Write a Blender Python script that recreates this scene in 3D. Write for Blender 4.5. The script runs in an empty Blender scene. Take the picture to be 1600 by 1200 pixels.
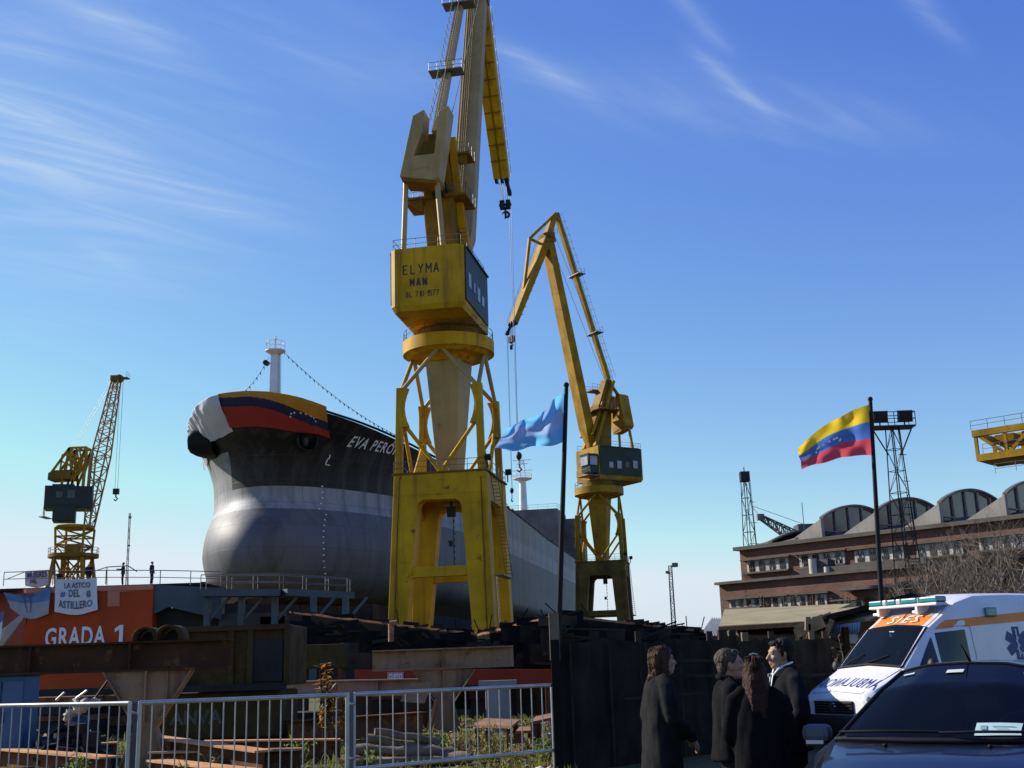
import bpy, bmesh, math, random
from mathutils import Vector, Matrix, noise
rad = math.radians
PI = math.pi
SC = bpy.context.scene
COL = SC.collection
random.seed(7)

# ---------------------------------------------------------------- camera
F = 1800.0; PITCH = rad(13.74); ROLL = rad(1.8); CZ = 1.6
cd = bpy.data.cameras.new('camera'); cam = bpy.data.objects.new('camera', cd); COL.objects.link(cam)
cd.sensor_fit = 'HORIZONTAL'; cd.sensor_width = 36.0; cd.lens = 36.0 * F / 1600.0
cd.clip_start = 0.1; cd.clip_end = 12000
CAMR = Matrix.Rotation(PI / 2 + PITCH, 4, 'X') @ Matrix.Rotation(-ROLL, 4, 'Z')
cam.matrix_world = Matrix.Translation((0, 0, CZ)) @ CAMR
SC.camera = cam

# ---------------------------------------------------------------- sky, sun, exposure
SUN_EL = rad(30); SUN_DIR = Vector((-0.90, 0.40, 0)).normalized() * math.cos(SUN_EL) + Vector((0, 0, math.sin(SUN_EL)))
w = bpy.data.worlds.new('World'); SC.world = w; w.use_nodes = True
nt = w.node_tree; nt.nodes.clear()
def N(t, **k):
    n = nt.nodes.new(t)
    for a, b in k.items(): setattr(n, a, b)
    return n
sky = N('ShaderNodeTexSky', sky_type='NISHITA', sun_disc=False)
sky.sun_elevation = SUN_EL
sky.sun_rotation = math.atan2(SUN_DIR.x, SUN_DIR.y)
sky.altitude = 0; sky.air_density = 1.0; sky.dust_density = 0.0; sky.ozone_density = 3.0
bg = N('ShaderNodeBackground'); bg.inputs['Strength'].default_value = 0.083
out = N('ShaderNodeOutputWorld')
# thin cirrus: noise on the plane of the clouds (direction / height)
tc = N('ShaderNodeTexCoord'); sep = N('ShaderNodeSeparateXYZ')
nt.links.new(tc.outputs['Generated'], sep.inputs[0])
def wm(op, a, b=None, c=None):
    n = N('ShaderNodeMath', operation=op)
    for i, v in enumerate((a, b, c)):
        if v is None: continue
        if isinstance(v, (int, float)): n.inputs[i].default_value = v
        else: nt.links.new(v, n.inputs[i])
    return n.outputs[0]
zc = wm('ADD', wm('MAXIMUM', sep.outputs[2], 0.0), 0.08)
cx = wm('DIVIDE', sep.outputs[0], zc); cy = wm('DIVIDE', sep.outputs[1], zc)
comb = N('ShaderNodeCombineXYZ'); nt.links.new(cx, comb.inputs[0]); nt.links.new(cy, comb.inputs[1])
def cloud(rot, scale, stretch, lo, hi, seed, dist):
    m0 = N('ShaderNodeMapping'); m0.inputs['Rotation'].default_value = (0, 0, rad(rot)); nt.links.new(comb.outputs[0], m0.inputs[0])
    mp = N('ShaderNodeMapping'); mp.inputs['Scale'].default_value = (scale * stretch, scale, 1); mp.inputs['Location'].default_value = (seed, seed * 1.7, 0)
    nt.links.new(m0.outputs[0], mp.inputs[0])
    nz = N('ShaderNodeTexNoise'); nz.inputs['Scale'].default_value = 1; nz.inputs['Detail'].default_value = 7
    nz.inputs['Roughness'].default_value = 0.56; nz.inputs['Distortion'].default_value = dist
    nt.links.new(mp.outputs[0], nz.inputs['Vector'])
    mr = N('ShaderNodeMapRange'); mr.interpolation_type = 'SMOOTHSTEP'
    mr.inputs['From Min'].default_value = lo; mr.inputs['From Max'].default_value = hi
    nt.links.new(nz.outputs['Fac'], mr.inputs['Value'])
    return mr.outputs[0]
# each cirrus streak lies between two points of that plane
def plane(x, y):
    r = (Matrix.Rotation(PI / 2 + PITCH, 3, 'X') @ Matrix.Rotation(-ROLL, 3, 'Z')) @ Vector(((x - 800) / F, (600 - y) / F, -1)); r.normalize()
    return Vector((r.x / (r.z + .08), r.y / (r.z + .08)))
c1 = cloud(-35, 9.0, 0.20, 0.36, 0.74, 3.1, 1.6)
c2 = cloud(-50, 1.6, 0.35, 0.40, 0.75, 11.3, 0.6)
total = None
for x0, y0, x1, y1, wd, amp in ((-140, 120, 175, 222, 26, .75), (-60, 238, 180, 272, 24, .5), (150, 262, 420, 335, 20, .6), (60, -40, 290, 85, 34, .6), (-60, 20, 120, 90, 55, .3), (770, 60, 920, 138, 17, .55), (1090, 80, 1200, 178, 16, .55),
                                (830, 120, 1450, 215, 45, .24), (1400, -40, 1500, 60, 22, .35), (130, 380, 215, 425, 16, .3), (430, 20, 700, 140, 60, .2), (-80, 200, 400, 420, 120, .20), (-260, 40, 420, 170, 170, .20), (-200, 330, 300, 420, 130, .16), (1040, -30, 1140, 80, 20, .25)):
    A_, B_ = plane(x0, y0), plane(x1, y1); M_ = (A_ + B_) / 2; d_ = (B_ - A_); L_ = d_.length / 2; d_.normalize()
    w_ = (plane((x0 + x1) / 2, (y0 + y1) / 2 + wd) - M_); w_ = abs(w_.x * -d_.y + w_.y * d_.x)
    px_, py_ = wm('SUBTRACT', cx, M_.x), wm('SUBTRACT', cy, M_.y)
    al = wm('MULTIPLY_ADD', px_, d_.x, wm('MULTIPLY', py_, d_.y)); ac = wm('MULTIPLY_ADD', px_, -d_.y, wm('MULTIPLY', py_, d_.x))
    ac = wm('ADD', ac, wm('MULTIPLY', wm('SUBTRACT', c2, .5), w_ * .9))
    e1 = wm('POWER', wm('ABSOLUTE', wm('DIVIDE', al, L_ * 1.05)), 2.5); e2 = wm('POWER', wm('ABSOLUTE', wm('DIVIDE', ac, w_)), 1.6)
    v_ = wm('MULTIPLY', wm('EXPONENT', wm('MULTIPLY', wm('ADD', e1, e2), -1.0)), amp)
    total = v_ if total is None else wm('ADD', total, v_)
cf = wm('MULTIPLY', wm('MINIMUM', wm('MULTIPLY', total, wm('MULTIPLY_ADD', c1, 0.85, 0.42)), 1.0), 0.66)
# the camera's colour response to the sky
sr = N('ShaderNodeSeparateColor'); nt.links.new(sky.outputs[0], sr.inputs[0]); cr = N('ShaderNodeCombineColor'); chan = []
for i, (a_, p_) in enumerate(((0.103, 1.28), (0.115, 1.19), (0.415, 0.42))):
    chan.append(wm('MULTIPLY', wm('POWER', sr.outputs[i], p_), a_ / 0.12))
bl_ = wm('MINIMUM', chan[2], .915 / .12)
nt.links.new(wm('MINIMUM', chan[0], wm('MULTIPLY', bl_, .81)), cr.inputs[0]); nt.links.new(wm('MINIMUM', chan[1], wm('MULTIPLY', bl_, .915)), cr.inputs[1]); nt.links.new(bl_, cr.inputs[2])
mixc = N('ShaderNodeMix', data_type='RGBA'); mixc.inputs['B'].default_value = (5.2, 6.3, 7.6, 1)
nt.links.new(cf, mixc.inputs['Factor']); nt.links.new(cr.outputs[0], mixc.inputs['A'])
nt.links.new(mixc.outputs['Result'], bg.inputs['Color']); nt.links.new(bg.outputs[0], out.inputs[0])

sl = bpy.data.lights.new('sun', 'SUN'); sl.energy = 5.0; sl.angle = rad(0.5); sl.color = (1.0, 0.93, 0.82)
so = bpy.data.objects.new('sun', sl); COL.objects.link(so)
so.rotation_euler = SUN_DIR.to_track_quat('Z', 'Y').to_euler()
vs = SC.view_settings; vs.view_transform = 'Standard'; vs.look = 'None'; vs.gamma = 1; vs.exposure = 0.53
vs.use_curve_mapping = False
SC.cycles.max_bounces = 6; SC.cycles.diffuse_bounces = 3; SC.cycles.glossy_bounces = 3
SC.cycles.transparent_max_bounces = 10; SC.cycles.caustics_reflective = False; SC.cycles.caustics_refractive = False
SC.cycles.use_denoising = True

# ---------------------------------------------------------------- where a pixel of the photograph lies
def ray(x, y): return CAMR.to_3x3() @ Vector(((x - 800) / F, (600 - y) / F, -1))
def at(x, y, Y):
    r = ray(x, y); return Vector((0, 0, CZ)) + r * (Y / r.y)
def on_z(x, y, z):
    r = ray(x, y); return Vector((0, 0, CZ)) + r * ((z - CZ) / r.z)
def atz(x, Y, z):        # the point at distance Y and height z seen in column x (near the horizon)
    k = 1040 - (x - 800) * math.tan(ROLL)
    p = at(x, k - (z - CZ) / Y * F * 0.945, Y); return Vector((p.x, Y, z))
class Fr:
    def __init__(s, o, yaw):
        s.o = Vector(o); y = rad(yaw); s.yaw = y
        s.r = Vector((math.cos(y), math.sin(y), 0)); s.b = Vector((-math.sin(y), math.cos(y), 0))
        s.M = Matrix.Translation(s.o) @ Matrix.Rotation(y, 4, 'Z')
    def w(s, u, v, z): return s.o + s.r * u + s.b * v + Vector((0, 0, z))
    def loc(s, x, y, v):
        r = ray(x, y); c = Vector((0, 0, CZ)); k = (v + (s.o - c).dot(s.b)) / r.dot(s.b)
        p = c + r * k - s.o; return Vector((p.dot(s.r), v, p.z))


# ---------------------------------------------------------------- objects
WM = {}
def thing(name, label, cat, loc=(0, 0, 0), yaw=0, group=None):
    o = bpy.data.objects.new(name, None); COL.objects.link(o)
    o.empty_display_size = 0.3
    o.location = loc; o.rotation_euler = (0, 0, yaw)
    o['label'] = label; o['category'] = cat
    if group: o['group'] = group
    WM[o.name] = Matrix.Translation(Vector(loc)) @ Matrix.Rotation(yaw, 4, 'Z')
    return o
def tag(o, label=None, cat=None, group=None, kind=None):
    if label: o['label'] = label
    if cat: o['category'] = cat
    if group: o['group'] = group
    if kind: o['kind'] = kind
    return o
def copy_tree(o, parent=None):
    c = o.copy(); COL.objects.link(c); c.parent = parent
    WM[c.name] = WM.get(o.name, Matrix.Identity(4))
    for ch in list(o.children): copy_tree(ch, c)
    return c
class MB:
    def __init__(s, T=None): s.v = []; s.f = []; s.m = []; s.s = []; s.T = T
    def add(s, pts, faces, mi=0, sm=False):
        n = len(s.v)
        for p in pts:
            p = Vector(p); s.v.append(s.T @ p if s.T else p)
        for f in faces: s.f.append([i + n for i in f]); s.m.append(mi); s.s.append(sm)
        return s
    def quad(s, a, b, c, d, mi=0): return s.add([a, b, c, d], [(0, 1, 2, 3)], mi)
    def poly(s, pts, mi=0): return s.add(pts, [tuple(range(len(pts)))], mi)
    def hexa(s, p, mi=0):
        return s.add(p, [(3, 2, 1, 0), (4, 5, 6, 7), (0, 1, 5, 4), (1, 2, 6, 5), (2, 3, 7, 6), (3, 0, 4, 7)], mi)
    def box(s, c, d, mi=0, M=None):
        c = Vector(c); h = [x / 2 for x in d]
        p = [Vector((i * h[0], j * h[1], k * h[2])) for k in (-1, 1) for i, j in ((-1, -1), (1, -1), (1, 1), (-1, 1))]
        if M: p = [M @ q for q in p]
        return s.hexa([c + q for q in p], mi)
    def bar(s, a, b, w, h=None, mi=0, up=(0, 0, 1), w2=None, h2=None):
        a, b = Vector(a), Vector(b); h = h or w; w2 = w2 or w; h2 = h2 or h
        d = (b - a).normalized(); up = Vector(up)
        if abs(d.dot(up)) > 0.97: up = Vector((0, 1, 0))
        x = d.cross(up).normalized(); y = x.cross(d).normalized()
        q = []
        for p, ww, hh in ((a, w, h), (b, w2, h2)):
            q += [p - x * ww / 2 - y * hh / 2, p + x * ww / 2 - y * hh / 2, p + x * ww / 2 + y * hh / 2, p - x * ww / 2 + y * hh / 2]
        return s.hexa(q, mi)
    def tube(s, a, b, r, r2=None, n=8, mi=0, cap=True):
        return s.path([a, b], [r, r if r2 is None else r2], n, mi, cap)
    def path(s, pts, r, n=6, mi=0, cap=True):
        pts = [Vector(p) for p in pts]
        rs = r if isinstance(r, (list, tuple)) else [r] * len(pts)
        V = []; prev = None
        for i, p in enumerate(pts):
            d = (pts[min(i + 1, len(pts) - 1)] - pts[max(i - 1, 0)])
            d = d.normalized() if d.length > 1e-9 else Vector((0, 0, 1))
            if prev is None:
                u = Vector((0, 0, 1)) if abs(d.z) < 0.9 else Vector((0, 1, 0))
                x = d.cross(u).normalized()
            else:
                x = prev - d * prev.dot(d); x = x.normalized() if x.length > 1e-6 else d.orthogonal().normalized()
            prev = x; y = d.cross(x)
            for k in range(n):
                t = 2 * PI * k / n
                V.append(p + (x * math.cos(t) + y * math.sin(t)) * rs[i])
        Fc = []
        for i in range(len(pts) - 1):
            for k in range(n):
                k2 = (k + 1) % n
                Fc.append((i * n + k, i * n + k2, (i + 1) * n + k2, (i + 1) * n + k))
        s.add(V, Fc, mi, n > 4)
        if cap:
            s.add([V[k] for k in range(n)], [tuple(range(n - 1, -1, -1))], mi)
            m = len(pts) - 1
            s.add([V[m * n + k] for k in range(n)], [tuple(range(n))], mi)
        return s
    def prism(s, pts, vec, mi=0):
        pts = [Vector(p) for p in pts]; vec = Vector(vec); n = len(pts)
        return s.add(pts + [p + vec for p in pts], [tuple(range(n - 1, -1, -1)), tuple(range(n, 2 * n))] +
                     [(i, (i + 1) % n, n + (i + 1) % n, n + i) for i in range(n)], mi)
    def grid(s, rows, mi=0, sm=True, mif=None):
        n = len(rows[0]); base = len(s.v)
        s.add([p for r in rows for p in r], [], mi)
        for i in range(len(rows) - 1):
            for j in range(n - 1):
                s.f.append([base + i * n + j, base + i * n + j + 1, base + (i + 1) * n + j + 1, base + (i + 1) * n + j])
                s.m.append(mif(i, j) if mif else mi); s.s.append(sm)
        return s
    def blob(s, c, r, n=8, m=6, mi=0, jit=0):
        rows = []
        r = Vector(r) if not isinstance(r, (int, float)) else Vector((r, r, r))
        for i in range(m + 1):
            th = PI * i / m; row = []
            for k in range(n):
                ph = 2 * PI * k / n; d = Vector((math.sin(th) * math.cos(ph), math.sin(th) * math.sin(ph), math.cos(th)))
                q = 1 + (jit * noise.noise(d * 2.1 + Vector(c) * 3.7) if jit else 0)
                row.append(Vector(c) + Vector((d.x * r.x, d.y * r.y, d.z * r.z)) * q)
            row.append(row[0]); rows.append(row)
        return s.grid(rows, mi)
    def disc(s, c, r, h, n=32, mi=0, r2=None):
        return s.tube(c, Vector(c) + Vector((0, 0, h)), r, r2 if r2 is not None else r, n, mi)
    def build(s, name, mats, parent=None, world=False, merge=0.0, sharp=None, bevel=0):
        me = bpy.data.meshes.new(name)
        vs_ = s.v
        if parent is not None and world:
            inv = WM[parent.name].inverted(); vs_ = [inv @ p for p in vs_]
        me.from_pydata([tuple(p) for p in vs_], [], s.f)
        for mt in (mats if isinstance(mats, (list, tuple)) else [mats]): me.materials.append(mt)
        me.polygons.foreach_set('material_index', s.m); me.polygons.foreach_set('use_smooth', s.s)
        bm = bmesh.new(); bm.from_mesh(me)
        if merge: bmesh.ops.remove_doubles(bm, verts=bm.verts, dist=merge)
        bmesh.ops.recalc_face_normals(bm, faces=bm.faces)
        if sharp is not None:
            for e in bm.edges:
                if len(e.link_faces) == 2 and e.calc_face_angle(0) > rad(sharp): e.smooth = False
        bm.to_mesh(me); bm.free(); me.update()
        o = bpy.data.objects.new(name, me); COL.objects.link(o)
        if bevel:
            bv = o.modifiers.new('bevel', 'BEVEL'); bv.width = bevel; bv.segments = 2; bv.limit_method = 'ANGLE'; bv.angle_limit = rad(40)
            bv.harden_normals = False
        if parent is not None:
            o.parent = parent; WM[o.name] = WM[parent.name]
        else: WM[o.name] = Matrix.Identity(4)
        return o

# ---------------------------------------------------------------- lettering
def text_data(body, size=1.0, space=1.0, bold=0.0, shear=0.0, align='LEFT', res=3):
    cu = bpy.data.curves.new('lettering', 'FONT'); cu.body = body; cu.size = size; cu.space_character = space
    cu.offset = bold; cu.shear = shear; cu.align_x = align; cu.resolution_u = res
    o = bpy.data.objects.new('lettering', cu); COL.objects.link(o)
    dg = bpy.context.evaluated_depsgraph_get(); dg.update()
    me = o.evaluated_get(dg).to_mesh()
    v = [Vector((p.co.x, p.co.y, 0)) for p in me.vertices]; f = [list(p.vertices) for p in me.polygons]
    o.evaluated_get(dg).to_mesh_clear()
    bpy.data.objects.remove(o); bpy.data.curves.remove(cu)
    return v, f
def lettering(mb, body, size, fn, mi=0, width=None, **k):
    v, f = text_data(body, size, **k)
    if width:
        x1 = max(p.x for p in v)
        for p in v: p.x *= width / x1
    mb.add([fn(p.x, p.y) for p in v], f, mi); return mb
# ---------------------------------------------------------------- materials
def mat(name, col, rough=0.6, metal=0.0, var=0.25, scale=1.0, col2=None, rust=None, rust_amt=0.35, streak=None, streak_amt=0.4,
        bump=0.0, bump_scale=None, spec=0.5, coat=0.0, translucent=None):
    m = bpy.data.materials.new(name); m.use_nodes = True
    t = m.node_tree; b = t.nodes['Principled BSDF']; L = t.links.new
    def nd(ty, **k):
        n = t.nodes.new(ty)
        for a, v in k.items(): setattr(n, a, v)
        return n
    b.inputs['Roughness'].default_value = rough; b.inputs['Metallic'].default_value = metal
    b.inputs['Specular IOR Level'].default_value = spec
    if coat: b.inputs['Coat Weight'].default_value = coat; b.inputs['Coat Roughness'].default_value = 0.05
    c4 = (*col, 1)
    if var == 0 and not rust and not streak and not bump:
        b.inputs['Base Color'].default_value = c4
    else:
        tc = nd('ShaderNodeTexCoord')
        def nz(sc, det=6, ro=0.6, mp=None):
            n = nd('ShaderNodeTexNoise'); n.inputs['Scale'].default_value = sc; n.inputs['Detail'].default_value = det; n.inputs['Roughness'].default_value = ro
            if mp:
                mm = nd('ShaderNodeMapping'); mm.inputs['Scale'].default_value = mp; L(tc.outputs['Object'], mm.inputs[0]); L(mm.outputs[0], n.inputs['Vector'])
            else: L(tc.outputs['Object'], n.inputs['Vector'])
            return n.outputs['Fac']
        def rng(v, lo, hi, a=0.0, bb=1.0):
            r = nd('ShaderNodeMapRange'); r.inputs['From Min'].default_value = lo; r.inputs['From Max'].default_value = hi
            r.inputs['To Min'].default_value = a; r.inputs['To Max'].default_value = bb; L(v, r.inputs['Value']); return r.outputs[0]
        def mix(f, a, bb):
            n = nd('ShaderNodeMix', data_type='RGBA')
            if isinstance(f, float): n.inputs['Factor'].default_value = f
            else: L(f, n.inputs['Factor'])
            for s_, v in (('A', a), ('B', bb)):
                if isinstance(v, tuple): n.inputs[s_].default_value = v
                else: L(v, n.inputs[s_])
            return n.outputs['Result']
        c2 = col2 or tuple(x * (1 - var) * 0.9 for x in col)
        base = mix(rng(nz(scale), 0.35, 0.68), c4, (*c2, 1))
        if streak: base = mix(rng(nz(1.0, 5, 0.6, (scale * 3.0, scale * 3.0, scale * 0.22)), 0.52, 0.72, 0, streak_amt), base, (*streak, 1))
        if rust:
            rf = rng(nz(scale * 2.3, 8, 0.7), 0.72 - rust_amt * 0.5, 0.80 - rust_amt * 0.4)
            base = mix(rf, base, (*rust, 1))
            L(rng(rf, 0, 1, rough, min(1, rough + 0.3)), b.inputs['Roughness'])
        L(base, b.inputs['Base Color'])
        if bump:
            bp = nd('ShaderNodeBump'); bp.inputs['Strength'].default_value = bump; bp.inputs['Distance'].default_value = 0.05
            L(nz(bump_scale or scale * 6, 6, 0.65), bp.inputs['Height']); L(bp.outputs[0], b.inputs['Normal'])
    if translucent:
        tr = nd('ShaderNodeBsdfTranslucent'); tr.inputs[0].default_value = (*translucent, 1)
        ms = nd('ShaderNodeMixShader'); ms.inputs[0].default_value = 0.5
        o = t.nodes['Material Output']; L(b.outputs[0], ms.inputs[1]); L(tr.outputs[0], ms.inputs[2]); L(ms.outputs[0], o.inputs[0])
    return m
def glass(name, tint, clear=0.5, rough=0.02):
    m = bpy.data.materials.new(name); m.use_nodes = True; t = m.node_tree; L = t.links.new
    b = t.nodes['Principled BSDF']; b.inputs['Base Color'].default_value = (*tint, 1); b.inputs['Roughness'].default_value = rough
    b.inputs['IOR'].default_value = 1.52
    tr = t.nodes.new('ShaderNodeBsdfTransparent'); tr.inputs[0].default_value = (0.55, 0.62, 0.62, 1)
    fr = t.nodes.new('ShaderNodeFresnel'); fr.inputs[0].default_value = 1.5
    mm = t.nodes.new('ShaderNodeMath'); mm.operation = 'MULTIPLY_ADD'; mm.inputs[1].default_value = clear; mm.inputs[2].default_value = 1 - clear
    L(fr.outputs[0], mm.inputs[0])
    ms = t.nodes.new('ShaderNodeMixShader'); L(mm.outputs[0], ms.inputs[0]); L(tr.outputs[0], ms.inputs[1]); L(b.outputs[0], ms.inputs[2])
    L(ms.outputs[0], t.nodes['Material Output'].inputs[0]); return m

RUST = (0.16, 0.065, 0.025)
M = {}
M['yellow'] = mat('crane_yellow', (0.62, 0.345, 0.010), 0.55, spec=.12, var=0.3, scale=0.35, rust=RUST, rust_amt=0.22, streak=(0.20, 0.09, 0.02), streak_amt=0.85, bump=0.06, bump_scale=1.2)
M['buff'] = mat('crane_buff', (0.42, 0.29, 0.10), 0.5, spec=.3, var=0.2, scale=0.3, rust=RUST, rust_amt=0.18, streak=(0.24, 0.15, 0.05), streak_amt=0.55)
M['brown'] = mat('crane_brown', (0.24, 0.13, 0.015), 0.6, spec=.12, var=0.35, scale=0.4, rust=RUST, rust_amt=0.3, streak=(0.12, 0.06, 0.02))
M['teal'] = mat('machine_house_teal', (0.028, 0.045, 0.036), 0.5, spec=.2, var=0.3, scale=0.5, rust=RUST, rust_amt=0.1)
M['black'] = mat('black_paint', (0.012, 0.012, 0.014), 0.6, spec=.12, var=0)
M['dark'] = mat('dark_steel', (0.03, 0.03, 0.032), 0.5, spec=.12, var=0.3, scale=1.5)
M['rope'] = mat('steel_rope', (0.06, 0.06, 0.065), 0.5, var=0)
M['railing'] = mat('railing_grey', (0.14, 0.14, 0.13), 0.5, var=0.2, scale=1)
M['white'] = mat('white_paint', (0.75, 0.75, 0.73), 0.5, var=0.1, scale=0.6, rust=RUST, rust_amt=0.06)
M['letter'] = mat('letter_black', (0.025, 0.012, 0.006), 0.6, var=0)
M['letter_white'] = mat('letter_white', (0.72, 0.74, 0.76), 0.6, var=0)
M['windowdark'] = mat('window_dark', (0.012, 0.014, 0.017), 0.08, var=0)
M['windowpale'] = mat('window_pale', (0.32, 0.36, 0.42), 0.3, var=0.3, scale=1.2)
M['rusty'] = mat('rusty_steel', (0.17, 0.075, 0.035), 0.75, spec=.12, var=0.4, scale=1.6, col2=(0.07, 0.035, 0.02), rust=(0.27, 0.12, 0.045), rust_amt=0.4, bump=0.25)
M['rustybright'] = mat('rusty_orange_steel', (0.30, 0.13, 0.05), 0.8, var=0.4, scale=1.3, col2=(0.16, 0.07, 0.03), rust=(0.38, 0.25, 0.15), rust_amt=0.35, bump=0.25)
M['rusttop'] = mat('sunbleached_rust', (0.60, 0.34, 0.17), 0.85, var=0.3, scale=1.2, col2=(0.42, 0.19, 0.08), rust=(0.30, 0.12, 0.05), rust_amt=0.22, bump=0.2, spec=.1)  # dusty rust paled: sun on the beam tops put into the colour
M['oldyellow'] = mat('weathered_crane_yellow', (0.40, 0.225, 0.012), 0.6, spec=.12, var=0.4, scale=0.35, rust=RUST, rust_amt=0.26, streak=(0.15, 0.08, 0.02), streak_amt=0.7)
M['oldbrown'] = mat('grimy_crane_paint', (0.20, 0.135, 0.03), 0.65, spec=.1, var=0.45, scale=0.4, rust=RUST, rust_amt=0.3, streak=(0.07, 0.045, 0.02), streak_amt=0.8)  # crane yellow darkened: the far portal's shade put into the colour
M['rustypale'] = mat('rusty_pale_steel', (0.33, 0.20, 0.10), 0.75, var=0.3, scale=1.1, rust=(0.2, 0.08, 0.03), rust_amt=0.35, streak=(0.12, 0.05, 0.025), streak_amt=0.7, bump=0.2)
M['orange'] = mat('orange_paint', (0.46, 0.062, 0.012), 0.7, spec=.2, var=0.25, scale=0.3, rust=(0.2, 0.05, 0.02), rust_amt=0.12, streak=(0.3, 0.05, 0.02), streak_amt=0.5)
M['orangedeep'] = mat('deep_orange_paint', (0.26, 0.035, 0.014), 0.7, spec=.2, var=0.25, scale=0.3, streak=(0.2, 0.03, 0.015), streak_amt=0.5)
M['salmon'] = mat('faded_orange_paint', (0.55, 0.18, 0.10), 0.6, var=0.2, scale=0.4)
M['tealwall'] = mat('grey_teal_paint', (0.055, 0.08, 0.092), 0.6, var=0.3, scale=0.4, streak=(0.05, 0.06, 0.06))
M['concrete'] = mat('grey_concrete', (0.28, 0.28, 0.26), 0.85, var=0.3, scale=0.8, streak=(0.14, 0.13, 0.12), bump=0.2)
M['concretedark'] = mat('sooty_concrete', (0.04, 0.04, 0.038), 0.95, spec=.05, var=0.4, scale=0.3, streak=(0.03, 0.03, 0.03), bump=0.2)  # concrete darkened: the shade round the slipway put into the colour
M['olive'] = mat('olive_tank_paint', (0.085, 0.058, 0.018), 0.75, spec=.12, var=0.4, scale=0.9, rust=(0.06, 0.03, 0.015), rust_amt=0.5, streak=(0.04, 0.034, 0.022), streak_amt=0.85, bump=0.3)
M['tar'] = mat('tarred_sheet', (0.016, 0.014, 0.012), 0.85, spec=.05, var=0.4, scale=0.8, bump=0.2)
M['galv'] = mat('galvanised_steel', (0.46, 0.46, 0.45), 0.42, metal=0.55, var=0.2, scale=4, streak=(0.3, 0.29, 0.27), rust=RUST, rust_amt=0.05)
M['fencegrey'] = mat('slate_post_paint', (0.10, 0.11, 0.13), 0.5, var=0.2, scale=3)
M['wood'] = mat('weathered_wood', (0.20, 0.145, 0.085), 0.8, var=0.4, scale=2.5, streak=(0.13, 0.09, 0.05), bump=0.3)
M['wooddark'] = mat('dark_timber', (0.06, 0.04, 0.028), 0.85, spec=.12, var=0.4, scale=2, bump=0.3)
M['khaki'] = mat('khaki_roofing', (0.33, 0.27, 0.13), 0.85, var=0.3, scale=0.7, streak=(0.18, 0.14, 0.07), bump=0.25)
M['blue'] = mat('faded_blue_paint', (0.06, 0.14, 0.26), 0.6, var=0.3, scale=1.2, rust=RUST, rust_amt=0.25)
M['clothwhite'] = mat('white_banner_cloth', (0.66, 0.66, 0.68), 0.85, var=0.08, scale=0.8)
M['paper'] = mat('pale_paper', (0.6, 0.62, 0.6), 0.7, var=0.15, scale=6)
M['rubble'] = mat('pale_rubble', (0.5, 0.46, 0.4), 0.9, var=0.4, scale=5, bump=0.3)
# ---------------------------------------------------------------- ground
def ground_material():
    m = bpy.data.materials.new('yard_ground'); m.use_nodes = True; t = m.node_tree; L = t.links.new; b = t.nodes['Principled BSDF']
    tc = t.nodes.new('ShaderNodeTexCoord')
    def nz(sc, det=6):
        n = t.nodes.new('ShaderNodeTexNoise'); n.inputs['Scale'].default_value = sc; n.inputs['Detail'].default_value = det; n.inputs['Roughness'].default_value = 0.65
        L(tc.outputs['Object'], n.inputs['Vector']); return n.outputs['Fac']
    def ramp(v, stops):
        r = t.nodes.new('ShaderNodeValToRGB'); e = r.color_ramp.elements
        e[0].position, e[0].color = stops[0][0], (*stops[0][1], 1); e[1].position, e[1].color = stops[1][0], (*stops[1][1], 1)
        for p, c in stops[2:]: k = e.new(p); k.color = (*c, 1)
        L(v, r.inputs[0]); return r.outputs[0]
    a = ramp(nz(0.35), [(0.35, (0.15, 0.12, 0.075)), (0.62, (0.11, 0.12, 0.035)), (0.75, (0.24, 0.19, 0.11))])
    c = ramp(nz(9), [(0.3, (0.45, 0.42, 0.4)), (0.7, (1.25, 1.2, 1.1))])
    mx = t.nodes.new('ShaderNodeMix'); mx.data_type = 'RGBA'; mx.blend_type = 'MULTIPLY'; mx.inputs['Factor'].default_value = 0.9
    L(a, mx.inputs['A']); L(c, mx.inputs['B']); L(mx.outputs['Result'], b.inputs['Base Color']); b.inputs['Roughness'].default_value = 0.95; b.inputs['Specular IOR Level'].default_value = 0.2
    bp = t.nodes.new('ShaderNodeBump'); bp.inputs['Strength'].default_value = 0.6; bp.inputs['Distance'].default_value = 0.06
    L(nz(6, 8), bp.inputs['Height']); L(bp.outputs[0], b.inputs['Normal']); return m
g = MB(); g.quad((-4000, -200, 0), (4000, -200, 0), (4000, 6000, 0), (-4000, 6000, 0))
tag(g.build('ground', ground_material()), kind='structure')
M['asphalt'] = mat('asphalt', (0.05, 0.05, 0.05), 0.85, var=0.3, scale=0.6, bump=0.3, bump_scale=40)
a = MB(); a.poly([(-1.2, -10, .004), (30, -10, .004), (30, 24, .004), (0.7, 17.6, .004), (-0.2, 12, .004)])
tag(a.build('road', M['asphalt']), kind='structure')
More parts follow.
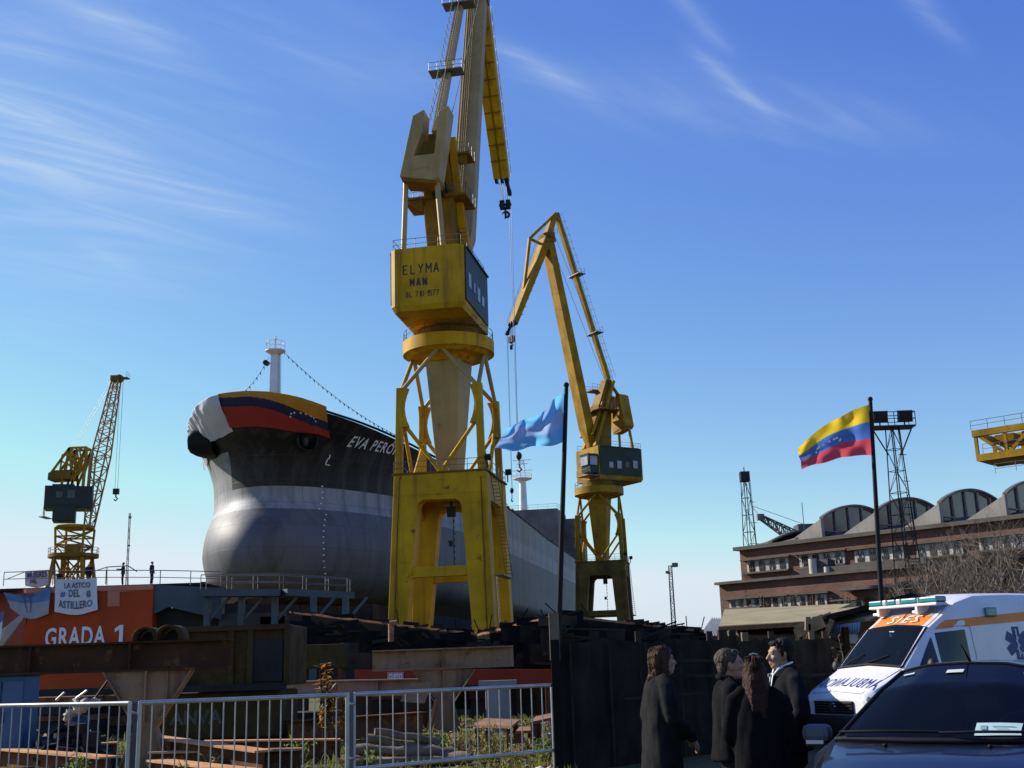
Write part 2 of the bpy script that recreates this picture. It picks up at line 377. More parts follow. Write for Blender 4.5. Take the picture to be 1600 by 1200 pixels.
# grass of the yard: tufts of blades, denser behind the fence
rg = random.Random(5); gb = MB()
M['grass'] = mat('grass_blades', (0.20, 0.21, 0.045), 0.7, spec=.1, var=0.5, scale=0.8, col2=(0.30, 0.24, 0.10), translucent=(0.14, 0.17, 0.03))
for i in range(15000):
    y = 12.5 + 26 * rg.random() ** 1.5
    x = rg.uniform(-0.47, 0.045) * y
    if noise.noise(Vector((x * .35, y * .35, 3))) < -0.12 and rg.random() < .85: continue
    h = rg.uniform(.05, .2) * (1.5 if noise.noise(Vector((x * .6, y * .6, 9))) > .25 else 1); t = rg.uniform(0, PI)
    dx, dy = math.cos(t), math.sin(t); wd = rg.uniform(.006, .013) * (1 + y / 40); lx, ly = rg.gauss(0, .4) * h, rg.gauss(0, .4) * h
    gb.add([(x - dx * wd, y - dy * wd, 0), (x + dx * wd, y + dy * wd, 0), (x + lx * .4 + dx * wd * .7, y + ly * .4 + dy * wd * .7, h * .6),
            (x + lx, y + ly, h), (x + lx * .4 - dx * wd * .7, y + ly * .4 - dy * wd * .7, h * .6)], [(0, 1, 2, 3, 4)])
tag(gb.build('grass', M['grass']), 'patchy short grass growing across the yard behind the grey railings', 'grass', kind='stuff')
# ---------------------------------------------------------------- helpers for steelwork
def railing(mb, pts, h=1.05, step=1.6, r=0.03, mid=True, closed=False):
    pts = [Vector(p) for p in pts]
    if closed: pts = pts + [pts[0]]
    up = Vector((0, 0, h))
    for a, b in zip(pts, pts[1:]):
        mb.tube(a + up, b + up, r, n=5)
        if mid: mb.tube(a + up * .5, b + up * .5, r * .8, n=4)
        n = max(1, int((b - a).length / step))
        for i in range(n + 1):
            p = a.lerp(b, i / n); mb.tube(p, p + up, r, n=4)
def ladder(mb, a, b, w=0.5, side=(1, 0, 0), step=0.4, r=0.03):
    a, b = Vector(a), Vector(b); s = Vector(side).normalized() * w / 2
    mb.tube(a - s, b - s, r, n=4); mb.tube(a + s, b + s, r, n=4)
    n = int((b - a).length / step)
    for i in range(1, n):
        p = a.lerp(b, i / n); mb.tube(p - s, p + s, r * .8, n=4)
def lattice(mb, A, B, n, rc, rb):
    """square lattice between two lists of four corner points, n bays"""
    A = [Vector(p) for p in A]; B = [Vector(p) for p in B]
    for a, b in zip(A, B): mb.tube(a, b, rc, n=5)
    for i in range(n):
        for k in range(4):
            k2 = (k + 1) % 4
            p0 = A[k].lerp(B[k], i / n); p1 = A[k2].lerp(B[k2], i / n)
            q0 = A[k].lerp(B[k], (i + 1) / n); q1 = A[k2].lerp(B[k2], (i + 1) / n)
            mb.tube(q0, q1, rb, n=4)
            if (i + k) % 2: mb.tube(p0, q1, rb, n=4)
            else: mb.tube(p1, q0, rb, n=4)

GLYPH = {'E': [((0, 0), (0, 1)), ((0, 1), (.55, 1)), ((0, .52), (.42, .52)), ((0, 0), (.55, 0))], 'L': [((0, 0), (0, 1)), ((0, 0), (.52, 0))], 'Y': [((0, 1), (.3, .5)), ((.6, 1), (.3, .5)), ((.3, .5), (.3, 0))],
         'M': [((0, 0), (0, 1)), ((0, 1), (.35, .4)), ((.35, .4), (.7, 1)), ((.7, 1), (.7, 0))], 'A': [((0, 0), (.32, 1)), ((.32, 1), (.64, 0)), ((.12, .32), (.52, .32))], 'N': [((0, 0), (0, 1)), ((0, 1), (.6, 0)), ((.6, 0), (.6, 1))],
         'B': [((0, 0), (0, 1)), ((0, 1), (.4, .97)), ((.4, .97), (.42, .55)), ((0, .52), (.45, .5)), ((.47, .5), (.47, .03)), ((0, 0), (.47, .03))], '7': [((0, 1), (.5, 1)), ((.5, 1), (.15, 0))], '1': [((.12, .8), (.3, 1)), ((.3, 1), (.3, 0))],
         '0': [((0, .15), (0, .85)), ((0, .85), (.15, 1)), ((.15, 1), (.35, 1)), ((.35, 1), (.5, .85)), ((.5, .85), (.5, .15)), ((.5, .15), (.35, 0)), ((.35, 0), (.15, 0)), ((.15, 0), (0, .15))], '9': [((0, .6), (0, 1)), ((0, 1), (.5, 1)), ((.5, 1), (.5, 0)), ((.5, 0), (.05, 0)), ((0, .55), (.5, .55))],
         '-': [((.05, .5), (.35, .5))], ' ': []}
def stencil(mb, body, size, u0, v0, z, adv, wt):
    """hand painted stroke letters on the plane v = v0"""
    k = 0; rr = random.Random(len(body))
    for c in body:
        j = rr.uniform(-.02, .02) * size
        for (x0, y0), (x1, y1) in GLYPH[c]:
            k += 1; a = Vector((u0 + x0 * size * .8, 0, z + y0 * size + j)); b = Vector((u0 + x1 * size * .8, 0, z + y1 * size + j)); d = (b - a).normalized(); n = Vector((-d.z, 0, d.x)) * wt; e = d * wt * .8; o = Vector((0, v0 - .02 - k * .0004, 0))
            mb.poly([a - e - n + o, b + e - n + o, b + e + n + o, a - e + n + o])
        u0 += adv * size * (.35 if c in '1- ' else .62)
def harbour_crane(loc, yaw, upyaw, label, head, tip, foot, cwdz, texts, group, rope_to, aux, tail=5.6, buff=True, paint='yellow', base=None):
    """double-link level luffing crane on a four legged portal"""
    R = thing('harbour_crane', label, 'crane', loc, yaw, group)
    Y_, BF, BR = M[paint], (M['buff'] if buff else M[paint]), M['brown']
    zt = 18.2
    # portal: one bent frame in front, one behind
    outl = [(-4.95, 0), (-4.08, zt), (4.2, zt), (4.75, 0), (3.0, 0), (1.95, 15.2), (1.8, 15.6), (1.4, 15.85), (-1.5, 15.9), (-1.85, 15.65), (-2.0, 15.2), (-3.6, 0)]
    for v0, v1 in ((-4.6, -3.1), (3.1, 4.6)):
        m = MB(); m.prism([(u, v0, z) for u, z in outl], (0, v1 - v0, 0)); m.build('portal_frame', M[base or paint], R, bevel=.06)
    for u in (-3.72, 3.78):
        m = MB(); m.prism([(u - .32, -3.1, zt - .02), (u - .32, -3.1, 15.0), (u - .32, -2.3, 15.9), (u - .32, 2.3, 15.9), (u - .32, 3.1, 15.0), (u - .32, 3.1, zt - .02)], (.64, 0, 0)); m.build('side_beam', M[base or paint], R)
    for v in (-3.85, 3.85):
        m = MB(); m.bar((-3.0, v, 9.7), (2.5, v, 9.7), .9, .85); m.build('cross_beam', M[base or paint], R)
    m = MB(); m.box((0.06, 0, zt + .08), (8.6, 9.4, .15)); dk = m.build('deck', BR, R)
    m = MB(); railing(m, [(-4.1, -4.5, zt + .16), (4.2, -4.5, zt + .16), (4.2, 4.5, zt + .16), (-4.1, 4.5, zt + .16)], 1.0, 1.5, .03, True, True); m.build('railing', M['railing'], dk)
    m = MB()
    ladder(m, (4.9, -2.6, .3), (4.5, -2.3, 9.2), .6, (0, 1, 0), .35, .035); ladder(m, (4.75, 2.2, 9.4), (4.45, -2.2, 18.2), .6, (1, 0, 0), .35, .035)
    m.box((4.75, 0, 9.3), (.8, 5.2, .08)); m.build('ladder', M['railing'], R)
    # chain block hanging in the portal, lamps and conduits
    m = MB(); m.tube((.6, -2.6, 15.4), (.6, -2.6, 18.1), .1); m.box((.6, -2.6, 15.0), (.7, .5, .9))
    for k in range(16): m.box((.75 + .05 * (k % 2), -2.6, 14.4 - k * .27), (.12 if k % 2 else .05, .05 if k % 2 else .12, .24))
    m.box((.5, -2.6, 12.2), (.35, .3, .5)); m.build('chain_hoist', M['dark'], R)
    m = MB(); m.path([(-4.3, -4.66, .6), (-3.62, -4.66, 17.6), (-3.4, -4.66, 18.1)], .06, 6); m.path([(4.05, -4.66, 1.0), (3.75, -4.66, 17.7)], .05, 6); m.box((-4.0, -4.72, 2.2), (.5, .18, .7)); m.box((3.95, -4.72, 3.6), (.35, .16, .5)); m.build('conduit', M['brown'], R)
    for u, v in ((4.3, -4.4), (4.5, 4.2)):
        m = MB(); m.tube((u, v, zt + .2), (u, v, zt + 1.0), .06); m.box((u + .1, v - .1, zt + 1.15), (.55, .3, .5), M=Matrix.Rotation(rad(35), 3, 'X')); m.build('lamp', M['dark'], R)
    for v in (-4.62, 4.62):
        m = MB()
        for z, ua, ub, uc, ud in ((5.0, -4.68, -3.05, 2.6, 4.62), (10.6, -4.42, -2.52, 2.28, 4.45), (16.4, -4.15, 4.28, 0, 0)):
            m.box(((ua + ub) / 2, v, z), (ub - ua, .05, .1))
            if ud: m.box(((uc + ud) / 2, v, z), (ud - uc, .05, .1))
        m.build('weld_band', M[base or paint], R)
    # bogies under the legs
    for u in (-4.3, 3.9):
        for v in (-3.85, 3.85):
            m = MB(); m.box((u, v, .45), (1.9, 2.6, .6))
            for dv in (-.8, 0, .8): m.tube((u - .7, v + dv, .35), (u + .7, v + dv, .35), .34, n=12)
            m.build('wheel_bogie', M['dark'], R)
    # open frame between portal and slewing ring
    ring = 4.28; zr = 30.0; node = {'f': (0, -3.4), 'b': (0, 3.4), 'l': (-3.4, 0), 'r': (3.4, 0)}
    for su, sv, e in ((-1, -1, 'fl'), (1, -1, 'fr'), (-1, 1, 'bl'), (1, 1, 'br')):
        u, v = 3.75 * su, 4.1 * sv
        m = MB(); m.bar((u, v, zt + .15), (u * .96, v * .97, 26.2), .62, .62, up=(0, 1, 0)); po = m.build('corner_post', Y_, R, bevel=.04)
        g = MB()   # curved gusset towards the column
        for dx, dy in ((-su, 0), (0, -sv)):
            pr = []
            for k in range(7):
                z = 22.6 + 3.5 * k / 6; pr.append((z, .15 + .45 * (abs(k - 3) / 3) ** 1.8))
            base = Vector((u * .97 - su * .25 * abs(dx), v * .98 - sv * .25 * abs(dy), 0))
            q = [base + Vector((0, 0, 22.6))] + [base + Vector((dx * w_, dy * w_, z)) for z, w_ in pr] + [base + Vector((0, 0, 26.1))]
            th = Vector((dy, dx, 0)) * .22; g.prism([p - th for p in q], th * 2)
        g.build('gusset', Y_, po)
        for k in e:
            nu, nv = node[k]
            m = MB(); m.tube((u * .95, v * .96, 25.9), (nu, nv, zr + .1), .2, n=8); m.build('strut', BF, R)
            m = MB(); m.tube((u * .9, v * .93, 23.0), (nu * 1.05, nv * 1.15, zt + .2), .18, n=8); m.build('strut', Y_, R)
    # tapered column, slewing ring
    m = MB(Matrix.Rotation(rad(-9), 4, 'Z')); a, b = .75, 1.68
    m.hexa([(-a, -a, zt - 2.3), (a, -a, zt - 2.3), (a, a, zt - 2.3), (-a, a, zt - 2.3), (-b, -b, 29.3), (b, -b, 29.3), (b, b, 29.3), (-b, b, 29.3)])
    m.build('column', BF, R, bevel=.05)
    m = MB(); m.disc((0, 0, 29.2), 2.0, .55, 32, 0, 2.7); m.disc((0, 0, 29.72), 3.6, .3, 36, 0, ring - .2); m.disc((0, 0, 30.0), ring, 1.2, 48); sr = m.build('slewing_platform', Y_, R, sharp=35)
    m = MB(); railing(m, [(4.2 * math.cos(k * PI / 10), 4.2 * math.sin(k * PI / 10), 31.2) for k in range(20)], .95, 2, .03, True, True); m.build('railing', M['railing'], sr)
    m = MB(); m.disc((0, 0, 31.15), 2.9, 1.2, 32); m.build('turntable', BR, R, sharp=35)
    # ---- everything above slews
    T = Matrix.Rotation(upyaw - yaw, 4, 'Z')
    B = lambda: MB(T)
    h0, h1, v0, v1, uu = 32.35, 38.15, -7.6, 2.2, 3.35
    c = .45; m = B()
    plan = [(-uu, v0 + c), (-uu + c, v0), (uu - c, v0), (uu, v0 + c), (uu, v1), (-uu, v1)]
    m.prism([(u, v, h0 + .45) for u, v in plan], (0, 0, h1 - h0 - .45))
    lo = [(u * (.93 if v < 0 else 1), v * (.97 if v < 0 else 1), h0) for u, v in plan]
    n = len(plan); hi = [(u, v, h0 + .45) for u, v in plan]
    m.poly(lo)
    for i in range(n): m.quad(lo[i], lo[(i + 1) % n], hi[(i + 1) % n], hi[i])
    mh = m.build('machine_house', Y_, R, merge=.001)
    for s in (-1, 1):
        m = B(); x = s * (uu + .06)
        m.box((x, (v0 + v1) / 2 + .2, h0 + 3.3), (.14, v1 - v0 - .9, 5.0)); wp = m.build('side_wall', M['teal'], mh)
        for k in range(4):
            f = B(); vv = v0 + 2.0 + k * 1.75; f.box((s * (uu + .15), vv, h0 + 2.9 - .12 * k), (.06, .95 - .1 * (k % 2), 1.35 - .35 * (k % 2)))
            f.build('window', M['windowpale'] if k != 1 else M['windowdark'], wp)
        m = B(); m.box((s * (uu + .12), (v0 + v1) / 2 + .4, h0 + 5.75), (.3, v1 - v0 - 1.2, .16)); m.build('gutter', M['teal'], mh)
    m = B(); railing(m, [(-uu + .2, v0 + .3, h1), (uu - .2, v0 + .3, h1), (uu - .2, v1 - .2, h1)], 1.0, 2.0, .03); railing(m, [(-uu + .2, v0 + .3, h1), (-uu + .2, v1 - .2, h1)], 1.0, 2.0, .03)
    m.build('railing', M['railing'], mh)
    if texts:
        for s_, size, u0, z, sp, bold, sh in texts: m = B(); stencil(m, s_, size, u0, v0, z, sp, bold); m.build('lettering', M['letter'], mh)
    # driver's cab and boom brackets on the boom side
    m = B(); m.hexa([(-uu, v1 + .1, h0 + .9), (-.8, v1 + .1, h0 + .9), (-.8, v1 + 1.8, h0 + 1.2), (-uu, v1 + 1.8, h0 + 1.2), (-uu, v1 + .1, h0 + 4.3), (-.8, v1 + .1, h0 + 4.3), (-.8, v1 + 2.2, h0 + 4.3), (-uu, v1 + 2.2, h0 + 4.3)])
    cb = m.build('cab', M['teal'], R)
    f = B(); f.box((-2.05, v1 + 2.12, h0 + 3.1), (2.1, .12, 1.5)); f.box((-uu - .02, v1 + 1.1, h0 + 3.1), (.1, 1.5, 1.5)); f.build('window', M['windowpale'], cb)
    m = B(); m.box((-1.9, v1 + 1.3, h0 + .5), (3.4, 2.8, .12)); railing(m, [(-3.5, v1 + .2, h0 + .56), (-3.5, v1 + 2.6, h0 + .56), (-.3, v1 + 2.6, h0 + .56)], 1.0, 1.2, .03); m.build('cab_balcony', M['railing'], R)
    # tower (A-frame) on the house
    m = B(); m.hexa([(-1.15, -2.3, h1), (1.15, -2.3, h1), (1.15, .6, h1), (-1.15, .6, h1), (-1.45, -2.6, 46), (1.35, -2.6, 46), (1.35, .2, 46), (-1.45, .2, 46)])
    m.hexa([(-1.3, -2.6, 46), (1.2, -2.6, 46), (1.2, .0, 46), (-1.3, .0, 46), (-.9, -3.6, 51), (.9, -3.6, 51), (.9, -2.2, 51), (-.9, -2.2, 51)])
    m.build('tower', BR, R)
    for s in (-1, 1):
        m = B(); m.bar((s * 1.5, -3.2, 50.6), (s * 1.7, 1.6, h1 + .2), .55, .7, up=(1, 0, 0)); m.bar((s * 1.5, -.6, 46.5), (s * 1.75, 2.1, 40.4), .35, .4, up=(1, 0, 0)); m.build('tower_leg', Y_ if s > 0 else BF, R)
    for z, ua, ub, va, vb in ((44.9, -3.5, 2.7, -3.0, 1.0), (49.2, .8, 3.0, -2.6, -.2)):
        m = B(); m.box(((ua + ub) / 2, (va + vb) / 2, z), (ub - ua, vb - va, .22))
        m.prism([(ua + .1, va + .2, z - .1), (ua + 1.9, va + .2, z - 1.3), (ua + 1.9, va + .2, z - .1)], (0, .15, 0)); pf = m.build('platform', BR, R)
        m = B(); railing(m, [(ua, vb, z + .1), (ua, va, z + .1), (ub, va, z + .1), (ub, vb, z + .1)], 1.0, .9, .03); m.build('railing', M['railing'], pf)
    m = B(); ladder(m, (1.9, .2, h1), (1.6, -.6, 44.8), .7, (1, 0, 0), .38, .035); ladder(m, (-1.95, -2.2, 45), (-1.3, -3.0, 51), .5, (1, 0, 0), .4, .03); m.build('ladder', M['railing'], R)
    m = B(); m.tube((.6, -2.9, 45.3), (-.5, -2.9, 45.3), .55, n=14); m.tube((.9, -2.9, 45.2), (.9, -4.6, 46.3), .12, n=6); m.build('luffing_gear', M['dark'], R)
    # movable counterweight: U shaped box with two horns
    V = -6.4; d = cwdz
    U = [(-3.3, 45.7), (-1.95, 51.6), (-.85, 52.1), (-1.05, 49.9), (-1.9, 47.6), (.05, 47.6), (.55, 51.75), (1.5, 52.2), (1.05, 49.1), (.4, 45.3), (0, 45.0)]
    cu = .55; U = [(u + cu, V + (z - 45) * -.02, z + d) for u, z in U]
    m = B(); m.prism(U, (0, 2.1, 0)); cw = m.build('counterweight', BF, R, bevel=.05)
    m = B(); m.box((-.8 + cu, V + 1.5, 48.5 + d), (1.9, .9, 1.9)); m.build('counterweight_arm', BR, cw)
    m = B(); m.hexa([(-3.2 + cu, V + .1, 45.7 + d), (.1 + cu, V + .1, 45.1 + d), (.4 + cu, V + 2, 45.2 + d), (-3.2 + cu, V + 2, 45.7 + d), (-3.1 + cu, V + .2, 45.3 + d), (0 + cu, V + .2, 44.8 + d), (.3 + cu, V + 2, 44.7 + d), (-2.8 + cu, V + 2, 45 + d)]); m.build('counterweight_base', BR, cw)
    m = B(); m.prism([(-2.2 + cu, V - .06, 46.2 + d), (-.5 + cu, V - .06, 46.35 + d), (-.3 + cu, V - .06, 47.2 + d), (-1.8 + cu, V - .06, 47.1 + d)], (0, .04, 0)); m.build('hatch', BF, cw)
    for s, zb in ((-1, 45.4), (1, 45.0)):
        m = B(); m.tube((-2.4 if s < 0 else .6, V + .9, zb + d), (-2.55 if s < 0 else 1.2, V + .4, h1 - .05), .26, n=10); m.build('support_strut', BF, R)
    for s in (-1, 1):
        m = B(); m.bar((s * 1.0, V + 1.5, 51.2 + d), (s * 1.1, -2.6, 50.4), .3, .5); m.build('balance_beam', BR, R)
    # boom, tie rod and jib
    head, tip, foot = Vector(head), Vector(tip), Vector(foot)
    ax = (head - foot).normalized(); side = Vector((1, 0, 0)); nrm = side.cross(ax).normalized()
    if nrm.y > 0: nrm = -nrm           # towards the house
    m = B(); m.bar(foot, foot.lerp(head, .09), .95, 1.0, up=nrm, w2=2.35, h2=1.7); m.bar(foot.lerp(head, .09), head, 2.35, 1.7, up=nrm, w2=2.15, h2=1.35); bo = m.build('boom', BF, R, bevel=.05)
    m = B()
    for u in (-.75, -.5, -.28): m.tube(foot.lerp(head, .12) + nrm * 1.0 + side * u, foot.lerp(head, .97) + nrm * .85 + side * u, .07, n=6)
    ladder(m, foot.lerp(head, .12) + nrm * 1.05 + side * .1, foot.lerp(head, .97) + nrm * .9 + side * .1, .35, (1, 0, 0), .45, .025)
    m.build('pipework', BF, bo)
    m = B(); m.bar(head - ax * 1.2, head + ax * .6, 2.5, 2.0, up=nrm); m.tube(head - side * 1.7, head + side * 1.7, .45, n=14); railing(m, [head + side * 1.9 + nrm * 1.2, head - side * 1.9 + nrm * 1.2], 1, .8, .03); m.build('boom_head', BR, bo)
    jd = (tip - head).normalized(); jn = side.cross(jd).normalized()
    if jn.y > 0: jn = -jn
    tl = head - jd * tail
    m = B(); m.bar(head, tip, 2.3, 1.5, up=jn, w2=1.95, h2=1.0); m.bar(head, tl, 1.9, 1.3, up=jn, w2=.5, h2=.5); jb = m.build('jib', Y_, R, bevel=.04)
    m = B()
    for k in range(1, 11):
        p = head.lerp(tip, k / 11.2); m.bar(p - side * 1.0 + jn * .72, p + side * 1.0 + jn * .72, .1, .06, up=jn)
    m.bar(head + jn * .8, tip + jn * .56, .12, .1, up=jn); m.build('jib_rib', BR, jb)
    m = B(); kp = head.lerp(tip, .12) - jn * 3.0     # king post and stay behind the jib
    m.bar(tl, kp, .4, .5); m.bar(kp, head.lerp(tip, .62) - jn * .5, .45, .5); m.bar(kp, head.lerp(tip, .1) - jn * .5, .35, .4); m.build('jib_stay', BF, jb)
    m = B(); railing(m, [head.lerp(tip, .1) - jn * .8 + side * 1.2, tip - jn * .5 + side * 1.1], .8, 1.5, .02); m.build('railing', M['railing'], jb)
    m = B()
    for u in (-.7, 0, .7): m.tube(tip + side * (u - .14) + jd * .1, tip + side * (u + .14) + jd * .1, .55, n=16)
    m.bar(tip - jd * .3 + side * .45, tip + jd * 2.0 + side * .75, .35, .5); m.tube(tip + jd * 1.9 + side * .55, tip + jd * 1.9 + side * .95, .4, n=14); m.build('sheave_block', M['dark'], jb)
    a0 = Vector((0, -3.2, 51.2)); td = (tl - a0).normalized(); tn = side.cross(td).normalized()
    if tn.y > 0: tn = -tn
    m = B(); m.bar(a0, tl, .8, .75, up=tn); ti = m.build('tie_rod', BF, R)
    m = B(); L_ = (tl - a0).length
    ladder(m, a0 + tn * .6, tl + tn * .6, .45, (1, 0, 0), .45, .025)
    for off in (-.45, .3): m.tube(a0 + tn * 1.5 + side * off, tl + tn * 1.0 + side * off, .03, n=4)
    for k in range(1, int(L_ / 1.3)):
        p = a0 + td * (k * 1.3); m.tube(p + tn * .6 - side * .45, p + tn * 1.45 - side * .45, .025, n=4)
    for f_ in (.27, .62):
        p = a0.lerp(tl, f_); m.box(p + tn * .2, (3.4, 1.6, .12)); railing(m, [p + Vector((-1.7, -.8, .1)), p + Vector((1.7, -.8, .1))], 1, .8, .03)
    m.build('walkway', M['railing'], ti)
    m = B()
    for u in (-1.1, 1.1): m.tube(Vector((u, -3.4, 51)), head + side * u * .8 + nrm * 1.2, .04, n=4)
    m.build('luffing_rope', M['rope'], R)
    # hoisting ropes and hook
    hk = Vector((0, tip.y + .4, tip.z - rope_to))
    m = B()
    for u in (-.5, -.2, .15, .45): m.tube(tip + Vector((u, .4, -.3)), hk + Vector((u * .7, 0, .5)), .035, n=4)
    m.build('hoist_rope', M['rope'], R)
    m = B(); m.box(hk + Vector((-.38, 0, 0)), (.55, .6, 1.1)); m.box(hk + Vector((.38, 0, 0)), (.55, .6, 1.1)); m.tube(hk + Vector((-.75, 0, 0)), hk + Vector((.75, 0, 0)), .2)
    m.path([hk + Vector((0, 0, -.3)), hk + Vector((0, 0, -.95))] + [hk + Vector((.45 * math.sin(t) , 0, -1.35 - .42 * -math.cos(t) * -1)) for t in [0, .6, 1.2, 1.8, 2.5, 3.1, 3.8, 4.4]], [.14, .14] + [.16] * 6 + [.1, .06], 8)
    m.build('hook_block', M['dark'], R)
    if aux:
        ax0 = tip + jd * 1.9 + side * .75; hz = ax0.z - aux
        m = B()
        for u in (-.12, .16): m.tube(ax0 + Vector((u, 0, 0)), Vector((ax0.x + u * .3, ax0.y, hz)), .03, n=4)
        m.build('hoist_rope', M['rope'], R)
        m = B(); m.blob((ax0.x + .1, ax0.y, hz - .4), (.34, .34, .5), 10, 8); m.tube((ax0.x + .1, ax0.y, hz - .8), (ax0.x + .1, ax0.y, hz - 1.7), .07); m.path([(ax0.x + .1, ax0.y, hz - 1.7), (ax0.x + .38, ax0.y, hz - 2.0), (ax0.x + .1, ax0.y, hz - 2.3), (ax0.x - .18, ax0.y, hz - 2.1)], .10, 6)
        m.build('auxiliary_hook', M['dark'], R)
    return R
CR = 'yellow harbour cranes beside the slipway'
harbour_crane((-5.85, 104.3, 0), rad(-10), rad(-11), 'tallest yellow portal crane, black lettering on its house, in front of the ship', (0, 17.0, 78.6), (-.25, 29.5, 60.6), (.75, 2.4, 39.6), 0,
              [('ELYMA', .80, -2.1, 35.7, 1.42, .055, 0), ('MAN', .55, -1.45, 34.62, 1.75, .075, 0), ('BL 710-1977', .46, -1.85, 33.55, 1.18, .03, 0)], CR, 3.4, 33)
harbour_crane((14.6, 200, 0), rad(-10), rad(122), 'farther yellow portal crane right of the blue flag, its boom leaning left', (0, 8.9, 76.3), (0, 16.6, 59.2), (0, 1.4, 38.4), -3.4, None, CR, 3.0, 27, buff=False, paint='oldyellow', base='oldbrown')

# ---------------------------------------------------------------- lattice jib crane far left
def lattice_crane():
    Yd = 185; ms = Yd / F
    b = at(113, 900, Yd); R = thing('lattice_crane', 'yellow lattice boom crane with dark green machine house at the far left', 'crane', (b.x, Yd, 0), rad(-14))
    P = lambda x, y, v=0.0: at(x, y, Yd + v)
    y_, bw = M['oldyellow'], M['brown']
    zr = at(113, 867, Yd).z; cx, cyy = b.x, Yd
    m = MB()
    for sx in (-1, 1):
        for sy in (-1, 1):
            top = Vector((cx + sx * 2.2, cyy + sy * 2.2, zr - .6)); bt = Vector((cx + sx * 4.6, cyy + sy * 4.4, 0))
            m.bar(top, bt, .5, .5)
            m.tube(top.lerp(bt, .5), Vector((cx - sx * 2.2, top.y, zr - .6)), .16, n=6); m.tube(top.lerp(bt, .5), Vector((top.x, cyy - sy * 2.2, zr - .6)), .16, n=6)
    lattice(m, [(cx + a * 1.3, cyy + c * 1.3, 2) for a, c in ((-1, -1), (1, -1), (1, 1), (-1, 1))], [(cx + a * 1.3, cyy + c * 1.3, zr) for a, c in ((-1, -1), (1, -1), (1, 1), (-1, 1))], 7, .18, .12)
    m.build('portal', y_, R, world=True)
    m = MB(); m.disc((cx, cyy, zr - .5), 3.85, .55, 32); pf = m.build('slewing_platform', bw, R, world=True, sharp=35)
    m = MB(); railing(m, [(cx + 3.8 * math.cos(k * PI / 8), cyy + 3.8 * math.sin(k * PI / 8), zr + .05) for k in range(16)], 1.0, 1.6, .04, True, True); m.build('railing', M['railing'], pf, world=True)
    m = MB(); zt = at(113, 826, Yd).z
    lattice(m, [(cx + a * 2.1, cyy + c * 2.1, zr) for a, c in ((-1, -1), (1, -1), (1, 1), (-1, 1))], [(cx + a * 2.3, cyy + c * 2.3, zt) for a, c in ((-1, -1), (1, -1), (1, 1), (-1, 1))], 3, .2, .13)
    m.disc((cx, cyy, zt), 2.9, .4, 20); m.box((cx, cyy, zr + .8), (2.2, 2.2, 1.5)); m.build('slewing_column', y_, R, world=True)
    # machine house and lower cab
    h = Fr((cx - .6, cyy, 0), 18); z0, z1 = at(100, 797, Yd).z, at(100, 763, Yd).z
    m = MB(); m.hexa([h.w(u, v, z) for z in (z0, z1) for u, v in ((-4.2, -2.4), (3.0, -2.4), (3.0, 2.4), (-4.2, 2.4))]); m.box(h.w(-1.5, 0, z1 + .2), (3.4, 3, .4), M=Matrix.Rotation(rad(18), 3, 'Z')); mh = m.build('machine_house', M['teal'], R, world=True, bevel=.08)
    m = MB(); m.hexa([h.w(u, v, z) for z in (at(100, 818, Yd).z, z0 + .3) for u, v in ((-2.8, -3.1), (.6, -3.1), (.6, .5), (-2.8, .5))]); cb = m.build('cab', M['teal'], R, world=True, bevel=.1)
    m = MB(); m.box(h.w(-2.0, -2.46, z0 + 2.1), (1.0, .1, 1.0), M=Matrix.Rotation(rad(18), 3, 'Z')); m.box(h.w(-.2, -2.46, z0 + 2.2), (1.2, .1, 1.3), M=Matrix.Rotation(rad(18), 3, 'Z')); m.build('window', M['windowdark'], mh, world=True)
    m = MB()
    m.box(h.w(3.06, -.2, z0 + 2.0), (.1, 1.3, 1.3), M=Matrix.Rotation(rad(18), 3, 'Z')); m.build('window', M['windowpale'], mh, world=True)
    m = MB(); railing(m, [h.w(-4.2, -2.4, z0 - 1.4), h.w(-4.2, .6, z0 - 1.4)], 1.4, 1, .05); m.box(h.w(-3.9, -1, z0 - 1.45), (1, 3, .1)); m.build('balcony', M['railing'], R, world=True)
    # A-frame of lattice
    m = MB(); A = [P(103, 762, -1.3), P(103, 762, 1.3), P(132, 768, 1.3), P(132, 768, -1.3)]
    top1, top2 = P(113, 702), P(140, 701)
    for s in (-1.2, 1.2):
        o = Vector((0, s, 0)); t1, t2 = top1 + o, top2 + o
        for p, q, r in ((P(100, 762), t1, .2), (P(118, 762), t1, .2), (P(133, 770), t2, .24), (P(114, 764), t2, .2), (t1, t2, .2), (P(82, 744), t1, .2), (P(82, 744), P(116, 744), .2), (P(116, 744), t2, .2), (P(100, 722), P(122, 735), .14), (P(122, 735), P(116, 702), .14), (P(102, 712), P(131, 718), .14), (P(131, 718), P(128, 702), .14), (P(97, 745), P(102, 713), .14), (P(126, 745), P(134, 720), .14)):
            m.bar(Vector((p.x, p.y, p.z)) + (o if p not in (t1, t2) else Vector()), Vector(q) + (o if q not in (t1, t2) else Vector()), r * 2 * .8)
    for k in range(5):
        p = top1.lerp(top2, k / 4); m.tube(p - Vector((0, 1.2, 0)), p + Vector((0, 1.2, 0)), .1, n=4)
    m.build('tower_frame', y_, R, world=True)
    m = MB(); q = [P(80, 752), P(81, 741), P(92, 737), P(117, 736), P(115, 750)]; m.prism([p + Vector((0, -1.5, 0)) for p in q], (0, 3, 0)); m.build('counterweight', bw, R, world=True)
    # boom
    f0, md, tp = P(139, 826), P(157, 715), P(182, 592)
    m = MB()
    def sec(p, hw, hd): return [(p.x - hw, p.y - hd, p.z - .25 * hw), (p.x + hw, p.y - hd, p.z + .25 * hw), (p.x + hw, p.y + hd, p.z + .25 * hw), (p.x - hw, p.y + hd, p.z - .25 * hw)]
